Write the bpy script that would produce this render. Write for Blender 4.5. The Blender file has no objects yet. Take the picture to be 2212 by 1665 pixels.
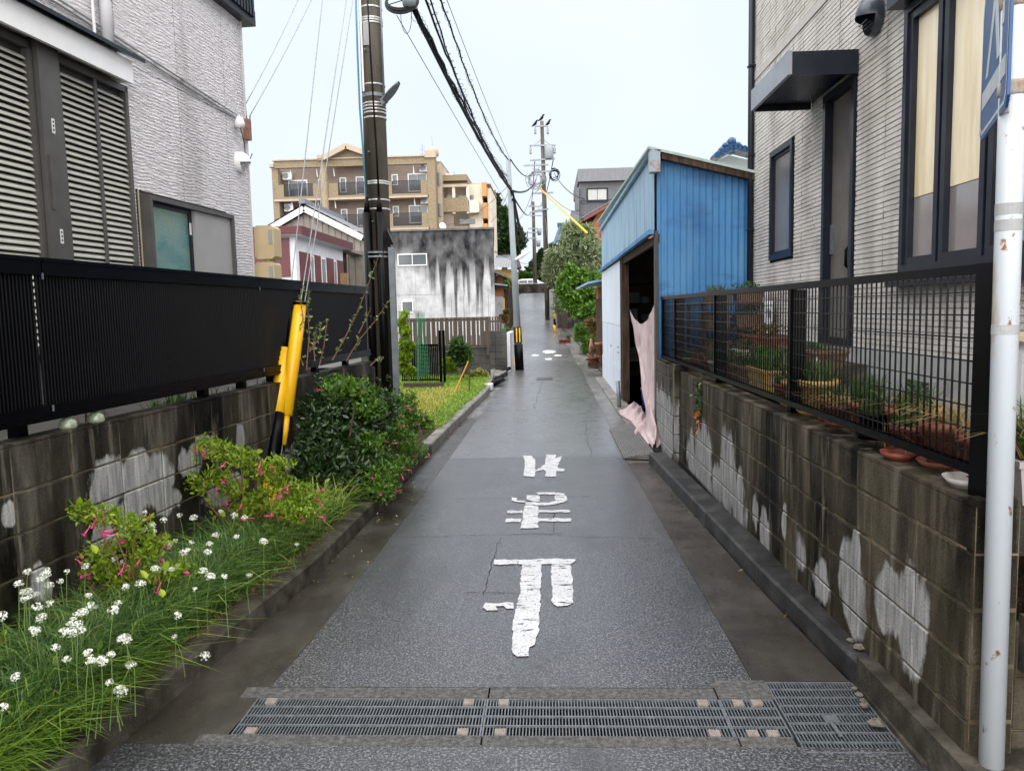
import bpy, math, random
import numpy as np
from mathutils import Vector, Matrix
random.seed(7); rng = np.random.default_rng(7)
S = bpy.context.scene
COL = S.collection

# ------------------------------------------------------------------ camera
F0, CX, CY, EYE = 1662.0, 1106.0, 832.5, 1.68
def _n(v): v = np.array(v, float); return v/np.linalg.norm(v)
_Y = _n([(1187-CX)/F0, -(668.2-CY)/F0, -1]); _Z = -_n([380/F0, -17000/F0, -1])
_Z = _n(_Z-_Y*np.dot(_Z, _Y)); _X = np.cross(_Y, _Z)
RM = np.array([_X, _Y, _Z]); CAM = np.array([0, 0, EYE])
cam = bpy.data.objects.new('camera', bpy.data.cameras.new('camera')); COL.objects.link(cam)
cam.data.sensor_width = 36; cam.data.lens = 36*F0/2212
cam.data.clip_start = .05; cam.data.clip_end = 2000
cam.matrix_world = Matrix.Translation(Vector(CAM)) @ Matrix([list(r) for r in RM]).to_4x4()
S.camera = cam
# ------------------------------------------------------------------ sky, sun, exposure
W = bpy.data.worlds.new('World'); S.world = W; W.use_nodes = True
wt = W.node_tree; wn = wt.nodes; bg = wn['Background']
sky = wn.new('ShaderNodeTexSky'); sky.sky_type = 'NISHITA'; sky.sun_disc = False
SUN_EL, SUN_AZ = math.radians(58), math.radians(183)
sky.sun_elevation = SUN_EL; sky.sun_rotation = SUN_AZ; sky.dust_density = 4; sky.air_density = 1.0
tc = wn.new('ShaderNodeTexCoord'); nz = wn.new('ShaderNodeTexNoise'); nz.inputs['Scale'].default_value = 1.6
nz.inputs['Detail'].default_value = 5; wt.links.new(tc.outputs['Generated'], nz.inputs['Vector'])
cr = wn.new('ShaderNodeValToRGB'); wt.links.new(nz.outputs['Fac'], cr.inputs['Fac'])
cr.color_ramp.elements[0].position = .3; cr.color_ramp.elements[0].color = (2.85, 3.22, 3.75, 1)
cr.color_ramp.elements[1].position = .75; cr.color_ramp.elements[1].color = (3.5, 3.75, 4.1, 1)
mx = wn.new('ShaderNodeMix'); mx.data_type = 'RGBA'; mx.inputs[0].default_value = .94
wt.links.new(sky.outputs[0], mx.inputs[6]); wt.links.new(cr.outputs[0], mx.inputs[7])
wt.links.new(mx.outputs[2], bg.inputs['Color']); bg.inputs['Strength'].default_value = .05
sl = bpy.data.lights.new('sun', 'SUN'); sl.energy = 1.5; sl.angle = math.radians(140); sl.color = (1, .96, .9)
so = bpy.data.objects.new('sun', sl); COL.objects.link(so)
so.rotation_euler = (math.pi/2-SUN_EL, 0, math.pi-SUN_AZ)
vs = S.view_settings; vs.view_transform = 'Standard'; vs.look = 'None'; vs.exposure = 2.5; vs.gamma = 1
vs.use_curve_mapping = False

# ------------------------------------------------------------------ photo rays to world points (calibration helpers)
def ray(px, py): return RM @ _n([(px-CX)/F0, -(py-CY)/F0, -1])
def PY(px, py, Y): d = ray(px, py); return CAM+d*(Y/d[1])
def PX(px, py, X): d = ray(px, py); return CAM+d*(X/d[0])
def PZ(px, py, z=0.0): d = ray(px, py); return CAM+d*((z-EYE)/d[2])
def PL(px, py, a, b=.07): d = ray(px, py); return CAM+d*(a/(d[0]-b*d[1]))
def lerp(a, b, t): return a+(b-a)*t
def interp(x, pts):
    if x <= pts[0][0]: return pts[0][1]
    for (x0, y0), (x1, y1) in zip(pts, pts[1:]):
        if x <= x1: return y0+(y1-y0)*(x-x0)/(x1-x0)
    return pts[-1][1]
ZG = [(-30, 0), (22, 0), (26, .03), (30, .12), (37, .36), (43, .62), (50, 1.0), (60, 1.72), (68, 2.35), (75, 2.93), (82, 3.4), (90, 3.6), (600, 4.5)]
def zg(y): return interp(y, ZG)
XL = [(-30, -1.55), (2.6, -1.35), (3.9, -1.25), (7.5, -1.19), (20, -1.08), (30, -1.2), (37, -1.4), (50, -2.1), (60, -2.5), (68, -2.75), (75, -2.7), (82, -2.3), (90, -1.0)]
XR = [(-30, .9), (3.3, .88), (8.3, .82), (20, .84), (30, .75), (37, .55), (50, -.35), (60, -.6), (68, -.5), (75, -.1), (82, .8), (90, 3)]
XC = [(-30, -2.6), (2.64, -1.75), (4.75, -1.53), (6.58, -1.48), (10, -1.41), (15.5, -1.24), (20, -1.45), (24, -1.5), (30, -1.6), (37, -1.9), (50, -2.6), (60, -3.0), (75, -3.2), (82, -2.9), (90, -1.6)]
XK = [(-30, 1.6), (2.7, 1.34), (3.3, 1.31), (4.5, 1.22), (8.3, 1.04), (9.2, 1.0), (20, 1.05), (30, 1.0), (37, .9), (50, .1), (60, 0), (75, .6), (90, 3.8)]

def PGR(px, py):
    d = ray(px, py); t = 1.0
    while t < 400:
        p = CAM+d*t
        if p[2] <= zg(p[1]): return p
        t += .02 if t < 30 else .05
    return p
# ------------------------------------------------------------------ mesh building
class MB:
    def __init__(s): s.v = []; s.f = []
    def add(s, vs, fs):
        o = len(s.v); s.v += [tuple(map(float, q)) for q in vs]; s.f += [tuple(i+o for i in f) for f in fs]; return s
    def hexa(s, c): # 8 corners: bottom 4, top 4
        return s.add(c, [(0, 3, 2, 1), (4, 5, 6, 7), (0, 1, 5, 4), (1, 2, 6, 5), (2, 3, 7, 6), (3, 0, 4, 7)])
    def box(s, x0, x1, y0, y1, z0, z1):
        return s.hexa([(x0, y0, z0), (x1, y0, z0), (x1, y1, z0), (x0, y1, z0), (x0, y0, z1), (x1, y0, z1), (x1, y1, z1), (x0, y1, z1)])
    def fbox(s, F, a0, a1, t0, t1, z0, z1):
        return s.hexa([F(a0, t0, z0), F(a1, t0, z0), F(a1, t1, z0), F(a0, t1, z0), F(a0, t0, z1), F(a1, t0, z1), F(a1, t1, z1), F(a0, t1, z1)])
    def bar(s, p, q, w, h=None, up=(0, 0, 1)):
        h = h or w; p = np.array(p, float); q = np.array(q, float); d = _n(q-p); u = np.array(up, float)
        if abs(np.dot(d, u)) > .95: u = np.array([0, 1., 0])
        a = _n(np.cross(d, u))*w/2; b = _n(np.cross(a, d))*h/2
        return s.hexa([p-a-b, p+a-b, p+a+b, p-a+b, q-a-b, q+a-b, q+a+b, q-a+b])
    def tube(s, path, r, n=8, cap=True):
        P = [np.array(p, float) for p in path]; rs = r if hasattr(r, '__len__') else [r]*len(P)
        o = len(s.v); prev = None
        for i, p in enumerate(P):
            d = _n(P[min(i+1, len(P)-1)]-P[max(i-1, 0)])
            if prev is None:
                u = np.array([0, 0, 1.]) if abs(d[2]) < .9 else np.array([1., 0, 0]); a = _n(np.cross(d, u))
            else: a = _n(prev-d*np.dot(prev, d))
            prev = a; b = np.cross(d, a)
            for k in range(n):
                t = 2*math.pi*k/n; s.v.append(tuple(p+(a*math.cos(t)+b*math.sin(t))*rs[i]))
        for i in range(len(P)-1):
            for k in range(n):
                k2 = (k+1) % n; s.f.append((o+i*n+k, o+i*n+k2, o+(i+1)*n+k2, o+(i+1)*n+k))
        if cap:
            s.f.append(tuple(o+k for k in range(n))[::-1]); s.f.append(tuple(o+(len(P)-1)*n+k for k in range(n)))
        return s
    def lathe(s, c, prof, n=20, ax=(0, 0, 1)):
        c = np.array(c, float); a = _n(ax); u = np.array([1., 0, 0]) if abs(a[0]) < .9 else np.array([0, 1., 0])
        e = _n(u-a*np.dot(u, a)); g = np.cross(a, e); o = len(s.v)
        for r, z in prof:
            for k in range(n):
                t = 2*math.pi*k/n; s.v.append(tuple(c+a*z+(e*math.cos(t)+g*math.sin(t))*r))
        for i in range(len(prof)-1):
            for k in range(n):
                k2 = (k+1) % n; s.f.append((o+i*n+k, o+i*n+k2, o+(i+1)*n+k2, o+(i+1)*n+k))
        if prof[0][0] > 1e-5: s.f.append(tuple(o+k for k in range(n))[::-1])
        if prof[-1][0] > 1e-5: s.f.append(tuple(o+(len(prof)-1)*n+k for k in range(n)))
        return s
    def prism(s, poly, vec): # polygon of 3d points extruded along vec
        n = len(poly); v = np.array(vec, float); P = [np.array(p, float) for p in poly]
        return s.add(P+[p+v for p in P], [tuple(range(n))[::-1], tuple(range(n, 2*n))]+[(i, (i+1) % n, n+(i+1) % n, n+i) for i in range(n)])
    def grid(s, fn, nu, nv):
        o = len(s.v)
        for i in range(nu+1):
            for j in range(nv+1): s.v.append(tuple(map(float, fn(i/nu, j/nv))))
        for i in range(nu):
            for j in range(nv):
                a = o+i*(nv+1)+j; s.f.append((a, a+nv+1, a+nv+2, a+1))
        return s
    def mesh(s, name, m, off=(0, 0, 0), smooth=False, fix=True):
        me = bpy.data.meshes.new(name); v = np.array(s.v)-np.array(off)
        me.from_pydata(v.tolist(), [], s.f)
        if m: me.materials.append(m)
        if fix:
            import bmesh
            b = bmesh.new(); b.from_mesh(me); bmesh.ops.recalc_face_normals(b, faces=b.faces); b.to_mesh(me); b.free()
        if smooth: me.polygons.foreach_set('use_smooth', [True]*len(me.polygons))
        me.update(); return me
    def build(s, name, m, parent=None, smooth=False, fix=True):
        w = WP.get(parent.name, (0, 0, 0)) if parent else None
        if w is None:
            v = np.array(s.v); w = tuple((v.min(0)+v.max(0))/2); w = (w[0], w[1], float(v[:, 2].min()))
            o = bpy.data.objects.new(name, s.mesh(name, m, w, smooth, fix)); o.location = w
        else: o = bpy.data.objects.new(name, s.mesh(name, m, w, smooth, fix)); o.parent = parent
        COL.objects.link(o); WP[o.name] = w; return o
WP = {}
def tag(o, label=None, cat=None, group=None, kind=None):
    if label: o['label'] = label
    if cat: o['category'] = cat
    if group: o['group'] = group
    if kind: o['kind'] = kind
    return o
def empty(name, loc, label=None, cat=None, group=None):
    o = bpy.data.objects.new(name, None); o.location = tuple(map(float, loc)); o.empty_display_size = .1
    COL.objects.link(o); WP[o.name] = tuple(map(float, loc)); return tag(o, label, cat, group)
def inst(name, me, parent, loc, rot=(0, 0, 0), sc=None):
    o = bpy.data.objects.new(name, me); o.parent = parent; w = WP[parent.name]
    o.location = tuple(float(a)-b for a, b in zip(loc, w)); o.rotation_euler = rot
    if sc is not None: o.scale = sc if hasattr(sc, '__len__') else (sc, sc, sc)
    COL.objects.link(o); WP[o.name] = tuple(map(float, loc)); return o
def raw(name, v, f, m, parent=None, smooth=False):
    """fast mesh from numpy arrays, faces all of the same length"""
    w = WP[parent.name] if parent else (0, 0, 0)
    me = bpy.data.meshes.new(name); v = np.asarray(v, float)-np.array(w); f = np.asarray(f, int)
    me.vertices.add(len(v)); me.vertices.foreach_set('co', v.ravel())
    k = f.shape[1]; me.loops.add(f.size); me.loops.foreach_set('vertex_index', f.ravel())
    me.polygons.add(len(f)); me.polygons.foreach_set('loop_start', np.arange(0, f.size, k)); me.polygons.foreach_set('loop_total', np.full(len(f), k))
    me.materials.append(m); me.update(calc_edges=True)
    if smooth: me.polygons.foreach_set('use_smooth', [True]*len(f))
    o = bpy.data.objects.new(name, me); COL.objects.link(o); WP[o.name] = w
    if parent: o.parent = parent
    return o

# ------------------------------------------------------------------ materials
def lin(r, g, b): return tuple((x/255/12.92 if x <= 10 else ((x/255+.055)/1.055)**2.4) for x in (r, g, b))
def M(name, ramp, scale=4, stretch=(1, 1, 1), detail=5, rough=.6, bump=0, bscale=60, bstretch=(1, 1, 1), metal=0, spec=.5,
      over=(), island=False, rvar=0, patches=None, alpha=None, trans=0, bdist=.01, rscale=None, wave=None, coat=0):
    m = bpy.data.materials.new(name); m.use_nodes = True; nt = m.node_tree; L = nt.links.new; N = nt.nodes.new
    b = nt.nodes['Principled BSDF']; g = N('ShaderNodeNewGeometry')
    def noise(sc, st, det=5, r=.6):
        mp = N('ShaderNodeMapping'); mp.inputs['Scale'].default_value = [sc*a for a in st]; L(g.outputs['Position'], mp.inputs['Vector'])
        n = N('ShaderNodeTexNoise'); n.inputs['Scale'].default_value = 1; n.inputs['Detail'].default_value = det
        n.inputs['Roughness'].default_value = r; L(mp.outputs[0], n.inputs['Vector']); return n.outputs['Fac']
    def mr(x, a, c, d=0., e=1.):
        q = N('ShaderNodeMapRange'); L(x, q.inputs[0]); q.inputs[1].default_value = a; q.inputs[2].default_value = c
        q.inputs[3].default_value = d; q.inputs[4].default_value = e; return q.outputs[0]
    def math_(op, a, c):
        q = N('ShaderNodeMath'); q.operation = op
        for i, x in enumerate((a, c)):
            if isinstance(x, (int, float)): q.inputs[i].default_value = x
            else: L(x, q.inputs[i])
        return q.outputs[0]
    def mixc(f, a, c):
        q = N('ShaderNodeMix'); q.data_type = 'RGBA'
        if isinstance(f, (int, float)): q.inputs[0].default_value = f
        else: L(f, q.inputs[0])
        for i, x in ((6, a), (7, c)):
            if isinstance(x, tuple): q.inputs[i].default_value = (*x, 1)
            else: L(x, q.inputs[i])
        return q.outputs[2]
    if len(ramp) == 1: col = None; c0 = ramp[0]; fac = None
    else:
        fac = g.outputs['Random Per Island'] if island else noise(scale, stretch, detail)
        r = N('ShaderNodeValToRGB'); e = r.color_ramp.elements
        if not island and not isinstance(ramp[0][0], tuple):
            lo, hi = .32, .68
        else: lo, hi = 0, 1
        k = len(ramp)
        while len(e) < k: e.new(.5)
        for i, c in enumerate(ramp): e[i].position = lo+(hi-lo)*i/(k-1); e[i].color = (*c, 1)
        L(fac, r.inputs[0]); col = r.outputs[0]; c0 = None
        if island: # large-scale variation besides the per-leaf one
            col = mixc(mr(noise(2.2, (1, 1, 1), 2), .35, .65, 0, .35), col, tuple(np.array(ramp[0])*.8))
    cur = col if col is not None else c0
    for (oc, osc, ost, lo, hi) in over:
        cur = mixc(mr(noise(osc, ost), lo, hi), cur, oc)
    if patches: # dry patches of the wall face: ((y, z, ry, rz), ...), colours
        pl, pc, pd = patches; sp = N('ShaderNodeSeparateXYZ'); L(g.outputs['Position'], sp.inputs[0]); acc = None
        ndy = mr(noise(7, (1, 1, .42)), .3, .7, -.85, .75)
        for (y, z, ry, rz) in pl:
            a = math_('MULTIPLY', math_('SUBTRACT', sp.outputs[1], y), 1/ry); c = math_('MULTIPLY', math_('SUBTRACT', sp.outputs[2], z), 1/rz)
            d = math_('ADD', math_('MULTIPLY', a, a), math_('MULTIPLY', c, c))
            acc = d if acc is None else math_('MINIMUM', acc, d)
        f = mr(math_('ADD', acc, ndy), .68, 1.1, 1, 0)
        cur = mixc(f, cur, mixc(mr(noise(3, (9, 9, 1)), .4, .7), pc, pd))
    if wave: # dark lines every so often: (axis vector, period, duty, colour)
        ax, per, duty, wc = wave; dt = N('ShaderNodeVectorMath'); dt.operation = 'DOT_PRODUCT'; L(g.outputs['Position'], dt.inputs[0]); dt.inputs[1].default_value = ax
        fr = math_('FRACT', math_('MULTIPLY', dt.outputs['Value'], 1/per), 0)
        cur = mixc(math_('LESS_THAN', fr, duty), cur, wc)
    if isinstance(cur, tuple): b.inputs['Base Color'].default_value = (*cur, 1)
    else: L(cur, b.inputs['Base Color'])
    b.inputs['Metallic'].default_value = metal; b.inputs['Specular IOR Level'].default_value = spec
    if rvar: L(mr(noise(rscale or 3, (1, 1, 1)), .35, .65, rough-rvar, rough+rvar), b.inputs['Roughness'])
    else: b.inputs['Roughness'].default_value = rough
    if bump:
        bp = N('ShaderNodeBump'); bp.inputs['Strength'].default_value = bump; bp.inputs['Distance'].default_value = bdist
        L(noise(bscale, bstretch, 3), bp.inputs['Height']); L(bp.outputs[0], b.inputs['Normal'])
    if trans:
        b.inputs['Transmission Weight'].default_value = trans; b.inputs['IOR'].default_value = 1.45
    if alpha is not None: b.inputs['Alpha'].default_value = alpha
    if coat: b.inputs['Coat Weight'].default_value = coat; b.inputs['Coat Roughness'].default_value = .3; b.inputs['Coat IOR'].default_value = 1.55
    m.cycles.emission_sampling = 'NONE'
    return m
def leafmat(name, cols, rough=.45, sub=.25):
    m = M(name, cols, island=True, rough=rough); nt = m.node_tree; b = nt.nodes['Principled BSDF']
    out = nt.nodes['Material Output']; t = nt.nodes.new('ShaderNodeBsdfTranslucent'); mxs = nt.nodes.new('ShaderNodeMixShader')
    mxs.inputs[0].default_value = sub; src = b.inputs['Base Color'].links[0].from_socket
    nt.links.new(src, t.inputs['Color']); nt.links.new(b.outputs[0], mxs.inputs[1]); nt.links.new(t.outputs[0], mxs.inputs[2]); nt.links.new(mxs.outputs[0], out.inputs['Surface'])
    return m

# ---- shared materials
m_asph = M('asphalt', [(.009, .0095, .011), (.034, .035, .040), (.20, .20, .21)], scale=95, detail=4, rough=.34, rvar=.1, coat=.75, bump=.6, bscale=85, bdist=.007, rscale=1.1,
           over=[((.013, .013, .015), 1.3, (1, .4, 1), .5, .7), ((.055, .055, .058), .8, (1, .6, 1), .56, .72), ((.012, .012, .013), 9, (1, 1, 1), .64, .72)])
m_gut = M('gutter_concrete', [(.022, .018, .013), (.038, .032, .025), (.062, .055, .045)], scale=3.5, stretch=(1, .5, 1), rough=.32, rvar=.12, bump=.25, bscale=120,
          over=[((.011, .0095, .008), 1.6, (1, .6, 1), .5, .68), ((.11, .10, .085), 70, (1, 1, 1), .68, .76)], coat=.35)
m_curb = M('curb_concrete', [(.018, .016, .012), (.055, .048, .037), (.11, .098, .078)], scale=6, rough=.65, spec=.2, bump=.6, bscale=90, over=[((.015, .014, .011), 2.2, (1, 1, .5), .5, .7)])
m_curbd = M('wet_curb', [(.010, .010, .010), (.024, .024, .024), (.05, .05, .049)], scale=5, rough=.38, rvar=.1, spec=.3, bump=.4, bscale=90)
m_curbl = M('pale_curb', [(.08, .075, .065), (.17, .16, .145), (.26, .245, .225)], scale=5, rough=.6, bump=.4, bscale=90)
m_band = M('drain_edge_concrete', [(.035, .034, .032), (.075, .072, .068), (.13, .127, .12)], scale=45, rough=.5, bump=.6, bscale=140)
m_soil = M('soil', [(.018, .012, .008), (.05, .034, .02), (.10, .07, .045)], scale=22, rough=.9, spec=.1, bump=1, bscale=60, bdist=.02)
m_earth = M('ground_earth', [(.05, .048, .043), (.09, .085, .077)], scale=1.5, rough=.8, bump=.4, bscale=20)
m_steel = M('galvanised_steel', [(.14, .155, .17), (.25, .27, .29)], scale=30, rough=.42, metal=.6)
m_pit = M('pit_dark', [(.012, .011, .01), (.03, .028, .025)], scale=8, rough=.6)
m_black = M('black_aluminium', [(.0006, .0007, .0014), (.0014, .0016, .0028)], scale=4, rough=.3, spec=.09)
m_blackpl = M('black_plastic', [(.001, .001, .0012), (.003, .003, .0033)], scale=9, rough=.35, spec=.13)
m_white = M('white_paint', [(.62, .62, .64), (.70, .70, .72)], scale=3, rough=.4)
m_whitepl = M('white_plastic', [(.74, .74, .74), (.82, .82, .83)], scale=3, rough=.35)
m_grey = M('grey_metal', [(.16, .18, .2), (.26, .28, .3)], scale=6, rough=.45, metal=.3)
m_dkframe = M('dark_frame', [(.007, .010, .017), (.015, .018, .027)], scale=5, rough=.35, spec=.25)
m_glass = M('window_glass', [(.02, .03, .035)], rough=.06, spec=.9, coat=.3)
m_terra = M('terracotta', [(.14, .035, .018), (.23, .07, .035), (.28, .13, .08)], scale=12, rough=.65, bump=.2, bscale=60)
m_yel = M('yellow_guard', [(.80, .42, .006), (.88, .50, .012)], scale=3, rough=.3)
m_wood = M('old_wood', [(.025, .016, .011), (.065, .042, .028), (.11, .078, .056)], scale=5, stretch=(4, 4, .5), rough=.75, spec=.15, bump=.5, bscale=30, bstretch=(4, 4, .3))
m_greywood = M('grey_wood', [(.05, .042, .036), (.1, .09, .08)], scale=8, stretch=(3, 3, .4), rough=.8)
m_conc = M('pole_concrete', [(.06, .05, .04), (.095, .082, .067), (.125, .112, .093)], scale=3, stretch=(1, 1, .25), rough=.6, spec=.15, bump=.3, bscale=90, over=[((.033, .028, .022), 2, (2, 2, .3), .5, .7)])
m_mortar = M('mortar', [(.04, .032, .02), (.24, .19, .12)], scale=5, spec=.1, rough=.85, over=[((.02, .017, .012), 2, (1, 1, 1), .45, .65)])
def wallmat(name, pl, dark, mid, lite):
    return M(name, [dark, mid, lite], scale=2.2, stretch=(2.2, 2.2, .45), detail=6, rough=.6, rvar=.1, bump=.8, bscale=85, bdist=.008, spec=.12,
             over=[(tuple(np.array(dark)*.3), 1.5, (1.8, 1.8, .4), .49, .62), (tuple(np.array(mid)*1.6), 1.1, (1, 1, 1.3), .5, .75), ((.03, .034, .012), 1.8, (1, 1, 1), .60, .8), ((.16, .145, .11), 150, (1, 1, 1), .66, .74), ((.14, .125, .095), 2.6, (3.2, 3.2, .35), .57, .70)],
             patches=(pl, (.20, .20, .20), (.43, .425, .42)))
RW = lambda s, t, z: (1.42-.01*s-t, s, z)           # right block wall, t towards the road
LW = lambda s, t, z: (-2.7+.07*s+t, s-.07*t, z)     # left block wall
LH = lambda s, t, z: (-3.9+.07*s+t, s-.07*t, z)     # left house wall
RH = lambda s, t, z: (2.42-t, s, z)                 # right house wall
def patch(fn, L):
    out = []
    for (x, y, rx, ry) in L:
        c = fn(x, y); a = fn(x+rx, y); b = fn(x, y-ry); out.append((c[1], c[2], abs(a[1]-c[1]), abs(b[2]-c[2])))
    return out
m_rwall = wallmat('right_wall_block', patch(lambda x, y: PX(x, y, 1.39), [(1847, 1262, 32, 95), (1922, 1300, 42, 66), (1972, 1330, 38, 120), (1780, 1262, 19, 50), (1736, 1186, 11, 60), (1658, 1156, 11, 55),
    (1607, 1082, 14, 66), (1580, 1030, 22, 90), (1558, 1045, 12, 60), (1528, 1000, 22, 85), (1504, 985, 9, 60), (1640, 1105, 7, 45), (1700, 1130, 6, 40)]), (.007, .0055, .0038), (.034, .028, .019), (.135, .115, .08))
m_lwall = wallmat('left_wall_block', patch(lambda x, y: PL(x, y, -2.7), [(235, 1050, 42, 62), (300, 1030, 45, 55), (260, 1130, 52, 55), (335, 1040, 50, 60), (440, 968, 26, 26), (410, 1000, 30, 35), (365, 1080, 30, 30), (640, 985, 26, 30), (20, 1110, 16, 30), (480, 1060, 40, 30), (520, 950, 12, 30), (90, 1260, 20, 50)]),
    (.008, .007, .0055), (.032, .028, .022), (.12, .108, .088))
m_pwall = wallmat('pier_block', [(8.8, .35, .9, .42)], (.03, .026, .02), (.075, .066, .053), (.15, .135, .115))

# ================================================================== THE SETTING
def strip(name, m, xa, xb, y0, y1, z=0.0, step=1.0, xj=0.0, kind='structure'):
    n = max(2, int(math.ceil((y1-y0)/step))); v = []; f = []
    for i in range(n+1):
        y = y0+(y1-y0)*i/n
        for q in (xa, xb):
            x = q(y) if callable(q) else q
            v.append((x, y, zg(y)+z))
        if i: k = 2*i; f.append((k-2, k-1, k+1, k))
    b = MB(); b.add(v, f); o = b.build(name, m, fix=False); tag(o, kind=kind); return o
xl = lambda y: interp(y, XL); xr = lambda y: interp(y, XR); xc = lambda y: interp(y, XC); xk = lambda y: interp(y, XK)
b = MB()   # one sheet of earth to the horizon, following the hill
ys = [-40, 3.55, 4.0, 10, 22, 26, 30, 37, 43, 50, 60, 68, 75, 82, 90, 300, 600]
vs_ = []; fs_ = []
for i, y in enumerate(ys):
    dz = -.6 if y < 3.6 else -.06
    for x in (-400, 400): vs_.append((x, y, zg(y)+dz))
    if i: fs_.append((2*i-2, 2*i-1, 2*i+1, 2*i))
b.add(vs_, fs_); tag(b.build('ground', m_earth, fix=False), kind='structure')
m_asph_sheen = M('far_asphalt_sheen', [(.040, .041, .045), (.088, .089, .096), (.19, .19, .20)], scale=70, detail=5, rough=.32, rvar=.1, coat=.9, bump=.3, bscale=80, bdist=.005, over=[((.045, .046, .05), .9, (1, .22, 1), .50, .66), ((.11, .11, .118), .5, (1, .5, 1), .5, .7)])  # far lane asphalt, wet sky sheen put into its paler base colour
strip('road', m_asph, xl, xr, 3.29, 8.68, .002, .45)
strip('road_far', m_asph_sheen, xl, xr, 8.68, 92, .002, .9)
m_crack = M('crack', [(.010, .010, .011)], rough=.9, spec=.05)
def crack(x0, y0, x1, y1, w=.006):
    n = max(6, int(abs(x1-x0)/.04+abs(y1-y0)/.06)); L_, R_ = [], []; j = 0
    for i in range(n+1):
        t = i/n; j = j*.7+random.uniform(-.012, .012); x = x0+(x1-x0)*t+j*(abs(y1-y0) > abs(x1-x0)); y = y0+(y1-y0)*t+j*(abs(x1-x0) >= abs(y1-y0)); q = .5*w*random.uniform(.3, 1)*(.3 if i in (0, n) else 1)
        if abs(x1-x0) >= abs(y1-y0): L_.append((x, y-q, .0062)); R_.append((x, y+q, .0062))
        else: L_.append((x-q, y, .0062)); R_.append((x+q, y, .0062))
    m_ = len(L_); b = MB(); b.add(L_+R_, [(i, i+1, m_+i+1, m_+i) for i in range(m_-1)]); tag(b.build('road_crack', m_crack, fix=False), kind='structure')
for c_ in ((-1.12, 5.6, .1, 5.66, .006), (-.2, 5.65, .75, 5.5, .005), (-1.1, 8.6, .8, 8.75, .006), (-.55, 4.45, -.1, 4.42, .006), (-.9, 6.75, .35, 6.8, .005), (.0, 5.66, .02, 6.3, .005), (-.42, 4.4, -.38, 5.6, .004), (.45, 8.7, .5, 11.5, .005), (-.8, 11.4, .7, 11.5, .006), (-.3, 13, -.2, 18, .006), (-1.45, 7.9, -1.2, 7.85, .006), (-1.42, 10.4, -1.15, 10.35, .006), (.9, 5.3, 1.13, 5.35, .006)): crack(*c_)
strip('road_crossing', m_asph, lambda y: -1.36 if y > 2.5 else -30, lambda y: .9 if y > 2.5 else 30, -8, 2.83, .002, .37)
strip('gutter_left', m_gut, xc, lambda y: xl(y)-.004, 2.5, 12, -.001, .5)
strip('gutter_left_far', M('dry_gutter', [(.075, .073, .07), (.15, .145, .14), (.24, .23, .22)], scale=3, coat=.4, rough=.4, rvar=.1, bump=.3, bscale=60, over=[((.04, .035, .03), 1.5, (1, .3, 1), .5, .65)]), xc, lambda y: xl(y)-.004, 12, 92, -.001, 1)
strip('gutter_right', m_gut, lambda y: xr(y)+.004, xk, 3.36, 8.3, -.001, .5)
strip('gutter_right_near', m_band, lambda y: xr(y)+.02, lambda y: 1.6, 1.0, 2.72, -.003, .4)
m_gutR = bpy.data.materials['dry_gutter']
strip('gutter_right_far', m_gutR, lambda y: xr(y)+.004, lambda y: xr(y)+.5, 8.3, 92, -.001, 1)
strip('verge_right', m_earth, lambda y: xr(y)+.5, lambda y: 14, 9.0, 92, .03, 1)
strip('verge_left', m_earth, lambda y: -14, lambda y: xc(y)-.13, 18.6, 92, .03, 1)
strip('planting_bed', m_soil, lambda y: -2.75+.07*y, lambda y: xc(y)-.1, .5, 10.4, .105, .4)
m_lawn = M('lawn_soil', [(.09, .11, .02), (.18, .18, .035), (.24, .2, .06)], scale=2, rough=.9, bump=.6, bscale=40)
strip('lawn_ground', m_lawn, lambda y: -9, lambda y: xc(y)-.1, 10.4, 18.55, .10, .5)
b = MB(); b.prism([LW(-3, -.13, .98), LW(8.9, -.13, .98), (-9, 9.5, .98), (-9, -3, .98)], (0, 0, -1.0)); tag(b.build('garden_ground_left', m_earth), kind='structure')
b = MB(); b.box(1.5, 2.6, 2.75, 9.38, -.05, .94); tag(b.build('garden_ground_right', m_soil), kind='structure')

# kerbs, split into kerb stones
def kerb(name, m, xf, w, h, y0, y1, L, off=0, mats=None):
    y = y0; k = 0
    root = empty(name, (xf(y0), y0, 0)); tag(root, kind='structure')
    while y < y1-.05:
        ye = min(y+L, y1); b = MB(); n = max(1, int((ye-y)/.3)); j = random.uniform(-.004, .004)
        for i in range(n):
            a = y+.004+(ye-y-.008)*i/n; c = y+.004+(ye-y-.008)*(i+1)/n
            za, zc = zg(a), zg(c); s_ = 1 if w > 0 else -1
            prof = lambda yy, z0: [(xf(yy)+j, z0-.1), (xf(yy)+j+.004*s_, z0+h-.014), (xf(yy)+j+.018*s_, z0+h), (xf(yy)+w, z0+h), (xf(yy)+w, z0-.1)]
            p = [(q[0], a, q[1]) for q in prof(a, za)]; q2 = [(q[0], c, q[1]) for q in prof(c, zc)]
            b.add(p+q2, [(0, 1, 2, 3, 4), (9, 8, 7, 6, 5)]+[(t, 5+t, 5+(t+1) % 5, (t+1) % 5) for t in range(5)])
        b.build('kerb_stone', (mats(y) if mats else m), root); y = ye; k += 1
    return root
kerb('kerb_left', m_curb, xc, -.13, .12, 0.6, 24, 1.2, mats=lambda y: m_curb if y < 8.3 else m_curbl)
kr = kerb('kerb_right', m_curbd, xk, .17, .12, 3.3, 8.25, 1.25)
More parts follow.
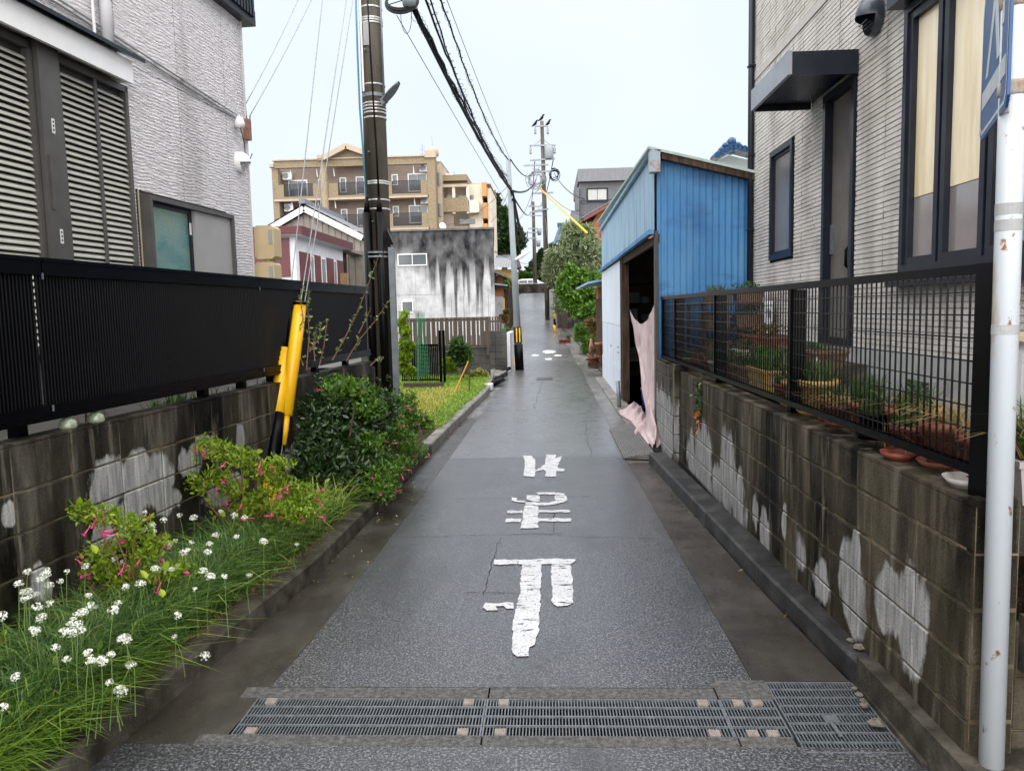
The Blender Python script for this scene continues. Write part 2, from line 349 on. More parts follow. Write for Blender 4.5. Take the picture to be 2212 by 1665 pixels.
b = MB(); b.prism([(1.36, 1.0, -.1), (1.34, 2.55, -.1), (1.315, 3.3, -.1), (1.40, 3.3, -.1), (1.46, 2.6, -.1), (1.9, 2.55, -.1), (3.5, 2.5, -.1), (3.5, 1.0, -.1)], (0, 0, .24)); b.build('kerb_corner', m_curb, kr)
b = MB(); b.prism([(1.39, 2.2, -.1), (1.39, 8.2, -.1), (1.33, 8.2, -.1), (1.36, 2.58, -.1)], (0, 0, .19)); b.build('kerb_backing', m_curbd, kr)
for nm, (x0, x1, y0, y1) in {'a': (-1.40, -.3, 3.195, 3.285), 'b': (-.292, .69, 3.195, 3.285), 'c': (.698, .93, 3.195, 3.36), 'd': (-1.44, -.3, 2.82, 2.895), 'e': (-.292, .7, 2.82, 2.895), 'f': (.708, .915, 2.82, 2.895)}.items():
    b = MB(); b.box(x0, x1, y0, y1, -.35, .003); tag(b.build('drain_edge_stone', m_band), 'strip of concrete kerb beside the steel drain grating', None)
    o = bpy.context.scene.collection.objects[-1]; tag(o, kind='structure')
    if 'label' in o: del o['label']
b = MB(); b.box(-1.40, .93, 2.896, 3.194, -.42, -.36); b.box(-1.44, -1.41, 2.896, 3.194, -.35, -.002); b.box(.926, 1.33, 2.72, 3.36, -.5, -.43); tag(b.build('drain_channel', m_pit), kind='structure')
b = MB(); b.box(1.315, 1.345, 2.7, 3.36, -.43, .02); b.box(.93, 1.31, 3.352, 3.372, -.43, -.003); b.box(.926, 1.31, 2.70, 2.722, -.43, -.003); tag(b.build('drain_pit_wall', m_curb), kind='structure')

# ------------------------------------------------------------------ drain gratings
def grating(x0, x1, y0, y1, pitch, nlong, label, along='y', grp='drain gratings across the lane', sk=0.0, pads=True):
    g = empty('drain_grating', ((x0+x1)/2, (y0+y1)/2, 0), label, 'grating', grp)
    X = lambda x, y: x+(x-(-.2))*0+sk*(y-y0)
    b = MB()
    for (p, q) in (((x0, y0), (x1, y0)), ((x1, y0), (x1, y1)), ((x1, y1), (x0, y1)), ((x0, y1), (x0, y0))):
        b.bar((X(*p), p[1], -.018), (X(*q), q[1], -.018), .007, .036)
    b.build('frame', m_steel, g)
    n = int((x1-x0)/pitch); bar = MB().bar((0, -(y1-y0)/2, 0), (0, (y1-y0)/2, 0), .0045, .03).mesh('cross_bar', m_steel)
    for i in range(1, n):
        x = x0+(x1-x0)*i/n; inst('cross_bar', bar, g, (x, (y0+y1)/2, -.019))
    bl = MB().bar((-(x1-x0)/2, 0, 0), ((x1-x0)/2, 0, 0), .006, .008).mesh('bearing_bar', m_steel)
    for i in range(1, nlong): inst('bearing_bar', bl, g, ((x0+x1)/2, y0+(y1-y0)*i/nlong, -.0005))
    if pads:
        for x in (x0+.07, x1-.07):
            for y in (y0+.028, y1-.028):
                b = MB().box(x-.022, x+.022, y-.02, y+.02, -.02, .0045)
                for k in range(5): b.box(x-.02+k*.009, x-.016+k*.009, y-.018, y+.018, .0046, .0066)
                b.build('fixing_pad', m_pad, g)
    return g
m_pad = M('pad', [(.20, .16, .13), (.30, .27, .25)], scale=40, rough=.7)
grating(-1.315, -.307, 2.898, 3.192, .0133, 4, 'long steel drain grating at the left end of the channel')
grating(-.297, .692, 2.898, 3.192, .0133, 4, 'long steel drain grating in the middle of the channel')
grating(.70, .918, 2.898, 3.192, .0133, 4, 'short steel drain grating between the long ones and the square pit cover')
g4 = grating(.936, 1.31, 2.727, 3.348, .0135, 9, 'large square steel pit cover grating beside the right kerb', pads=False)
b = MB().box(1.08, 1.14, 3.0, 3.06, .003, .008).bar((1.10, 2.9, .006), (1.10, 3.03, .006), .012, .006); b.build('lift_handle', m_steel, g4)
# pebbles lying by the pit cover
m_peb = M('pebble', [(.05, .045, .032), (.16, .14, .11)], scale=30, rough=.8)
def rock(x, y, z, r, label, m=m_peb, name='stone'):
    b = MB(); b.lathe((0, 0, 0), [(0, 0), (r*.8, r*.1), (r, r*.4), (r*.6, r*.75), (0, r*.8)], 7)
    b.v = [(q[0]*random.uniform(.8, 1.15), q[1]*random.uniform(.7, 1.2), q[2]*random.uniform(.8, 1.1)) for q in b.v]
    b.v = [(q[0]+x, q[1]+y, q[2]+z) for q in b.v]; return tag(b.build(name, m), label, 'stone', 'stones by the pit cover')
for px, py, r, lab in [(1500, 1418*1.0, .0, '')]: pass
for (x, y, z, r, lab) in [(1.27, 2.98, .004, .032, 'largest flat mossy stone lying on the square pit cover'), (1.285, 3.13, .004, .022, 'grey stone on the pit cover edge, nearest behind the mossy stone'),
        (1.292, 3.17, .004, .016, 'small pale pebble on the pit cover, third from the mossy stone'), (1.297, 3.22, .004, .018, 'brownish pebble on the pit cover near its far end'), (1.3, 3.28, .004, .014, 'smallest pebble at the far corner of the pit cover'),
        (1.372, 3.42, .12, .03, 'whitish angular stone on the right kerb by the wall'), (1.367, 3.5, .12, .02, 'small cream stone on the right kerb behind the angular one'), (1.377, 3.33, .10, .018, 'dark pebble on the right kerb in front of the angular stone')]:
    rock(x, y, z, r, lab)

# ------------------------------------------------------------------ painted letters on the asphalt
m_paint = M('road_paint', [(.50, .51, .53), (.62, .63, .65)], scale=8, rough=.55, bump=.4, bscale=90, over=[((.05, .05, .055), 11, (.8, 2.6, 1), .60, .635), ((.05, .05, .055), 80, (1, 1.3, 1), .585, .64)])
def letter(name, polys, label, sx=1110/600., x0=1700, y0=1650, k=.576):
    root = empty(name, (0, 0, 0)); tag(root, label, 'road marking', 'painted characters of the stop marking')
    for P in polys:
        D = [((x0+x/sx)*k, (y0+y/sx)*k) for x, y in P]; pts = []
        for i, (a, c) in enumerate(zip(D, D[1:]+D[:1])):
            w0, w1 = PZ(*a, .0035), PZ(*c, .0035); n = max(1, int(np.linalg.norm(w1-w0)/.035))
            for j in range(n):
                q = lerp(w0, w1, j/n); s_ = .006 if 0 < j else .002
                pts.append((q[0]+random.uniform(-s_, s_), q[1]+random.uniform(-s_, s_)*2.2, .007))
        b = MB(); b.add(pts, [tuple(range(len(pts)))])
        import bmesh
        me = b.mesh('s', m_paint, fix=False); bm = bmesh.new(); bm.from_mesh(me); bmesh.ops.triangulate(bm, faces=bm.faces); bm.to_mesh(me)
        for f in bm.faces:
            pass
        bm.free(); o = bpy.data.objects.new('stroke', me); o.parent = root; COL.objects.link(o); WP[o.name] = (0, 0, 0)
letter('painted_character', [[(483, 108), (540, 110), (570, 140), (568, 215), (636, 168), (645, 103), (710, 103), (712, 125), (757, 115), (735, 155), (722, 195), (773, 200), (770, 216), (716, 218), (712, 254), (638, 254), (645, 222), (625, 205), (570, 222), (560, 257), (487, 250), (497, 150)]], 'farthest and smallest painted white character on the road')
letter('painted_character', [[(575, 366), (640, 363), (720, 364), (775, 373), (765, 385), (700, 378), (640, 378), (590, 380)], [(705, 384), (780, 386), (795, 415), (770, 432), (700, 448), (610, 454), (500, 448), (495, 430), (560, 432), (660, 436), (705, 424)],
    [(512, 383), (600, 386), (600, 428), (560, 428), (510, 415)], [(402, 396), (445, 404), (440, 420), (495, 422), (495, 436), (430, 430), (403, 420)],
    [(500, 452), (540, 452), (590, 462), (588, 612), (467, 614), (485, 520), (480, 500)], [(376, 492), (480, 488), (480, 507), (376, 508)], [(592, 486), (808, 486), (808, 502), (592, 504)], [(364, 548), (473, 546), (470, 571), (364, 571)], [(592, 543), (818, 543), (816, 566), (592, 566)]],
    'middle painted white character on the road, with two long crossbars')
letter('painted_character', [[(285, 830), (445, 826), (445, 862), (283, 864)], [(450, 832), (612, 824), (850, 828), (845, 842), (815, 862), (700, 864), (615, 862), (612, 920), (606, 1030), (600, 1170), (595, 1240), (590, 1340), (565, 1420), (527, 1440), (524, 1500), (440, 1502), (412, 1480), (410, 1380), (415, 1270), (440, 1160), (465, 1040), (470, 920), (480, 866), (450, 860)],
    [(680, 868), (815, 868), (828, 980), (832, 1130), (790, 1152), (720, 1156), (680, 1125), (690, 1040), (680, 960)], [(205, 1160), (225, 1130), (415, 1130), (418, 1172), (370, 1172), (350, 1150), (290, 1155), (310, 1180), (230, 1182)]], 'nearest and largest painted white character on the road')
m_line = m_paint
for (x, y, w, h) in []: pass
# puddles / painted flecks far along the lane
m_puddle = M('puddle_water', [(.03, .032, .036)], rough=.03, spec=.8)
def blob(name, px, py, rx, ry, m, label, grp, cat, zz=.006):
    c = PGR(px, py); pts = []
    d = PGR(px, py+ry); RX = rx/F0*c[1]; RY = abs(d[1]-c[1])
    for k in range(18):
        t = 2*math.pi*k/18; r = random.uniform(.75, 1.1); yy = c[1]+math.sin(t)*RY*r; pts.append((c[0]+math.cos(t)*RX*r, yy, zg(yy)+zz))
    b = MB(); b.add(pts, [tuple(range(18))]); return tag(b.build(name, m, fix=False), label, cat, grp)
for px, py, rx, ry, lab in [(1187, 760, 15, 4, 'widest of the four worn white paint flecks in the lane'), (1156, 768, 9, 2.2, 'left one of the four worn white paint flecks in the lane'), (1205, 768, 10, 1.8, 'right one of the four worn white paint flecks in the lane'), (1185, 776, 9, 2.2, 'nearest of the four worn white paint flecks in the lane')]:
    blob('paint_fleck', px, py, rx, ry, m_paint, lab, 'worn paint flecks', 'road marking', .008)

tag(MB().add([(-.34, 18.3, .0065), (.05, 18.3, .0065), (.05, 19.0, .0065), (-.34, 19.0, .0065)], [(0, 1, 2, 3)]).build('asphalt_patch', M('new_asphalt', [(.02, .02, .022), (.05, .05, .055)], scale=80, rough=.3), fix=False), kind='structure')
# ================================================================== BLOCK WALLS
def bevblock(w, d, h, e=.006):
    """block: w along the wall, d depth, h height, bevelled on the face that looks at the road (+y local)"""
    b = MB(); x, z = w/2, h/2
    b.v = [(-x, 0, -z), (x, 0, -z), (x, 0, z), (-x, 0, z), (-x, d-e, -z), (x, d-e, -z), (x, d-e, z), (-x, d-e, z), (-x+e, d, -z+e), (x-e, d, -z+e), (x-e, d, z-e), (-x+e, d, z-e)]
    b.f = [(0, 1, 2, 3)]+[(i, (i+1) % 4, 4+(i+1) % 4, 4+i) for i in range(4)]+[(4+i, 4+(i+1) % 4, 8+(i+1) % 4, 8+i) for i in range(4)]+[(8, 9, 10, 11)]
    return b
def blockwall(root, F, s0, s1, joints, zs, depth, m, ang):
    """stack bonded wall: core of mortar and one object per block; ang turns local +y to the road side"""
    core = MB().fbox(F, s0+.002, s1-.002, -depth+.002, -.006, zs[0], zs[-1]-.004); core.build('mortar_bed', m_mortar, root)
    cache = {}
    for a, c in zip(joints, joints[1:]):
        for z0, z1 in zip(zs, zs[1:]):
            key = (round(c-a, 3), round(z1-z0, 3))
            if key not in cache: cache[key] = bevblock(c-a-.008, .05, z1-z0-.008).mesh('block', m)
            p = F((a+c)/2, -.05+random.uniform(-.0015, .0025), (z0+z1)/2)
            inst('block', cache[key], root, p, (0, 0, ang))
rw = empty('block_wall', RW(2.6, 0, 0), 'stained concrete block wall on the right holding up the garden with the wire mesh fence', 'wall')
j = [2.565+.3945*i for i in range(15)]
blockwall(rw, RW, j[0], j[-1], j, [-.12, .06, .25, .45, .645, .84, 1.0], .15, m_rwall, math.pi/2+.01)
# end face of the wall towards us
endm = bevblock(.145, .05, .188).mesh('block', m_rwall)
for k, z in enumerate([.155, .35, .547, .742, .93]):
    inst('block', endm, rw, (1.394+.078, 2.57+.045, z), (0, 0, math.pi))
b = MB()
top = lambda u, v: (RW(2.525+u*(8.09-2.525), -.002-v*.148, 1.001+.0))
b.fbox(RW, 2.562, 8.09, -.15, .001, .997, 1.012); b.build('cap', m_rwall, rw)
lw2 = empty('low_wall', (1.6, 2.6, 0), 'low dark block wall end to the right of the white sign pole', 'wall')
b = MB(); b.box(1.555, 2.6, 2.62, 2.75, -.1, .44); b.build('mortar_bed', m_mortar, lw2)
mb_ = bevblock(.385, .03, .19).mesh('block', m_rwall)
for i in range(3):
    for k in range(3): inst('block', mb_, lw2, (1.76+i*.394, 2.64, -.0+.155+.197*k-.06), (0, 0, math.pi))
pier = empty('wall_pier', RW(8.2, 0, 0), 'paler block wall section between the stained wall and the blue shed', 'wall')
PR = lambda s, t, z: (1.36-.01*s-t, s, z)
jj = [8.12, 8.5, 8.9, 9.28]
blockwall(pier, PR, 8.1, 9.3, jj, [-.05, .14, .335, .53, .725, .92, 1.06], .15, m_pwall, math.pi/2+.01)
pe = bevblock(.14, .03, .187).mesh('block', m_pwall)
for z in (.045, .24, .435, .63, .825, .99): inst('block', pe, pier, (1.28+.078, 8.105+.0, z), (0, 0, math.pi), (1, 1, .9 if z > .95 else 1))

lwr = empty('block_wall', LW(3, 0, 0), 'dark streaked concrete block wall on the left under the black panel fence', 'wall')
jl = [3.35+.395*i for i in range(-7, 15)]
blockwall(lwr, LW, jl[0], jl[-1], jl, [-.08, .115, .31, .505, .70, .895, 1.115], .13, m_lwall, -math.pi/2-.07)
MB().fbox(LW, jl[0], jl[-1], -.132, .001, 1.112, 1.124).build('cap', m_lwall, lwr)
b = MB().fbox(LW, 8.85, 8.98, -2.5, .0, 0, 1.05); b.build('return_wall', m_lwall, lwr)

# ================================================================== FENCES
bf = empty('panel_fence', LW(3.6, -.06, 1.12), 'black aluminium fence of ribbed panels standing on the left block wall', 'fence')
seams = [.1, 1.25, 3.65, 6.03, 8.38, 8.9]
for a, c in zip(seams, seams[1:]):
    b = MB(); n = int((c-a)/.0235)
    def fn(u, v):
        i = int(round(u*n*4)); ph = i % 4; t = -.06+(.012 if ph in (1, 2) else 0); return LW(a+.006+(c-a-.012)*u, t, 1.262+v*.64)
    b.grid(fn, n*4, 1); b.build('panel', m_black, bf)
    b = MB().fbox(LW, a+.004, c-.004, -.095, -.02, 1.19, 1.265); b.fbox(LW, a+.004, c-.004, -.019, -.012, 1.20, 1.212); b.build('bottom_rail', m_black, bf)
    b = MB().fbox(LW, a+.004, c-.004, -.10, -.01, 1.90, 1.978); b.fbox(LW, a+.004, c-.004, -.105, -.002, 1.966, 1.985); b.build('top_rail', m_black, bf)
pm = MB().box(-.03, .03, -.03, .03, 0, .8).mesh('post', m_black)
for s in (1.2, 3.55, 5.28, 5.86, 6.4, 7.4, 8.3): inst('post', pm, bf, LW(s, -.125, 1.113), (0, 0, -.07))
for s in (3.652, 6.032):
    for z in (1.235, 1.88):
        b = MB().fbox(LW, s-.004, s+.004, -.0119, -.006, z, z+.03); b.build('joint_clip', m_steel, bf)

mf = empty('mesh_fence', RW(2.7, -.06, 1), 'black steel wire mesh fence standing on the right block wall', 'fence')
FW = lambda s, t, z: (1.475-.018*(s-2.6)-t, s, z)
bays = [2.70, 4.66, 6.62, 8.5, 9.33]
m_wire = M('black_wire', [(.0016, .0018, .003), (.004, .0045, .007)], scale=30, rough=.25, spec=.2)
b = MB().fbox(FW, 2.585, 2.685, -.035, .04, 1.005, 1.80); b.build('end_post', m_black, mf)
for k, (a, c) in enumerate(zip(bays, bays[1:])):
    MB().fbox(FW, a, c, -.025, .025, 1.765, 1.80).build('top_rail', m_black, mf)
    b = MB().fbox(FW, a, c, -.022, .022, 1.075, 1.092); b.fbox(FW, a, c, .008, .022, 1.0925, 1.106); b.fbox(FW, a, c, -.022, -.008, 1.0925, 1.106); b.build('bottom_rail', m_black, mf)
    MB().fbox(FW, c-.012, c+.012, -.02, .015, 1.094, 1.764).build('bay_strut', m_black, mf)
    if k < 3: MB().fbox(FW, c+.10, c+.16, -.12, -.03, 1.0, 1.764).build('post', m_black, mf)
    hw = MB().bar((0, -(c-a)/2, 0), (0, (c-a)/2, 0), .005).mesh('horizontal_wire', m_wire)
    for i in range(8): inst('horizontal_wire', hw, mf, FW((a+c)/2, .004, 1.15+i*.0795), (0, 0, .018))
vw = MB().bar((0, 0, 1.10), (0, 0, 1.766), .0062).mesh('vertical_wire', m_wire)
for i in range(int((9.3-2.74)/.05)):
    s = 2.74+i*.05
    if min(abs(s-q) for q in bays) > .012: inst('vertical_wire', vw, mf, FW(s, -.003, 0))

# ================================================================== generic house helpers
def cut(rects, holes):
    out = list(rects)
    for (a0, a1, b0, b1) in holes:
        nx = []
        for (x0, x1, y0, y1) in out:
            if a1 <= x0 or a0 >= x1 or b1 <= y0 or b0 >= y1: nx.append((x0, x1, y0, y1)); continue
            if y0 < b0: nx.append((x0, x1, y0, b0))
            if b1 < y1: nx.append((x0, x1, b1, y1))
            if x0 < a0: nx.append((x0, a0, max(y0, b0), min(y1, b1)))
            if a1 < x1: nx.append((a1, x1, max(y0, b0), min(y1, b1)))
        out = nx
    return [r for r in out if r[1]-r[0] > .01 and r[3]-r[2] > .01]
def ribboard(F, s0, s1, z0, z1, pitch=.038, seg=.26):
    zs = []; k0 = math.ceil((z0-1.33)/pitch-.001)
    k = k0-1
    while True:
        a = 1.33+k*pitch; c = a+pitch
        if a >= z1: break
        lo, hi = max(a, z0), min(c, z1)
        if hi-lo > .002: zs.append((lo, hi, k))
        k += 1
    b = MB(); n = max(1, int((s1-s0)/seg))
    for (lo, hi, k) in zs:
        g = min(.007, (hi-lo)*.3)
        cuts = sorted([s0, s1]+[s0+(s1-s0)*(i+random.uniform(-.35, .35))/n for i in range(1, n)])
        T = [random.choice((.0095, .0105, .011, .012, .012, .0135)) for _ in cuts]
        for q in range(len(cuts)-1):
            x0, x1, t = cuts[q], cuts[q+1], T[q]; t2 = t*random.uniform(.9, 1.05)
            o = len(b.v)
            for zz, tt in ((lo, 0), (lo+.002, t2), (hi-g, t), (hi-g+.002, 0), (hi, 0)):
                b.v.append(tuple(F(x0, tt, zz))); b.v.append(tuple(F(x1, tt*random.uniform(.93, 1), zz)))
            for r in range(4): b.f.append((o+2*r, o+2*r+1, o+2*r+3, o+2*r+2))
    return b

# ------------------------------------------------------------------ right house
rh = empty('grey_house', (5, 6, .9), 'grey house on the right clad in ribbed stone-look siding with dark blue window frames', 'house')
m_rsid = M('ribbed_siding', [(.42, .392, .362), (.56, .532, .50), (.64, .612, .58)], scale=3, stretch=(1, 1, 1), rough=.75, bump=.7, bscale=70, over=[((.34, .32, .30), 12, (1, 1, 3), .6, .75), ((.36, .34, .315), 1.4, (1, 1.6, .25), .52, .75)])
m_rjoint = M('joint', [(.09, .08, .07), (.13, .12, .11)], rough=.8)
m_found = M('foundation_render', [(.28, .285, .29), (.36, .365, .37)], scale=5, rough=.8, bump=.3, bscale=50, over=[((.16, .15, .14), 3, (1, 1, .7), .58, .72)])
b = MB(); b.box(2.46, 8, 5.6, 9.33, .5, 9.0); b.box(2.46, 8, 1.2, 3.5, .5, 9.0); b.box(2.46, 8, 3.5, 5.6, .5, 1.86); b.box(2.46, 8, 3.5, 5.6, 3.62, 9.0); b.box(4.6, 8, 3.5, 5.6, 1.86, 3.62)
b.build('wall', m_rjoint, rh)
holes = [(7.80, 8.60, 2.13, 3.31), (6.27, 7.0, 1.2, 3.47), (3.5, 5.43, 1.85, 3.62), (1.0, 9.4, 4.24, 4.33)]
z = 1.33; row = 0
while z < 6.6:
    z1 = z+.456
    js = [1.2]+[1.2+ (row % 2)*.455*2+ .91*1.0*i for i in range(1, 10) if 1.3 < 1.2+(row % 2)*.455*2+.91*i < 9.2]+[9.35]
    for a, c in zip(js, js[1:]):
        for (x0, x1, y0, y1) in cut([(a+.002, c-.002, z, z1)], holes):
            ribboard(RH, x0, x1, y0, y1).build('siding_board', m_rsid, rh, fix=False)
    z = z1; row += 1
MB().fbox(RH, 1.2, 9.36, -.03, .018, 4.245, 4.325).build('belt_trim', M('belt', [(.4, .38, .36), (.46, .44, .42)], scale=5, rough=.7), rh)
MB().box(2.405, 2.46, 1.2, 9.33, .5, 1.325).build('foundation', m_found, rh)
b = MB(); b.fbox(RH, 5.0, 5.3, .002, .02, 1.02, 1.16); b.build('vent_grille', m_pit, rh)
def framed(root, F, s0, s1, z0, z1, w=.045, t0=-.02, t1=.03, m=m_dkframe, name='window_frame', parent=None):
    b = MB(); b.fbox(F, s0, s1, t0, t1, z0, z0+w); b.fbox(F, s0, s1, t0, t1, z1-w, z1); b.fbox(F, s0, s0+w, t0, t1, z0+w, z1-w); b.fbox(F, s1-w, s1, t0, t1, z0+w, z1-w)
    return b.build(name, m, parent or root)
# small window
fr = framed(rh, RH, 7.82, 8.58, 2.15, 3.29, .055, -.03, .035)
m_blind = M('frosted_pane', [(.13, .125, .13), (.17, .165, .17)], scale=2, rough=.25, spec=.6)
MB().fbox(RH, 7.875, 8.525, -.02, -.008, 2.205, 3.235).build('pane', m_blind, fr)
framed(rh, RH, 7.875, 8.525, 2.205, 3.235, .03, -.008, .008, parent=fr)
# door
dr = framed(rh, RH, 6.29, 6.98, 1.33, 3.45, .06, -.10, .03, name='door_frame')
ms = M('door_screen', [(.10, .10, .105), (.14, .14, .15)], scale=3, rough=.4)
dl = MB().fbox(RH, 6.35, 6.92, -.10, -.055, 1.39, 3.39).build('door', m_dkframe, rh)
MB().fbox(RH, 6.42, 6.84, -.054, -.045, 2.32, 3.30).build('pane', ms, dl); MB().fbox(RH, 6.42, 6.84, -.054, -.045, 1.85, 2.26).build('pane', ms, dl)
MB().fbox(RH, 6.42, 6.84, -.054, -.042, 1.45, 1.8).build('kick_plate', m_dkframe, dl)
MB().tube([RH(6.39, -.05, 2.16), RH(6.39, 0, 2.14), RH(6.39, .03, 2.10), RH(6.39, .03, 1.98), RH(6.39, -.02, 1.93)], .013, 8).build('handle', m_black, dl, True)
MB().fbox(RH, 6.86, 6.90, -.04, -.02, 2.1, 2.35).build('lock_plate', m_steel, dl)
# canopy over the door
cp = empty('door_canopy', (2.42, 6.8, 3.4), 'dark metal canopy over the narrow side door of the grey house', 'canopy')
b = MB(); b.box(1.87, 1.90, 6.24, 7.34, 3.44, 3.62); b.build('fascia', M('canopy_fascia', [(.20, .22, .25), (.33, .35, .38)], scale=3, rough=.35, metal=.4), cp)
b = MB(); b.box(1.901, 2.40, 6.24, 6.265, 3.43, 3.61); b.box(1.901, 2.40, 7.315, 7.34, 3.43, 3.61); b.box(1.901, 2.40, 6.266, 7.314, 3.56, 3.60); b.build('body', m_dkframe, cp)
for i in range(20):
    MB().box(1.92+i*.0235, 1.938+i*.0235, 6.27, 7.31, 3.475, 3.49).build('soffit_slat', m_dkframe, cp)
# big window, reflections painted into the pane colours
bw = framed(rh, RH, 3.55, 5.41, 1.87, 3.60, .05, -.04, .05)
m_cream = M('cream_reflection_and_lid', [(.58, .45, .25), (.80, .67, .43), (.90, .82, .64)], scale=2.2, stretch=(1, 3, .35), rough=.28, spec=.7, coat=.5)  # cream reflection painted into the upper panes; the cabinet lid shares it
m_greyrefl = M('grey_reflection', [(.18, .165, .16), (.27, .25, .235)], scale=1.2, rough=.12, spec=.8, coat=.6)  # grey reflection of the surroundings painted into the lower panes
for a, c in ((4.93, 5.36), (4.42, 4.90), (3.9, 4.39), (3.6, 3.88)):
    sh = framed(rh, RH, a, c, 1.92, 3.55, .05, -.02, .035, name='sash')
    MB().fbox(RH, a+.05, c-.05, -.012, -.002, 2.36, 3.50).build('pane', m_cream, sh)
    MB().fbox(RH, a+.05, c-.05, -.012, -.003, 1.97, 2.355).build('pane', m_greyrefl, sh)
MB().fbox(RH, 3.4, 5.47, .0, .14, 3.61, 3.80).build('shutter_box', m_dkframe, rh)
MB().fbox(RH, 3.4, 5.47, .0, .11, 1.78, 1.865).build('window_sill', m_dkframe, rh)
# hood vent + white box + downpipe
def hood(root_or_none, F, s, z, r, m, label):
    t = empty('vent_hood', F(s, 0, z), label, 'vent')
    def fn(u, v):
        a = 2*math.pi*v; ph = u*math.pi/2; R = r*math.cos(ph)
        return F(s+R*math.sin(a), .015+r*1.05*math.sin(ph), z+R*math.cos(a)*1.05+ (0 if True else 0))
    b = MB()
    o = len(b.v); nu, nv = 8, 22
    for i in range(nu+1):
        for j_ in range(nv):
            a = 2*math.pi*j_/nv; ph = i/nu*math.pi/2; R = r*math.cos(ph)
            b.v.append(tuple(map(float, F(s+R*math.sin(a), .015+r*1.15*math.sin(ph), z+R*math.cos(a)*1.1))))
    for i in range(nu):
        for j_ in range(nv):
            j2 = (j_+1) % nv; a_m = 2*math.pi*(j_+.5)/nv
            if math.cos(a_m) < -.25 and i > 1: continue    # open mouth at the bottom
            b.f.append((i*nv+j_, i*nv+j2, (i+1)*nv+j2, (i+1)*nv+j_))
    ho = b.build('hood', m, t, True, False)
    MB().lathe(F(s, 0, z), [(r*1.08, 0), (r*1.08, .014), (r*.99, .02)], 24, ax=tuple(np.array(F(s, 1, z))-np.array(F(s, 0, z)))).build('flange', m, t)
    b = MB()
    for k in range(5): b.fbox(F, s-r*.6, s+r*.6, .02+k*.022, .03+k*.022, z-r*.75+k*.012, z-r*.72+k*.012)
    b.build('louvre', m, t)
    return t
hood(rh, RH, 5.93, 3.74, .13, M('dark_vent', [(.05, .06, .075), (.09, .10, .12)], scale=5, rough=.35, metal=.4), 'large dark hooded vent on the grey house beside the white box')
hood(None, LH, 8.33, 3.33, .10, m_whitepl, 'white hooded vent on the left house near its corner')
wb = empty('white_wall_box', RH(5.65, 0, 3.65), 'white plastic box on the grey house between the vent and the big window', 'wall box')
b = MB(); b.prism([RH(5.50, 0, 3.78), RH(5.50, .20, 3.80), RH(5.50, .22, 3.95), RH(5.5, .2, 4.2), RH(5.5, 0, 4.2)], (0, .26, 0)); b.build('cover', m_whitepl, wb)
dp = empty('downpipe', RH(9.3, 0, .9), 'dark downpipe running up the far corner of the grey house', 'downpipe')
MB().tube([RH(9.30, .05, .9), RH(9.30, .05, 6.5)], .035, 10).build('pipe', m_dkframe, dp, True)
for z in (1.7, 2.55, 3.4, 4.4): MB().fbox(RH, 9.255, 9.345, 0, .09, z, z+.02).build('bracket', m_dkframe, dp)
# steps below the door
st = empty('garden_steps', (2.1, 6.5, .94), 'dark mossy concrete steps below the narrow side door', 'steps')
m_moss = M('mossy_concrete', [(.02, .018, .014), (.06, .052, .04), (.14, .12, .1)], scale=5, rough=.8, bump=.7, bscale=50)
MB().box(1.86, 2.40, 5.95, 7.1, .93, 1.21).build('step', m_moss, st); MB().box(1.95, 2.40, 5.62, 5.945, .93, 1.06).build('step', m_moss, st)
pp = empty('white_pipe', (2.3, 4.5, .97), 'white plastic pipe lying along the foundation of the grey house', 'pipe')
MB().tube([(2.25, 5.6, .985), (2.2, 4.6, .98), (2.2, 3.9, .985), (2.28, 3.2, .98)], .016, 10).build('pipe', m_whitepl, pp, True)

# water heater unit and its pipes at the house corner
wh = empty('water_heater', RH(9.0, .1, .94), 'small white gas meter cabinet with pipes at the far corner of the grey house', 'meter cabinet')
MB().fbox(RH, 8.75, 9.15, .03, .26, 1.30, 1.80).build('cabinet', m_whitepl, wh)
for s in (8.6, 8.5): MB().tube([RH(s, .08, .94), RH(s, .08, 1.85)], .018, 8).build('pipe', m_whitepl, wh, True)
b = MB()
for k in range(3): b.lathe(RH(8.8+.1*k, .16, 1.80), [(.04, 0), (.045, .02), (.03, .05), (0, .055)], 10)
b.build('cap', m_whitepl, wh, True)
wp = empty('garden_tap', RH(7.9, .3, .94), 'white stand pipe with a chrome tap in the garden behind the mesh fence', 'tap')
MB().fbox(RH, 7.9, 7.97, .18, .25, .94, 1.72).build('stand', m_whitepl, wp)
MB().tube([RH(7.9, .22, 1.63), RH(7.82, .25, 1.63), RH(7.76, .25, 1.60), RH(7.76, .25, 1.55)], .014, 8).bar(RH(7.8, .2, 1.67), RH(7.8, .3, 1.67), .012).build('spout', m_steel, wp)

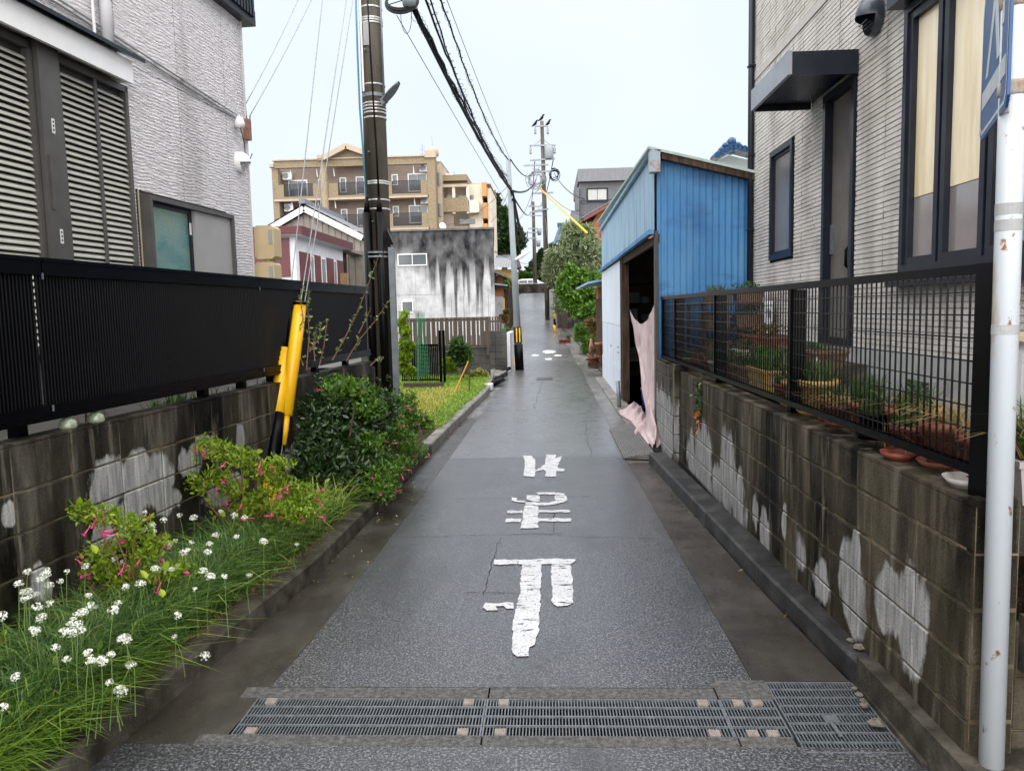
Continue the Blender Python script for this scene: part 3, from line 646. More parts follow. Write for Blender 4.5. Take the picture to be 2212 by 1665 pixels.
# ------------------------------------------------------------------ left house
lh = empty('white_house', LH(5, -3, 0), 'pale grey rendered house on the left with louvred shutters', 'house')
m_lsid = M('wavy_siding', [(.64, .61, .63), (.72, .69, .71), (.78, .75, .77)], scale=6, stretch=(1, 1, 6), rough=.75, bump=.8, bscale=13, bstretch=(1.2, 1.2, 6.5), bdist=.03, over=[((.46, .44, .445), 1.2, (1, 1.4, .22), .52, .75)])
MB().fbox(LH, -1, 8.5, -6, -.02, .0, 7.5).build('wall', m_rjoint, lh)
hol = [(6.42, 7.98, 1.2, 2.76), (2.0, 6.3, 1.0, 3.6)]
a = -1.0
while a < 8.5:
    c = min(a+.91, 8.54)
    for z0, z1 in ((.9, 3.78), (3.785, 7.0)):
        for (x0, x1, y0, y1) in cut([(a+.002, c-.002, z0, z1)], hol):
            nu, nv = max(2, int((x1-x0)/.035)), max(2, int((y1-y0)/.008))
            nu = min(nu, 26); nv = min(nv, 360)
            def rip(s, z): return .0035*math.sin(z*2*math.pi/.03+1.6*math.sin(s*7+z*3)+1.1*math.sin(s*17-z*5)+.7*math.sin(s*31+z*11))+.002*math.sin(z*290+s*23)
            b = MB(); b.grid(lambda u, v: LH(x0+(x1-x0)*u, rip(x0+(x1-x0)*u, y0+(y1-y0)*v), y0+(y1-y0)*v), nu, nv); b.build('siding_board', m_lsid, lh, True, False)
    a = c
MB().fbox(LH, 8.535, 8.56, -.3, .012, .9, 7.5).build('corner_trim', M('corner', [(.52, .5, .5), (.58, .56, .56)], rough=.6), lh)
MB().fbox(LH, -1, 8.5, -.04, .02, .2, .9).build('foundation', m_found, lh)
# upper roof corner
ev = MB().fbox(LH, 7.2, 8.72, -.3, .10, 4.86, 5.02).build('roof_eave', m_dkframe, lh)
for i in range(9): MB().fbox(LH, 8.05+i*.07, 8.09+i*.07, .10, .125, 4.93, 5.25).build('eave_slat', m_dkframe, lh)
# shutters
m_tau = M('taupe_frame', [(.07, .065, .06), (.095, .09, .084)], scale=6, rough=.5, metal=.2)
m_slat = M('shutter_slat', [(.42, .415, .37), (.52, .515, .46)], scale=9, stretch=(1, 1, 3), rough=.55)
def shutter(s0, s1, z0, z1, mul, label):
    t = empty('louvred_shutter', LH(s0, .04, z0), label, 'shutter', 'louvred shutters of the left house')
    b = MB().fbox(LH, s0, s0+.05, .0, .05, z0, z1); b.fbox(LH, s1-.035, s1, .0, .05, z0, z1); b.fbox(LH, s0, s1, .0, .05, z1-.05, z1+.001); b.fbox(LH, s0, s1, 0, .05, z0-.001, z0+.05); b.build('frame', m_tau, t)
    MB().fbox(LH, s0+.05, s1-.035, -.01, -.002, z0+.05, z1-.05).build('back_panel', m_pit, t)
    for q in mul: MB().fbox(LH, q-.015, q+.015, .031, .045, z0+.05, z1-.05).build('mullion', m_tau, t)
    L = s1-s0-.087
    n = int((z1-z0-.1)/.046); sm = MB()
    sm.prism([(-L/2, .0, -.004), (-L/2, .026, -.024), (-L/2, .030, -.022), (-L/2, .03, -.012), (-L/2, .004, .010), (-L/2, 0, .008)], (L, 0, 0)); me = sm.mesh('slat', m_slat)
    for i in range(n): inst('slat', me, t, LH((s0+s1)/2+.0075, .0, z0+.075+i*.046), (0, 0, -math.pi/2-.07))
    return t
shutter(5.48, 6.33, 1.45, 3.56, [5.93], 'right louvred shutter of the left house, next to the wall, with one mullion')
shutter(4.30, 5.26, 1.45, 3.56, [4.8], 'middle louvred shutter of the left house, left of the wide brown stile')
shutter(3.2, 4.28, 1.45, 3.56, [3.7], 'louvred shutter of the left house cut off by the left edge')
sb = empty('shutter_stile', LH(5.37, 0, 1.45), 'wide brown vertical stile with small white stickers between the shutters', 'shutter post')
MB().fbox(LH, 5.27, 5.475, .0, .085, 1.4, 3.60).build('stile', m_tau, sb)
for z in (2.98, 2.22):
    MB().fbox(LH, 5.355, 5.385, .085, .087, z, z+.10).build('sticker', m_white, sb)
    b = MB()
    for k in range(3): b.fbox(LH, 5.363, 5.377, .087, .088, z+.015+k*.028, z+.03+k*.028)
    b.build('sticker_print', m_pit, sb)
MB().fbox(LH, 5.30, 5.32, .085, .10, 2.45, 2.82).build('latch_bar', m_tau, sb)
# awning over shutters
aw = empty('shutter_awning', LH(5, 0, 3.6), 'white boxed eave above the shutters of the left house', 'eave')
MB().fbox(LH, -.5, 6.22, .145, .175, 3.545, 3.72).build('fascia', m_whitepl, aw)
MB().fbox(LH, 6.19, 6.22, .0, .144, 3.56, 3.715).build('end_board', m_whitepl, aw)
MB().fbox(LH, -.5, 6.185, .0, .144, 3.62, 3.64).build('soffit', M('soffit', [(.22, .18, .15), (.3, .26, .22)], scale=8, rough=.7), aw)
b = MB(); b.hexa([LH(-.5, 0, 3.83), LH(6.3, 0, 3.83), LH(6.3, .235, 3.725), LH(-.5, .235, 3.725), LH(-.5, 0, 3.86), LH(6.3, 0, 3.86), LH(6.3, .235, 3.755), LH(-.5, .235, 3.755)]); b.build('roof_sheet', m_dkframe, aw)
# belt cable conduits and downpipe
for k, (z, lab) in enumerate(((3.80, 'lower grey cable running along the left house wall to the corner'), (3.835, 'upper grey cable running along the left house wall to the corner'))):
    b = MB().tube([LH(3, .025, z+.13), LH(5.6, .025, z+.14), LH(8.3, .025, z-.02)], .009, 6); tag(b.build('wall_cable', m_found), lab, 'cable', 'cables along the left house wall')
dq = empty('downpipe', LH(6.1, 0, 3.8), 'white downpipe with a bend above the boxed eave of the left house', 'downpipe')
MB().tube([LH(6.10, .06, 3.82), LH(6.10, .06, 4.18), LH(6.08, .06, 4.25), LH(6.02, .06, 4.35), LH(6.0, .06, 7)], .045, 12).build('pipe', m_white, dq, True)
MB().lathe(LH(6.10, .06, 4.15), [(.052, 0), (.052, .06)], 14).build('collar', m_white, dq)
MB().tube([LH(5.97, .04, 3.85), LH(5.97, .04, 7)], .012, 8).build('side_pipe', m_white, dq)
# window with obscure glass
lwn = framed(lh, LH, 6.46, 7.96, 1.4, 2.72, .04, -.02, .10, m=m_tau)
m_obs = M('obscure_glass', [(.05, .16, .17), (.13, .24, .22), (.18, .26, .15)], scale=1.6, stretch=(1, 1, 2), rough=.22, spec=.8, bump=1, bscale=60, bdist=.004)
MB().fbox(LH, 6.50, 7.22, .0, .02, 1.44, 2.68).build('pane', m_obs, lwn)
framed(lh, LH, 6.50, 7.22, 1.44, 2.68, .035, .02, .04, m=m_dkframe, name='sash', parent=lwn)
MB().fbox(LH, 7.23, 7.92, .03, .07, 1.44, 2.68).build('shutter_case', M('grey_case', [(.30, .29, .285), (.34, .33, .325)], scale=3, rough=.5), lwn)
MB().fbox(LH, 7.17, 7.20, .041, .045, 2.45, 2.56).build('sticker', m_white, lwn)
MB().fbox(LH, 6.445, 6.458, .0, .008, 1.4, 2.76).build('sealant', M('sealant', [(.5, .45, .3)], rough=.7), lh)
# cable head, bracket
wh2 = empty('cable_entry', LH(8.32, 0, 3.7), 'white cable entry cap and brown insulator bracket at the corner of the left house', 'cable entry')
MB().lathe(LH(8.3, .05, 3.68), [(.05, 0), (.055, .05), (.04, .1), (0, .13)], 12).build('cap', m_whitepl, wh2, True)
MB().fbox(LH, 8.48, 8.56, .0, .06, 3.60, 3.82).build('bracket', M('rusty', [(.2, .08, .05), (.3, .16, .12)], scale=20, rough=.7), wh2)
MB().tube([LH(8.32, .05, 3.68), LH(8.36, .06, 3.55), LH(8.40, .05, 3.42), LH(8.46, .06, 3.36), LH(8.5, .08, 3.45)], .005, 5).build('loop_cable', m_blackpl, wh2)
# twin beige meter boxes
m_bei = M('beige_box', [(.52, .40, .23), (.58, .46, .27)], scale=4, rough=.4)
def meterbox(px0, px1, py0, py1, label):
    p = PY((px0+px1)/2, (py0+py1)/2, 8.85); w = (px1-px0)/F0*8.85; h = (py1-py0)/F0*8.85
    t = empty('meter_box', (p[0], 8.85, p[2]-h/2), label, 'meter box', 'beige electricity meter boxes')
    b = MB(); x0, x1, z0, z1 = p[0]-w/2, p[0]+w/2, p[2]-h/2, p[2]+h/2; c = .03
    b.prism([(x0+c, 8.78, z0), (x1-c, 8.78, z0), (x1, 8.78, z0+c), (x1, 8.78, z1-c), (x1-c, 8.78, z1), (x0+c, 8.78, z1), (x0, 8.78, z1-c), (x0, 8.78, z0+c)], (0, .24, 0)); b.build('case', m_bei, t)
    MB().box(x1-.062, x1-.02, 8.772, 8.779, p[2]-.02, z1-.05).build('meter_window', m_found, t)
    MB().lathe(((x0+x1)/2, 8.90, z0-.05), [(.05, 0), (.07, .03), (.07, .05)], 12).build('cable_neck', m_bei, t)
meterbox(554, 597, 489, 560, 'upper beige meter box beside the corner of the left house')
meterbox(556, 599, 567, 640, 'lower beige meter box beside the corner of the left house, just above the black fence')
b = MB().box(-3.22, -3.17, 8.87, 8.92, .9, 2.7); tag(b.build('meter_post', m_grey), 'thin grey post carrying the beige meter boxes', 'post')

# ------------------------------------------------------------------ blue shed
sh = empty('blue_shed', (2, 14, 0), 'blue corrugated metal shed with an open front on the right of the lane', 'shed')
m_blue = M('blue_corrugated', [(.04, .16, .37), (.055, .21, .44), (.085, .26, .49)], scale=2, stretch=(1, 1, .4), rough=.5, over=[((.03, .11, .28), 1.2, (1, 1, 2.5), .52, .68), ((.12, .27, .42), 2.5, (1, 1, .3), .55, .8), ((.14, .07, .035), 9, (1, 1, .5), .70, .76)])
m_pblue = M('faded_blue', [(.17, .31, .46), (.26, .41, .55), (.32, .46, .57)], scale=3, stretch=(1, 1, .3), rough=.5, over=[((.33, .19, .10), 7, (3, 3, .25), .67, .76), ((.12, .27, .48), 2, (1, 1, .6), .62, .75)])
m_wsheet = M('white_sheet', [(.50, .57, .66), (.60, .66, .74)], scale=3, stretch=(1, 1, .3), rough=.5)
def corr(F, s0, s1, z0f, z1f, m, root, amp=.012, pitch=.076, name='corrugated_sheet', shp=None):
    n = int(round((s1-s0)/pitch))*4; n = max(4, n)
    b = MB()
    def fn(u, v):
        s = s0+(s1-s0)*u; ph = int(round(u*n)) % 4; t = amp*(0, 1, 1, 0)[ph]
        return F(s, t, z0f(s)+(z1f(s)-z0f(s))*v)
    b.grid(fn, n, 1); return b.build(name, m, root, fix=False)
GF = lambda s, t, z: (s, 9.42-t, z)
zt = lambda s: 3.50-(s-1.3)*.255
q = 1.30
while q < 5.5:
    corr(GF, q, q+.76, lambda s: 1.42 if True else 0, zt, m_blue, sh)
    corr(GF, q, q+.76, lambda s: .3, lambda s: 1.44, m_blue, sh, amp=.009); q += .76
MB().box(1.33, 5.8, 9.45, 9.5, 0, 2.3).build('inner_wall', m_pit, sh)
SF = lambda s, t, z: (1.27-t, s, z)
zt2 = lambda s: interp(s, [(9.4, 3.52), (18.7, 3.72)]); zb2 = lambda s: 2.60
s = 9.42
while s < 18.6:
    corr(SF, s, min(s+.92, 18.7), zb2, zt2, m_pblue, sh, amp=.004, pitch=.23, name='fascia_sheet'); s += .93
MB().box(1.20, 1.262, 9.38, 18.8, 2.545, 2.60).build('drip_edge', m_blue, sh)
b = MB(); b.box(1.215, 1.255, 9.36, 18.8, 3.50, 3.55); b.build('ridge_flashing', m_pblue, sh)
# white sliding door sheets, with wheels rail
for a, c in ((14.0, 15.55), (15.57, 17.1), (17.12, 18.7)):
    corr(SF, a, c, lambda s: 1.36, lambda s: 2.52, m_wsheet, sh, amp=.006, name='door_sheet')
    corr(SF, a, c, lambda s: .58, lambda s: 1.355, m_wsheet, sh, amp=.002, name='door_sheet')
    MB().fbox(SF, a, c, .0, .012, -.05, .575).build('door_sheet', m_wsheet, sh)
for s_, z_ in ((14.25, .95), (14.25, .85), (15.9, .9)): MB().fbox(SF, s_, s_+.1, .012, .03, z_, z_+.02).build('door_handle', m_grey, sh)
MB().fbox(SF, 9.4, 18.7, -.06, -.02, 2.44, 2.545).build('door_rail', m_wood, sh)
# posts at the opening
for s_, m_, d_ in ((13.6, m_wood, .12), (13.84, m_wood, .12), (9.36, m_greywood, .035)):
    MB().fbox(SF, s_, s_+.13, -d_, -.002, -.02, 2.58).build('post', m_, sh)
MB().fbox(SF, 13.25, 13.4, -.75, -.62, 0, 2.5).build('post', m_wood, sh)
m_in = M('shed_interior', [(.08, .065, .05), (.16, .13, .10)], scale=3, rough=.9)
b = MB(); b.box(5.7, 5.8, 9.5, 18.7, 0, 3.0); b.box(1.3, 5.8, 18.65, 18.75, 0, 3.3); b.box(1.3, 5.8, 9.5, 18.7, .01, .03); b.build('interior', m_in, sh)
for z in (.5, .95, 1.4, 1.9):
    MB().box(3.2, 3.6, 10, 18, z, z+.03).build('shelf', m_wood, sh)
for k in range(14):
    x = 3.22; y = 10.3+k*.55; z = random.choice((.53, .98, 1.43)); MB().box(x, x+.3, y, y+random.uniform(.2, .45), z, z+random.uniform(.15, .35)).build('stored_box', random.choice((m_wood, m_found, m_grey)), sh)
for z in (.4, .85, 1.3, 1.75, 2.2): MB().box(1.55, 2.7, 17.9, 18.5, z, z+.03).build('shelf', m_wood, sh)
for k in range(16):
    x = 1.56+(k % 4)*.28; z = (.435, .885, 1.335, 1.785)[k//4]; MB().box(x, x+random.uniform(.15, .24), 17.95, 18.3, z, z+random.uniform(.12, .34)).build('stored_box', random.choice((m_found, m_grey, m_pblue, m_curbl, m_wood)), sh)
# roof: pale green metal over weathered beam
b = MB(); b.hexa([(1.18, 9.25, 3.515), (5.9, 9.25, 2.30), (5.9, 18.9, 2.5), (1.18, 18.9, 3.715), (1.18, 9.25, 3.545), (5.9, 9.25, 2.33), (5.9, 18.9, 2.53), (1.18, 18.9, 3.745)])
b.build('roof_sheet', M('green_roof', [(.30, .40, .36), (.42, .50, .46)], scale=5, rough=.5), sh)
b = MB(); b.hexa([(1.34, 9.27, 3.40), (5.9, 9.27, 2.22), (5.9, 9.36, 2.22), (1.34, 9.36, 3.40), (1.34, 9.27, 3.49), (5.9, 9.27, 2.315), (5.9, 9.36, 2.315), (1.34, 9.36, 3.49)]); b.build('gable_beam', m_wood, sh)
b = MB(); b.box(1.2, 1.32, 9.25, 9.40, 3.25, 3.50); b.build('corner_flashing', M('rust_flash', [(.30, .18, .12), (.36, .42, .46), (.25, .4, .5)], scale=14, rough=.6), sh)
# threshold slab, ramp plate, pipe
b = MB(); b.box(1.06, 1.30, 9.0, 18.7, -.04, .035); tag(b.build('shed_threshold', m_curbl), kind='structure')
rp = empty('ramp_plate', (1.1, 10, 0), 'grey ribbed ramp plate over the gutter in front of the shed opening', 'ramp')
m_ramp = M('ramp_plastic', [(.09, .088, .085), (.15, .145, .14)], scale=8, rough=.5)
b = MB(); b.hexa([(.80, 8.5, .008), (1.12, 8.35, .02), (1.12, 10.6, .03), (.80, 10.6, .008), (.80, 8.5, .022), (1.12, 8.35, .09), (1.12, 10.6, .09), (.80, 10.6, .022)]); b.build('plate', m_ramp, rp)
rm = MB().bar((0, -1.08, 0), (0, 1.08, 0), .012, .012).mesh('rib', m_ramp)
for i in range(11): inst('rib', rm, rp, (.82+i*.029, 9.52, .03+i*.0062))
dp2 = empty('standing_pipe', (1.1, 12.3, 0), 'short grey plastic pipe standing against the white shed door', 'pipe')
MB().tube([PZ(1338, 884, 0)+np.array([0, 0, 0]), PZ(1338, 884, 0)+np.array([-.02, .05, .47])], .035, 12).build('pipe', m_grey, dp2, True)
# blue bucket and dark things in the shed
bk = empty('blue_bucket', (1.75, 12.4, .03), 'blue plastic bucket on the floor just inside the shed', 'bucket')
MB().lathe((1.62, 12.6, .03), [(.12, 0), (.15, .32), (.16, .32), (.16, .34), (.13, .34), (.11, .02)], 18).build('tub', M('bucket_blue', [(.03, .12, .4)], rough=.4), bk, True)
# pink cloth
m_pink = M('pink_cloth', [(.36, .27, .275), (.50, .385, .39), (.55, .44, .44)], scale=4, rough=.85, bump=.3, bscale=200)
pc = empty('pink_sheet', (1.25, 11, 0), 'pale pink cloth sheet hung across the shed opening and trailing on the ground', 'cloth')
b = MB()
def cl(u, v):
    s = lerp(9.52, 12.6, u); ztop = 1.62-1.25*.28*math.sin(math.pi*min(1, u*1.0))+(.06*(1-u))-.0*u
    ztop = 1.44+.42*((.6-u)/.6)**1.7 if u < .6 else 1.44+.22*((u-.6)/.4)**1.8
    sl = lerp(9.50, interp(v, [(0, 12.6), (.3, 12.3), (.6, 11.3), (.85, 10.9), (1, 11.0)]), u)
    z = lerp(ztop, .05, v)
    x = 1.33+min(1, .25+v*3)*(.022*math.sin(u*19+v*2.5)+.018*math.sin(u*37-v*6))+.045*v*math.sin(u*9+1)+.03*math.sin(v*9+u*5)*u
    return (x, sl, z)
b.grid(cl, 44, 40); b.build('hanging_part', m_pink, pc, True, False)
b = MB()
def c2(u, v):
    s = lerp(9.1, 12.6, u); w = .28+.08*math.sin(u*9)
    x = 1.37-w*v-.05*math.sin(u*5); h = .065*math.sin(math.pi*min(1, v+.15))*(1+.8*math.sin(u*31+v*9))*.7
    return (x, s-.3*v*u+.04*math.sin(v*14), .05+abs(h)+.04*(1-v))
b.grid(c2, 50, 14); b.build('trailing_part', m_pink, pc, True, False)
b = MB()
def c3(u, v):  # the tail pulled forward beside the pier
    y = lerp(8.75, 9.6, u); wd = lerp(.05, .2, min(1, u*2)); x = 1.15+wd*v; h = lerp(.12, .52, u*u)*math.sin(math.pi*(v*.8+.1))*(1+.25*math.sin(v*13+u*4))
    return (x, y, .04+h*.9)
b.grid(c3, 18, 16); b.build('trailing_tail', m_pink, pc, True, False)

# ================================================================== POLES AND SIGN
pl = empty('utility_pole', (-2.46, 11.35, 0), 'large concrete utility pole with two black cable guards and steel bands, left of the lane', 'utility pole')
PC = lambda z: (-2.5+.018*z*.0, 11.35)
MB().tube([(-2.49, 11.35, -.3), (-2.47, 11.35, 12)], [.185, .135], 28).build('pole', m_conc, pl, True)
def pr_(z): return lerp(.185, .135, (z+.3)/12.3)
m_band2 = M('steel_band', [(.45, .44, .42), (.62, .61, .6)], scale=20, rough=.35, metal=.5)
for z in (5.98, 5.83, 5.80, 5.765, 4.92, 4.66, 4.62, 4.575, 4.53, 4.46, 3.56, 3.53, 3.30, 3.17):
    MB().lathe((-2.475, 11.35, z), [(pr_(z)+.004, 0), (pr_(z)+.006, .004), (pr_(z)+.006, .018), (pr_(z)+.004, .022)], 28).build('steel_band', m_band2, pl)
MB().lathe((-2.475, 11.35, 4.76), [(pr_(4.7)+.008, 0), (pr_(4.7)+.008, .05)], 28).build('perforated_band', m_grey, pl)
for (x, z0, z1, nm) in ((-2.60, -.1, 3.12, 'cable_guard'), (-2.42, -.1, 3.12, 'cable_guard')):
    MB().tube([(x, 11.15, z0), (x, 11.15, z1)], .062, 16).build(nm, m_blackpl, pl, True)
    MB().tube([(x, 11.15, z1), (x, 11.16, z1+.22)], [.05, .02], 12).build('cable_boot', m_blackpl, pl, True)
MB().tube([(-2.60, 11.16, 3.3), (-2.625, 11.17, 4), (-2.655, 11.2, 4.6), (-2.655, 11.2, 5.4), (-2.64, 11.2, 7)], .014, 8).build('teal_cable', M('teal_cable', [(.05, .22, .30)], rough=.5), pl, True)
MB().tube([(-2.42, 11.16, 3.3), (-2.43, 11.165, 4), (-2.45, 11.18, 4.6), (-2.47, 11.19, 5.4), (-2.49, 11.2, 7)], .013, 8).build('black_cable', m_blackpl, pl, True)
MB().tube([(-2.31, 11.25, 4.6), (-2.312, 11.27, 7)], .014, 8).build('side_cable', m_grey, pl, True)
MB().box(-2.60, -2.575, 11.185, 11.20, 4.82, 7).build('cover_strip', m_whitepl, pl)
MB().box(-2.56, -2.48, 11.178, 11.19, 5.45, 5.76).build('number_plate', m_found, pl)
MB().lathe((-2.5, 11.25, 2.54), [(.19, 0), (.19, .025)], 20).build('clamp', m_grey, pl); MB().lathe((-2.5, 11.25, 2.48), [(.19, 0), (.19, .025)], 20).build('clamp', m_grey, pl)
for z, x in ((5.38, -2.53), (3.98, -2.53), (3.0, -2.51)): MB().tube([(x, 11.22, z), (x, 11.1, z-.01)], .011, 8).build('step_bolt', m_grey, pl)
stp = MB().box(-2.315, -2.24, 11.16, 11.28, -.1, 2.62); stp.build('steel_channel', m_grey, pl)
b = MB(); b.prism([(-2.33, 11.15, 2.9), (-2.23, 11.15, 2.66), (-2.33, 11.15, 2.66)], (0, .1, 0)); b.build('channel_bracket', m_blackpl, pl)
lp = empty('street_lamp', (-2.25, 11.2, 4.7), 'small grey LED street lamp reaching out from the large concrete pole', 'street lamp')
b = MB(); b.bar((-2.33, 11.2, 4.66), (-2.26, 11.15, 4.70), .05, .10); b.build('bracket', m_grey, lp)
b = MB(); A, Bq = np.array((-2.27, 11.1, 4.66)), np.array((-2.02, 10.9, 4.84))
def lf(u, v):
    c = lerp(A, Bq, u); w = .085*math.sin(math.pi*min(.98, max(.12, u*.8+.2)))**.5; a = 2*math.pi*v
    return c+np.array([0.3, -.4, -.1])*0+np.array([.45, .8, 0])*w*math.cos(a)+np.array([-.35, 0, .8])*.028*math.sin(a)
b.grid(lf, 10, 14); b.build('lamp_head', m_grey, lp, True)

# guy wires with guards
m_guy = M('guy_wire', [(.22, .23, .25), (.32, .33, .35)], scale=30, rough=.4, metal=.4)
def guy(base, mid, topp, label, bands, r0, r1):
    t = empty('guy_wire', base, label, 'guy wire')
    MB().tube([base, mid, topp], .0055, 6).build('wire', m_guy, t)
    B, Mi = np.array(base, float), np.array(mid, float)
    for (u0, u1, m, r) in bands:
        MB().tube([lerp(B, Mi, u0), lerp(B, Mi, (u0+u1)/2), lerp(B, Mi, u1)], [r*.9, r, r*.92], 16).build('guard_sleeve', m, t, True)
    return t
g0 = PZ(576, 1118, .11)
guy(g0, PY(626, 643, 6.80), PY(697, -5, 8.85), 'guy wire with banded black and yellow guard sleeves left of the plain yellow one', [(0, .16, m_yel, .06), (.16, .44, m_black, .062), (.44, .74, m_yel, .062), (.74, 1, m_black, .028)], .06, .05)
g1 = PZ(592, 1100, .11)
guy(g1, PY(649, 655, 6.62), PY(749, -5, 8.75), 'guy wire with a long bright yellow guard sleeve by the black fence', [(.30, .45, m_yel, .035), (.44, 1.0, m_yel, .058)], .06, .05)
t_ = bpy.data.objects[-1] if False else None
b = MB().tube([PY(658, 655, 6.64), PY(763, -5, 8.8)], .0055, 6); tag(b.build('guy_wire', m_guy), 'thin guy wire without a guard, rightmost of those over the yellow sleeve', 'guy wire')
b = MB().lathe(PY(649, 655, 6.62)-np.array([0, 0, .012]), [(.061, 0), (.063, .02), (.05, .028), (0, .03)], 16); tag(b.build('sleeve_cap', m_blackpl), 'black cap on top of the long yellow guard sleeve', 'cap')

# mast of the road sign
sp = empty('sign_pole', (1.50, 2.58, .1), 'white painted steel sign pole with rust spots at the near right corner of the wall', 'pole')
m_wpole = M('rusty_white_pole', [(.56, .61, .66), (.66, .70, .74)], scale=3, stretch=(1, 1, .3), rough=.35, over=[((.30, .12, .03), 22, (1, 1, .6), .65, .70), ((.42, .27, .10), 5, (1, 1, .35), .58, .72)])
p0 = PZ(2141, 1650, .14); p1 = PY(2191, 100, p0[1]+.01); p2 = p0+(p1-p0)*1.8
MB().tube([p0, p2], .0375, 28).build('post', m_wpole, sp, True)
PD = _n(p1-p0)
def onpole(py): 
    for i in range(400):
        q = p0+PD*(i*.01); c = RM.T@(q-CAM); yy = CY-F0*c[1]/-c[2]
        if yy < py: return q
    return q
m_rust = M('rust', [(.26, .12, .05), (.36, .30, .24), (.46, .43, .38)], scale=30, rough=.8)
for y_, nm in ((200, 'sign_clamp'), (10, 'sign_clamp')):
    q = onpole(y_); MB().lathe(q, [(.0385, -.022), (.042, -.018), (.042, .018), (.0385, .022)], 24, ax=tuple(PD)).build(nm, m_rust, sp, True)
q = onpole(470); 
for dy in (0, .05): MB().lathe(q-PD*dy, [(.0385, 0), (.0385, .035)], 24, ax=tuple(PD)).build('sticker', m_found, sp)
q = onpole(725); MB().lathe(q, [(.0385, 0), (.0385, .03)], 24, ax=tuple(PD)).build('sticker', m_found, sp)
# sign plate: a pentagon seen nearly edge on
sg = empty('pedestrian_sign', tuple(onpole(200)), 'blue five-sided road sign with white figure and stripe, seen almost edge on', 'road sign')
A = PY(2176, 240, 2.38); Bp = PY(2117, 299, 2.93)
ux = np.array([A[0]-Bp[0], A[1]-Bp[1], 0]); Wd = np.linalg.norm(ux); ux = ux/Wd; nrm = np.array([ux[1], -ux[0], 0])
if nrm[0] > 0: nrm = -nrm
zb = (A[2]+Bp[2])/2
def SG(u, v, t): return Bp*np.array([1, 1, 0])+ux*u*Wd+np.array([0, 0, zb+v*Wd])+nrm*t     # u 0 far .. 1 near
def plate(pts, t, th, m, nm):
    b = MB(); b.prism([SG(u, v, t) for u, v in pts], nrm*th); return b.build(nm, m, sg)
m_sblue = M('sign_blue', [(.008, .06, .19), (.014, .09, .25)], scale=8, rough=.4)
m_swht = M('sign_white', [(.42, .46, .50), (.55, .6, .63)], scale=12, rough=.4)
out = [(.06, 0), (.94, 0), (1, .05), (1.0, .72), (.97, .8), (.53, 1.12), (.47, 1.12), (.03, .8), (0, .72), (0, .05)]
plate(out, -.006, .008, m_sblue, 'plate')
def ring(i0, i1):
    c = np.array([.5, .5]); O = [tuple(c+(np.array(p)-c)*i0) for p in out]; I = [tuple(c+(np.array(p)-c)*i1) for p in out]
    b = MB(); n = len(out); v = [SG(u, w, .003) for u, w in O+I]; b.add(v, [(i, (i+1) % n, n+(i+1) % n, n+i) for i in range(n)]); b.build('border', m_swht, sg, fix=False)
ring(.95, .91)
plate([(.08, .17), (.92, .17), (.92, .27), (.08, .27)], .0025, .001, m_swht, 'stripe')
plate([(.20, .32), (.30, .32), (.50, .62), (.58, .80), (.48, .82), (.40, .62)], .0025, .001, m_swht, 'figure_leg')
plate([(.62, .32), (.72, .32), (.62, .55), (.56, .80), (.48, .80), (.52, .55)], .0025, .001, m_swht, 'figure_leg')
plate([(.70, .45), (.82, .45), (.82, .56), (.70, .56)], .0025, .001, m_swht, 'figure_arm')
for z in (.03, .6): 
    q = SG(.8, z, -.01); b = MB().bar(q, p0+PD*((q[2]-p0[2])/PD[2]), .02, .03); b.build('bracket', m_rust, sg)

# second pole, grey steel
p2b = empty('utility_pole', (-.9, 21.6, 0), 'thin grey steel pole with a black and yellow band left of the lane', 'utility pole')
P2 = lambda z: (lerp(-.87, -1.06, z/5.85), 21.6)
m_gpole = M('grey_steel_pole', [(.17, .2, .215), (.24, .27, .285)], scale=2, rough=.45)
MB().tube([(P2(-.1)[0], 21.6, -.1), (P2(5.85)[0], 21.6, 5.85)], [.105, .062], 16).build('pole', m_gpole, p2b, True)
MB().tube([(P2(0)[0], 21.6, 0), (P2(.75)[0], 21.6, .72)], .125, 16).build('black_wrap', m_blackpl, p2b, True)
MB().tube([(P2(.8)[0], 21.6, .76), (P2(1.2)[0], 21.6, 1.20)], .112, 16).build('band_sleeve', m_blackpl, p2b, True)
for dx in (-.03, .055): MB().box(P2(1)[0]+dx-.012, P2(1)[0]+dx+.022, 21.475, 21.487, .78, 1.18).build('yellow_strip', m_yel, p2b)
lp2 = empty('street_lamp', (P2(3.4)[0]+.2, 21.5, 3.3), 'small pale street lamp on the thin grey steel pole', 'street lamp')
MB().tube([(P2(3.1)[0], 21.55, 3.05), (P2(3.1)[0]+.2, 21.5, 3.14), (P2(3.1)[0]+.5, 21.4, 3.32)], [.02, .055, .03], 10).build('lamp_head', m_whitepl, lp2, True)

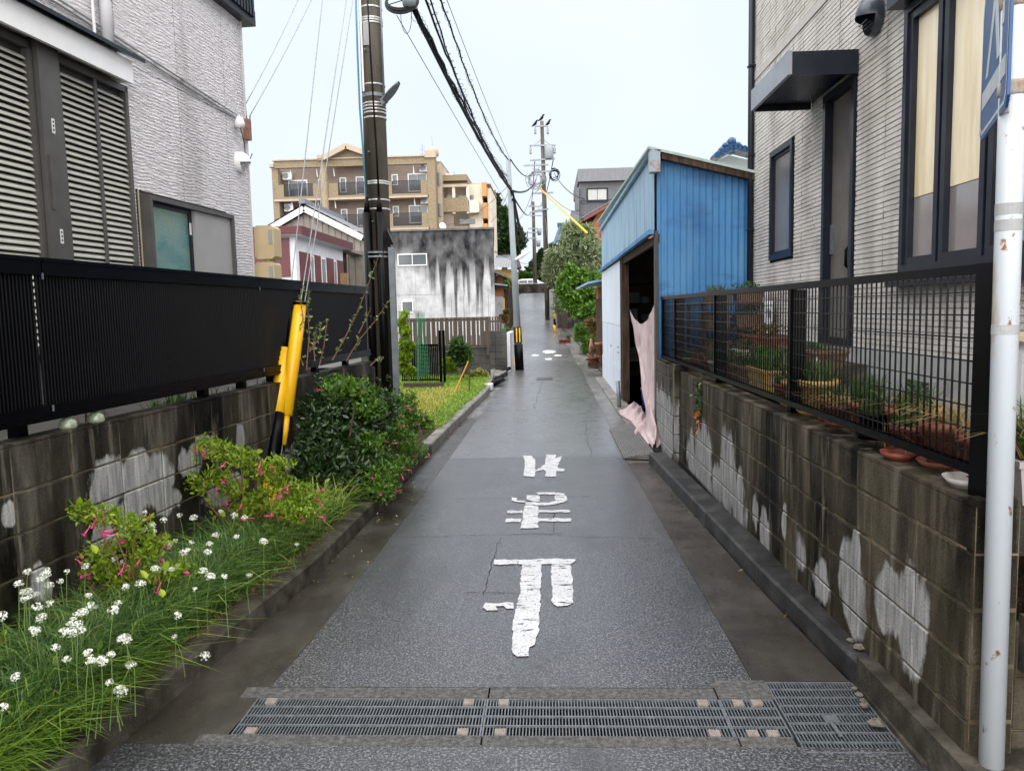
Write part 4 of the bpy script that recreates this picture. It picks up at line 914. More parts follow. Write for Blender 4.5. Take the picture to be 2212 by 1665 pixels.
# third pole: tall wooden-looking concrete with many crossarms
p3 = empty('utility_pole', (-.35, 50, 1), 'tall utility pole with crossarms and a transformer beyond the bushes', 'utility pole')
P3 = lambda px, py: PY(px, py, 50)
t3, b3 = P3(1170.5, 262), P3(1184, 693)
MB().tube([b3, t3], [.19, .11], 16).build('pole', m_conc, p3, True)
def arm(pxa, pya, pxb, pyb, w=.09): MB().bar(P3(pxa, pya)+np.array([0, -.15, 0]), P3(pxb, pyb)+np.array([0, -.15, 0]), w).build('crossarm', m_grey, p3)
for a in ((1155, 274, 1184, 274), (1144, 316, 1200, 315), (1145, 348, 1199, 344), (1131, 359, 1185, 357), (1147, 374, 1198, 370), (1151, 419, 1195, 417), (1152, 457, 1185, 452)): arm(*a)
for (x, y) in ((1156, 274), (1183, 274), (1146, 317), (1198, 316)):
    q = P3(x, y); MB().lathe(q+np.array([0, -.15, -.5]), [(.04, 0), (.08, .05), (.05, .15), (.08, .25), (.05, .35), (.03, .5)], 8).build('insulator', m_grey, p3, True)
q = P3(1186, 345); MB().lathe(q+np.array([0, -.1, 0]), [(.25, 0), (.29, .05), (.29, .72), (.22, .8), (0, .82)], 16).build('transformer', m_gpole, p3, True)
b = MB()
for x, y, x2, y2 in ((1171, 300, 1152, 316), (1171, 300, 1192, 316), (1175, 400, 1152, 420), (1178, 425, 1160, 458)): b.bar(P3(x, y), P3(x2, y2), .04)
b.build('brace', m_grey, p3)
def coil(parent, px, py, Y, R, n, m=m_blackpl):
    b = MB(); c = PY(px, py, Y)
    for k in range(n):
        a0 = random.uniform(0, 6.3); R1, R2 = R*random.uniform(.6, 1.15), R*random.uniform(.5, 1.2); off = np.array([random.uniform(-.2, .2), random.uniform(-.3, .3), random.uniform(-.25, .25)])*R
        b.tube([c+off+np.array([math.cos(a0+t)*R1, math.sin(a0)*.2*R*math.sin(t), math.sin(a0+t)*R2]) for t in np.linspace(0, 5.6, 18)], .014*Y/50*1.4+.004, 5)
    return b.build('cable_coil', m, parent)
coil(p3, 1158, 386, 49.8, .55, 9, m_guy); coil(p3, 1197, 377, 49.8, .33, 6, m_blackpl)
for k, (x, y, lab) in enumerate(((1170, 260, 'black bird on the very top of the tall utility pole'), (1156, 272, 'black bird perched on the left end of the top crossarm'), (1184, 271, 'black bird perched on the right end of the top crossarm'))):
    q = P3(x, y); t = MB(); t.tube([q+np.array([-.22, 0, -.05]), q+np.array([-.08, 0, .05]), q+np.array([.02, 0, .14]), q+np.array([.08, 0, .26]), q+np.array([.12, 0, .33]), q+np.array([.22, 0, .33])], [.02, .07, .09, .06, .055, .01], 8)
    tag(t.build('bird', m_blackpl, None, True), lab, 'bird', 'birds on the utility pole')
p4 = empty('utility_pole', PY(1155, 608, 84), 'most distant utility pole above the parked white van', 'utility pole')
MB().tube([PY(1156, 612, 84), PY(1151.5, 436, 84)], [.22, .15], 12).build('pole', m_conc, p4, True)
for a in ((1141, 446, 1165, 446), (1144, 459, 1172, 457), (1145, 466, 1170, 466), (1140, 494, 1162, 494), (1142, 503, 1163, 502), (1138, 515, 1160, 515)):
    MB().bar(PY(a[0], a[1], 83.8), PY(a[2], a[3], 83.8), .12).build('crossarm', m_grey, p4)
for (x, y) in ((1165, 500), (1163, 525)):
    MB().lathe(PY(x, y, 83.8), [(.2, -.4), (.25, .3), (0, .35)], 10).build('transformer', m_grey, p4, True)

# ------------------------------------------------------------------ overhead cables
m_cab = M('cable_rubber', [(.003, .0032, .004), (.008, .0085, .01)], scale=20, rough=.5, spec=.2)
def cable(a, c, sag, r, label, m=m_cab, n=26, wig=0, name='overhead_cable', grp=None):
    a, c = np.array(a, float), np.array(c, float); b = MB(); P = []
    for i in range(n+1):
        u = i/n; p = lerp(a, c, u); p = p+np.array([0, 0, -sag*4*u*(1-u)])
        if wig: p = p+np.array([random.uniform(-wig, wig), 0, random.uniform(-wig, wig)])*(0 if i in (0, n) else 1)
        P.append(p)
    b.tube(P, r, 6); return tag(b.build(name, m, None, True), label, 'cable', grp or 'overhead cables')
def helix(a, c, sag, R, turns, r, label):
    a, c = np.array(a, float), np.array(c, float); P = []; n = turns*10
    for i in range(n+1):
        u = i/n; p = lerp(a, c, u)+np.array([0, 0, -sag*4*u*(1-u)]); t = 2*math.pi*turns*u; k = R*(.7+.5*math.sin(u*41)*math.sin(u*17))
        P.append(p+np.array([math.cos(t)*k, 0, math.sin(t)*k]))
    b = MB(); b.tube(P, r, 4); return tag(b.build('spiral_hanger', m_cab), label, 'cable', 'overhead cables')
k2 = lambda px, py: PY(px, py, 21.5)
cable(PY(893, 20, 10.5), k2(1104, 412), .16, .034, 'thickest black bundled cable running from the cable ring to the thin grey pole')
cable(PY(899, 22, 10.5), k2(1105, 408), .13, .020, 'black cable lashed along the thickest bundle, just right of it', wig=.02)
helix(PY(896, 20, 10.5), k2(1104, 410), .15, .055, 85, .0035, 'fine wire spiralling round the thickest bundled cable')
cable(PY(915, -12, 10.5), k2(1092, 384), .25, .017, 'black cable with spiral hanger, next right of the thick bundle', wig=.012)
helix(PY(923, -12, 10.5), k2(1096, 380), .36, .045, 48, .004, 'spiral hanger wire loosely coiled beside the second cable')
cable(PY(926, -12, 10.5), k2(1094, 380), .45, .012, 'sagging thin black cable between the second and third cables', wig=.015)
cable(PY(948, -14, 10.5), k2(1098, 345), .3, .013, 'black spiral cable, third from the thick bundle', wig=.012)
helix(PY(949, -14, 10.5), k2(1098, 345), .3, .035, 44, .0035, 'spiral hanger wire round the third cable')
cable(PY(960, -14, 10.5), k2(1100, 340), .06, .005, 'thin straight wire, rightmost of the cables to the grey pole', n=10)
cable(PY(857, 34, 10.5), PY(1120, 480, 30), .05, .006, 'thin straight wire passing left of the thick bundle', n=10)
for k, (a, c, sag, r, lab) in enumerate([
    (k2(1104, 412), P3(1158, 388), .3, .035, 'cable from the thin grey pole to the coil of the tall pole'), (k2(1103, 345), P3(1150, 372), .35, .02, 'cable from the top of the thin grey pole to the tall pole'),
    (k2(1106, 415), PY(1140, 500, 83), 1.2, .05, 'drooping cable from the thin grey pole towards the most distant pole'), (k2(1106, 420), PY(1146, 460, 83), .4, .03, 'upper cable from the thin grey pole towards the most distant pole'),
    (k2(1108, 430), PY(1125, 540, 34), .4, .03, 'cable hanging down beside the thin grey pole'), (P3(1197, 374), PY(1262, 430, 34), .3, .022, 'cable from the tall pole to the grey building roof'),
    (P3(1184, 418), PY(1300, 470, 37), .4, .012, 'thin service wire from the tall pole to the orange house'), (PY(1060, 480, 32), k2(1104, 400), .15, .007, 'thin service wire from the stained building to the grey pole'),
    (PY(957, 486, 30), k2(1103, 395), .3, .006, 'thin service wire from above the satellite dish to the grey pole'), (k2(1107, 432), PY(1075, 498, 31), .15, .007, 'thin low service wire left of the grey pole'),
    (PY(1068, 545, 31), PY(1290, 555, 33), .5, .008, 'thin horizontal wire crossing the lane low over the van'), (PY(1068, 543, 31), PY(1145, 540, 83), .3, .014, 'thin wire towards the distant trees'),
    (P3(1155, 350), PY(1146, 446, 84), .6, .03, 'upper wire from the tall pole to the most distant pole'), (P3(1195, 345), PY(1168, 446, 84), .6, .03, 'right wire from the tall pole to the most distant pole'),
    (P3(1165, 360), PY(1112, 480, 60), .8, .014, 'thin slack wire left of the tall pole')]):
    cable(a, c, sag, r, lab, n=16)
cable(PY(645, -2, 9.9), PY(530, 226, 8.6), .03, .005, 'left one of the two service wires to the corner of the left house', m_guy, n=8, grp='service wires of the left house')
cable(PY(674, -2, 9.9), PY(540, 250, 8.6), .03, .005, 'right one of the two service wires to the corner of the left house', m_guy, n=8, grp='service wires of the left house')
cable(PY(530, 226, 8.6), LH(8.5, .05, 3.7), .02, .006, 'short end of the left service wire with clamps at the house corner', n=6, grp='service wires of the left house')
cable(PY(540, 250, 8.6), LH(8.52, .05, 3.66), .02, .006, 'short end of the right service wire at the house corner', n=6, grp='service wires of the left house')
# cable ring at the top of the picture
cr_ = empty('cable_ring', PY(868, 5, 10.5), 'bunch of coiled cable with a round splice box hanging at the top beside the pole', 'cable coil')
b = MB(); c = PY(868, 2, 10.5)
for k in range(6): b.tube([c+np.array([math.cos(t)*.19*(1+.03*k), .1*math.sin(t), math.sin(t)*(.13+.01*k)-.004*k]) for t in np.linspace(0, 6.283, 30)], .008+.002*(k % 3), 6)
b.build('coil', m_cab, cr_)
MB().lathe(PY(884, 3, 10.45), [(.02, -.1), (.085, -.06), (.095, 0), (.085, .06), (.02, .1)], 18).build('splice_box', m_gpole, cr_, True)
b = MB()
for a in np.linspace(0, 6.28, 5)[:4]: b.bar(c, c+np.array([math.cos(a+.5)*.19, .1*math.sin(a+.5), math.sin(a+.5)*.13]), .01)
b.build('spoke', m_cab, cr_)
b = MB(); b.tube([c+np.array([.05+.07*math.cos(t), 0, -.2+.22*math.sin(t)]) for t in np.linspace(2.6, 6.9, 16)], .004, 5); b.tube([c+np.array([.17+.05*math.cos(t), 0, -.18+.09*math.sin(t)]) for t in np.linspace(0, 6, 14)], .003, 5); b.build('loose_loop', m_cab, cr_)
# yellow cable cover
yc = tag(MB().tube([P3(1164, 405), PY(1200, 440, 42), PY(1268, 503, 28)], [.05, .042, .035], 8).build('cable_cover', m_yel, None, True), 'bright yellow cable cover slanting down from the tall pole to the right', 'cable cover')
# yellow black guard at the foot of a guy on the right
gg = empty('guy_guard', PY(1199, 717, 40), 'yellow and black banded guard sleeve standing on the right edge of the lane far ahead', 'guard sleeve')
for (ya, yb, m, r) in ((718, 702, m_yel, .075), (702, 688, m_blackpl, .055), (688, 672, m_yel, .062), (672, 655, m_blackpl, .03)):
    MB().tube([PY(1199, ya, 40)+np.array([0, 0, 0]), PY(1197, yb, 40)], [r, r*.95], 12).build('band', m, gg, True)
tag(MB().tube([PY(1198, 660, 40), P3(1178, 470)], .012, 5).build('guy_wire', m_guy), 'thin guy wire from the banded guard up to the tall utility pole', 'guy wire')

# ================================================================== BACKGROUND BUILDINGS
def front(Y): return lambda s, t, z: (s, Y-t, z)       # facade looking at us, s = X, t towards us
def X_(px, Y): return PY(px, 668, Y)[0]
def Z_(px, py, Y): return PY(px, py, Y)[2]
def win(root, F, s0, s1, z0, z1, w=.05, sashes=2, mf=m_whitepl, mp=m_glass, d=.04):
    f = framed(root, F, s0, s1, z0, z1, w, -.03, d, m=mf); n = sashes; q = (s1-s0-2*w)/n
    for i in range(n):
        MB().fbox(F, s0+w+q*i+.012, s0+w+q*(i+1)-.012, .004, .014, z0+w, z1-w).build('pane', mp, f)
        if i: MB().fbox(F, s0+w+q*i-.0118, s0+w+q*i+.0118, -.02, d*.7, z0+w, z1-w).build('mullion', mf, f)
    return f
# ------------------------------------------------------------------ stained concrete building
cb = empty('stained_building', (-4, 31, 0), 'windowed white concrete building with black rain streaks running down its wall', 'building')
m_stain = M('stained_concrete', [(.30, .30, .31), (.44, .44, .45), (.54, .54, .55)], scale=2.2, stretch=(1.5, 1, 1), rough=.8, spec=.12, bump=.2, bscale=30)
def _stain():
    m = m_stain; nt = m.node_tree; L = nt.links.new; N = nt.nodes.new; b_ = nt.nodes['Principled BSDF']; src = b_.inputs['Base Color'].links[0].from_socket
    g = N('ShaderNodeNewGeometry'); sp = N('ShaderNodeSeparateXYZ'); L(g.outputs['Position'], sp.inputs[0])
    def ns(sc, st):
        mp = N('ShaderNodeMapping'); mp.inputs['Scale'].default_value = [sc*a for a in st]; L(g.outputs['Position'], mp.inputs[0]); n = N('ShaderNodeTexNoise'); n.inputs['Scale'].default_value = 1; n.inputs['Detail'].default_value = 6; L(mp.outputs[0], n.inputs[0]); return n.outputs[0]
    def ma(op, a, c):
        q = N('ShaderNodeMath'); q.operation = op
        for i, x in enumerate((a, c)):
            if isinstance(x, (int, float)): q.inputs[i].default_value = x
            else: L(x, q.inputs[i])
        return q.outputs[0]
    def rng_(x, a, c, d, e):
        q = N('ShaderNodeMapRange'); L(x, q.inputs[0]); q.inputs[1].default_value = a; q.inputs[2].default_value = c; q.inputs[3].default_value = d; q.inputs[4].default_value = e; return q.outputs[0]
    # soot reaches down further on the right half; streak noise is narrow and tall
    st_ = ns(1, (4.0, .5, .15)); fin = ns(1, (13, 1, .4)); xr_ = rng_(sp.outputs[0], -5.3, -3.6, 0, 1); xr2 = rng_(sp.outputs[0], -2.9, -2.3, 1, 0)
    lim = ma('SUBTRACT', 3.95, ma('MULTIPLY', ma('MULTIPLY', xr_, xr2), .55)); lim = ma('SUBTRACT', lim, ma('MULTIPLY', rng_(st_, .42, .7, 0, 1), ma('MULTIPLY', xr_, 2.6)))
    lim = ma('SUBTRACT', lim, ma('MULTIPLY', fin, .35)); f = rng_(ma('SUBTRACT', sp.outputs[2], lim), -.55, .45, 0, 1)
    f = ma('MULTIPLY', f, rng_(ns(1, (3, 1, 1.6)), .35, .66, 1.0, .72))
    mx_ = N('ShaderNodeMix'); mx_.data_type = 'RGBA'; L(f, mx_.inputs[0]); L(src, mx_.inputs[6]); mx_.inputs[7].default_value = (.012, .011, .013, 1)
    s2 = rng_(ns(1, (9, 1, .25)), .60, .72, 0, .55); mx2 = N('ShaderNodeMix'); mx2.data_type = 'RGBA'; L(s2, mx2.inputs[0]); L(mx_.outputs[2], mx2.inputs[6]); mx2.inputs[7].default_value = (.16, .155, .165, 1)
    L(mx2.outputs[2], b_.inputs['Base Color'])
_stain()
x0, x1 = X_(853, 30)-.08, X_(1069, 30); zt_ = Z_(960, 498, 30)
b = MB(); CF = front(30)
wins = [(X_(863, 30), X_(926, 30), Z_(863, 575, 30), Z_(863, 549, 30)), (X_(868, 30), X_(893, 30), Z_(880, 676, 30), Z_(880, 650, 30))]
for (a, c, z0, z1) in cut([(x0, x1, -.2, 2.32), (x0, x1, 2.36, zt_)], wins): b.fbox(CF, a, c, -.2, 0, z0, z1)
b.prism([(x0, 30.2, -.2), (x1, 30.2, -.2), (x1-.58, 38, -.2), (x0-.5, 38, -.2)], (0, 0, zt_+.18)); b.fbox(CF, x0, x1, -.2, -.012, 2.32, 2.36); b.build('wall', m_stain, cb)
MB().prism([(x0-.05, 29.93, zt_), (x1+.05, 29.93, zt_), (x1-.53, 38, zt_), (x0-.5, 38, zt_)], (0, 0, .07)).build('parapet_cap', M('sooty', [(.07, .068, .07), (.14, .135, .14)], scale=4, rough=.8), cb)
m_wg = M('grey_pane', [(.05, .065, .07), (.10, .12, .125)], scale=.8, rough=.15, spec=.8)
for k, (a, c, z0, z1) in enumerate(wins): win(cb, CF, a, c, z0, z1, .035, 2-k, mp=m_wg)
for xx in np.linspace(x1-1.7, x1-.25, 4): MB().fbox(CF, xx, xx+.018, 0, .006, .2, 2.3).build('panel_joint', M('pj', [(.2, .2, .2)], rough=.8), cb)
ds = empty('satellite_dish', PY(957, 497, 30.6), 'white satellite dish on the roof edge of the stained concrete building', 'satellite dish')
c = PY(957, 488, 30.6); MB().lathe(c, [(0, .03), (.09, .02), (.14, -.01), (.145, -.02), (.09, .0), (0, .01)], 20, ax=(.5, -.8, .3)).build('dish', m_white, ds, True)
MB().bar(c+np.array([0, .03, 0]), c+np.array([0, .05, -.25]), .03).build('mast', m_grey, ds)

# ------------------------------------------------------------------ maroon house
mh = empty('maroon_house', (-10.5, 30, 0), 'white house with maroon roof band and maroon shutters behind the black fence', 'house')
m_mar = M('maroon_metal', [(.085, .012, .016), (.12, .019, .023)], scale=4, rough=.45); m_wr = M('white_render', [(.55, .56, .60), (.66, .67, .7)], scale=3, rough=.7)
xc0, xc1 = X_(651, 28), -9.5; zr0, zr1 = Z_(651, 487, 28), Z_(651, 506, 28)
MF = front(28.4)
b = MB(); b.box(-16, -9.35, 28.4, 35, 0, zr1+.1); b.build('wall', m_wr, mh)
MH = lambda s, t, z: (-9.35+t, s, z)
for k in range(5):
    z0 = zr1+(zr0-zr1)*k/5; MB().box(-16.3, -8.95, 28.0-.0, 35.4, z0+.004, z0+(zr0-zr1)/5-.008).build('roof_band', m_mar, mh)
MB().box(-16.2, -9.0, 28.05, 35.3, zr1-.02, zr1+.003).build('soffit', m_wr, mh)
MB().fbox(MF, -12.3, X_(632, 28.4), .0, .05, Z_(610, 597, 28), Z_(610, 512, 28)).build('shutter_panel', m_mar, mh)
for y0, y1 in ((28.8, 30.0), (30.6, 31.4), (32.3, 33.3), (33.9, 34.8)): MB().fbox(MH, y0, y1, .0, .05, 2.35, 4.05).build('shutter_panel', m_mar, mh)
for y0, y1 in ((30.05, 30.55), (31.5, 32.2), (33.35, 33.85)): win(mh, MH, y0, y1, 2.5, 4.0, .05, 1, mp=m_blind)
def railing(root, F, s0, s1, z0, z1, t, m, n):
    b = MB().fbox(F, s0, s1, t-.02, t+.02, z1-.04, z1); b.fbox(F, s0, s1, t-.02, t+.02, z0, z0+.03); b.fbox(F, s0, s0+.03, 0, t, z1-.03, z1); b.fbox(F, s1-.03, s1, 0, t, z1-.03, z1)
    r_ = b.build('railing', m, root); bm_ = MB().box(-.011-(.014 if n > 25 else 0), .011+(.014 if n > 25 else 0), -.011, .011, z0+.03, z1-.04).mesh('baluster', m)
    for i in range(n+1): inst('baluster', bm_, r_, F(s0+.03+(s1-s0-.06)*i/n, t, 0))
    return r_
railing(mh, MH, 30.7, 32.3, 2.3, 2.95, .35, m_mar, 8); railing(mh, MH, 33.4, 34.9, 2.3, 2.95, .35, m_mar, 7)
railing(mh, MF, -12.2, X_(640, 28.4), 2.25, 2.95, .3, m_mar, 14)
# gabled house behind it
gh = empty('gabled_house', (-11, 38, 0), 'beige corrugated gabled house with white bargeboards behind the maroon house', 'house')
m_bec = M('beige_metal', [(.17, .15, .125), (.23, .21, .175)], scale=4, rough=.6)
GY = 37; ga = (X_(670, GY), Z_(670, 452, GY)); gr_ = (X_(792, GY), Z_(792, 515, GY)); sl_ = (ga[1]-gr_[1])/(gr_[0]-ga[0]); gl = (ga[0]-3.4, ga[1]-3.4*sl_)
GG = front(GY); s = gl[0]
b = MB(); b.prism([(gl[0], GY+.05, 0), (gr_[0], GY+.05, 0), (gr_[0], GY+.05, gr_[1]-.15), (ga[0], GY+.05, ga[1]-.15), (gl[0], GY+.05, gl[1]-.15)], (0, 7, 0)); b.build('wall', m_bec, gh)
while s < gr_[0]-.2:
    ztop = ga[1]-abs(s+.15-ga[0])*sl_-.22; MB().fbox(GG, s+.01, s+.28, -.03, .0, 0, ztop).build('cladding_sheet', m_bec, gh); s += .3
for (p, q) in ((gl, ga), (ga, gr_)): MB().bar((p[0], GY-.25, p[1]), (q[0], GY-.25, q[1]), .06, .28).build('bargeboard', m_white, gh)
m_tile = M('grey_roof_tile', [(.10, .105, .12), (.17, .175, .19)], scale=6, rough=.4)
def tiled(root, P0, P1, Q0, Q1, rows, colsn, m, name='roof_tile'):
    """tile slope between eave P0-P1 and ridge Q0-Q1, each column one curved tile row"""
    P0, P1, Q0, Q1 = [np.array(p, float) for p in (P0, P1, Q0, Q1)]; b = MB(); n = _n(np.cross(P1-P0, Q0-P0)); n = n if n[2] > 0 else -n
    for i in range(colsn):
        b = MB()
        def fn(u, v): 
            a = lerp(lerp(P0, P1, (i+u)/colsn), lerp(Q0, Q1, (i+u)/colsn), v); r = (v*rows) % 1
            return a+n*(.05*math.sin(math.pi*u)**.7 + .03*(1-r))
        b.grid(fn, 4, rows*3); b.build(name, m, root, fix=False)
for (p, q) in ((gr_, ga),):
    tiled(gh, (p[0]+.2, GY-.35, p[1]+.1), (p[0]+.2, GY+6.5, p[1]+.1), (q[0], GY-.35, q[1]+.22), (q[0], GY+6.5, q[1]+.22), 10, 12, m_tile)
tiled(gh, (gl[0], GY-.35, gl[1]+.1), (gl[0], GY+6.5, gl[1]+.1), (ga[0], GY-.35, ga[1]+.22), (ga[0], GY+6.5, ga[1]+.22), 10, 12, m_tile)
MB().bar((ga[0], GY-.5, ga[1]+.32), (ga[0], GY+6.6, ga[1]+.32), .3, .22).build('ridge', m_tile, gh)
po = MB(); po.hexa([(X_(728, 35), 35, Z_(728, 541, 35)), (X_(757, 35), 35, Z_(757, 541, 35)), (X_(766, 35), 37, Z_(766, 545, 35)), (X_(735, 35), 37, Z_(735, 545, 35)), (X_(728, 35), 35, Z_(728, 538, 35)), (X_(757, 35), 35, Z_(757, 538, 35)), (X_(766, 35), 37, Z_(766, 536, 35)), (X_(735, 35), 37, Z_(735, 536, 35))]); po.build('porch_roof', m_bec, gh)
MB().box(X_(733, 36), X_(752, 36), 36, 36.1, 1.2, Z_(740, 545, 36)).build('porch_wall', m_wood, gh)
b = MB()
for i in range(8): b.box(X_(738+i*2.2, 34), X_(739+i*2.2, 34), 34, 34.05, 2.3, Z_(745, 590, 34))
b.build('porch_fence', M('pine', [(.4, .25, .1), (.5, .35, .18)], rough=.7), gh)

# ------------------------------------------------------------------ apartment block
ab = empty('apartment_block', (-19, 75, 0), 'tan four-storey apartment block with central gable, balconies and air conditioners', 'apartment block')
m_tan = M('tan_tile', [(.15, .112, .065), (.21, .16, .098), (.28, .22, .14)], scale=9, stretch=(2, 1, .8), rough=.75, detail=3); m_trim = M('cream_trim', [(.33, .26, .19), (.40, .32, .24)], scale=2, rough=.6); m_rec = M('balcony_wall', [(.20, .155, .125), (.25, .195, .16)], scale=2, rough=.8)
AY = 70; AF = front(AY); k_ = .2595
ax = lambda x: X_(576+x*k_, AY); az = lambda y: Z_(800, 288+y*k_, AY)
MB().box(ax(105), ax(1470), AY+1.5, AY+12, 0, az(225)).build('recessed_wall', m_rec, ab)
MB().box(ax(100), ax(150), AY, AY+1.49, 0, az(270)).build('end_wall', m_tan, ab)
for (a, c) in ((500, 560), (975, 1020)): MB().lathe(((ax(a)+ax(c))/2, AY-.1, 0), [((ax(c)-ax(a))/2, 0), ((ax(c)-ax(a))/2, az(225))], 20).build('column', m_tan, ab, True)
MB().box(ax(1375), ax(1440), AY-.2, AY+1.49, 0, az(225)).build('end_wall', m_tan, ab)
# fascia + cap
for (a, c) in ((125, 500), (560, 975), (1010, 1375)):
    MB().fbox(AF, ax(a), ax(c), -.3, .15, az(270), az(212)).build('fascia', m_tan, ab); MB().fbox(AF, ax(a)-.1, ax(c)+.1, -.35, .3, az(211), az(200)).build('cornice', m_trim, ab)
MB().fbox(AF, ax(88), ax(125), -.35, .3, az(262), az(235)).build('cornice', m_trim, ab)
MB().fbox(AF, ax(1360), ax(1450), -.35, .35, az(224), az(170)).build('cornice', m_trim, ab)
for xx in (530, 995): MB().lathe((ax(xx), AY-.1, az(224)), [(.45, 0), (.56, .2), (.56, .5)], 20).build('column_cap', m_trim, ab)
gz = az(205); b = MB(); b.prism([(ax(545), AY-.1, gz), (ax(965), AY-.1, gz), (ax(770), AY-.1, az(128)), (ax(725), AY-.1, az(128))], (0, 1.2, 0)); b.build('gable', m_tan, ab)
for (p, q) in (((545, 205), (732, 112)), ((732, 112), (968, 208))): MB().bar((ax(p[0]), AY-.2, az(p[1])), (ax(q[0]), AY-.2, az(q[1])), .45, 1.2, up=(0, 1, 0)).build('gable_trim', m_trim, ab)
for fl in range(4):
    o = fl*268*1.0
    for (a, c, r0, r1) in ((125, 505, 195, 435), (562, 975, 640, 880), (1015, 1375, 1082, 1318)):
        zt0, zb0 = az(408+o), az(530+o)
        for (u, v) in ((a, r0), (r1, c)): MB().fbox(AF, ax(u), ax(v), -.12, .12, zb0, zt0).build('parapet', m_tan, ab)
        MB().fbox(AF, ax(r0), ax(r1), -.12, .12, zb0, az(512+o)).build('parapet', m_tan, ab)
        MB().fbox(AF, ax(a)-.1, ax(c)+.1, -1.48, .2, az(548+o), az(531+o)).build('balcony_slab', m_trim, ab)
        if fl < 3: railing(ab, AF, ax(r0)+.02, ax(r1)-.02, az(511+o), az(402+o), .0, m_dkframe, 30)
    BF = front(AY+1.45)
    for (a, c, t_, b_, n) in ((190, 350, 355, 505, 2), (440, 492, 350, 412, 1), (620, 675, 345, 480, 1), (755, 830, 342, 500, 1), (1055, 1107, 332, 430, 1), (1190, 1350, 330, 490, 2)):
        win(ab, BF, ax(a), ax(c), az(b_+o-12), az(t_+o-6), .09, n, mp=m_wg, d=.08)
    for (a, y) in ((165, 290), (1300, 258)):
        t = empty('air_conditioner', (ax(a), AY+1, az(y+o)), 'white air conditioner on the %s balcony, %s end of the tan block' % (['top', 'second from top', 'third from top', 'lowest'][fl], 'left' if a < 500 else 'right'), 'air conditioner', 'air conditioners of the apartment block')
        MB().box(ax(a), ax(a+66), AY+.75, AY+1.2, az(y+62+o), az(y+o)).build('casing', m_whitepl, t)
        MB().lathe((ax(a+25), AY+.74, az(y+31+o)), [(.0, 0), (.06, .02), (.07, 0), (.24, 0), (.26, .02), (.28, .02), (.28, -.005)], 16, ax=(0, -1, 0)).build('fan_grille', m_grey, t)
    for xx in (245, 460, 600, 1040, 1255): MB().bar((ax(xx), AY+.3, az(275+o)), (ax(xx+6), AY+.3, az(345+o)), .07).build('pole_hook', m_white, ab)
# side turning away, tank, antenna
MB().box(ax(1441), ax(1475), AY+1, AY+9, 0, az(255)).build('side_wall', m_trim, ab)
for y in (330, 590): MB().box(ax(1446), ax(1468), AY+.9, AY+.99, az(y+110), az(y)).build('side_window', m_wg, ab)
tk = empty('water_tank', (ax(1398), AY+2, az(170)), 'cream domed water tank on the roof corner of the tan block', 'water tank')
MB().lathe((ax(1398), AY+2, az(175)), [(.44, 0), (.56, .15), (.52, .42), (.52, .5), (.42, .72), (.24, .86), (0, .92)], 20).build('dome', m_trim, tk, True)
an = empty('tv_antenna', (ax(1297), AY+3, az(170)), 'tv antenna standing on the flat roof of the tan block', 'antenna')
b = MB().bar((ax(1297), AY+3, az(180)), (ax(1297), AY+3, az(40)), .05)
for y, w in ((60, 22), (95, 30), (125, 26), (80, 18)): b.bar((ax(1297-w), AY+3, az(y)), (ax(1297+w), AY+3, az(y+4)), .03)
b.build('mast', m_grey, an)
tag(MB().bar((ax(1400), AY+2, az(135)), (ax(1394), AY+2, az(-5)), .04).build('lightning_rod', m_grey), 'thin lightning rod above the domed water tank', 'lightning rod')
# second block, stepped, cream with orange side
sb2 = empty('apartment_block', (-9, 76, 0), 'smaller cream and tan stepped apartment block right of the tan one, with orange-brown side strips', 'apartment block')
BY = 72; ax2 = lambda x: X_(576+x*k_, BY); az2 = lambda y: Z_(1000, 288+y*k_, BY); F2 = front(BY)
m_crm = M('cream_wall', [(.52, .45, .36), (.62, .55, .45)], scale=2, rough=.7); m_org = M('orange_tile', [(.38, .19, .07), (.46, .25, .1)], scale=8, rough=.7)
MB().box(ax2(1470), ax2(1700), BY+3, BY+10, 0, az2(400)).build('rear_wall', m_crm, sb2)
MB().box(ax2(1470), ax2(1695), BY, BY+6, az2(392), az2(342)).build('roof_fascia', m_tan, sb2)
MB().box(ax2(1470), ax2(1700), BY+1, BY+6, az2(402), az2(393)).build('roof_slab', m_trim, sb2)
MB().box(ax2(1700), ax2(1812), BY+1, BY+9, 0, az2(415)).build('end_wall', m_crm, sb2)
MB().box(ax2(1700), ax2(1880), BY+1.2, BY+10, az2(412), az2(402)).build('cornice', m_trim, sb2)
for (y0, y1) in ((405, 520), (575, 705), (750, 800)): MB().box(ax2(1813), ax2(1850), BY+.6, BY+8, az2(y1), az2(y0)).build('orange_strip', m_org, sb2)
MB().box(ax2(1851), ax2(1880), BY+1.6, BY+9, 0, az2(440)).build('side_wall', m_crm, sb2)
for (y0, y1, m_) in ((538, 655, m_tan), (775, 800, m_tan), (425, 450, m_trim)): MB().box(ax2(1478), ax2(1700), BY-.3, BY, az2(y1), az2(y0)).build('balcony_front', m_, sb2)
MB().box(ax2(1480), ax2(1580), BY+.05, BY+.3, az2(800), az2(662)).build('stair_wall', m_rec, sb2)
for (a, c, y0, y1) in ((1485, 1570, 500, 535), (1600, 1690, 508, 533), (1712, 1740, 505, 550), (1620, 1745, 705, 745), (1716, 1728, 580, 635)): MB().box(ax2(a), ax2(c), BY+.9, BY+.98, az2(y1), az2(y0)).build('opening', m_wg, sb2)
MB().box(ax2(1705), ax2(1790), BY-.2, BY+.9, az2(665), az2(560)).build('balcony_front', m_crm, sb2)
for xx in (1575, 1690): MB().box(ax2(xx), ax2(xx+22), BY-.2, BY+.5, az2(670), az2(430)).build('column', m_crm, sb2)
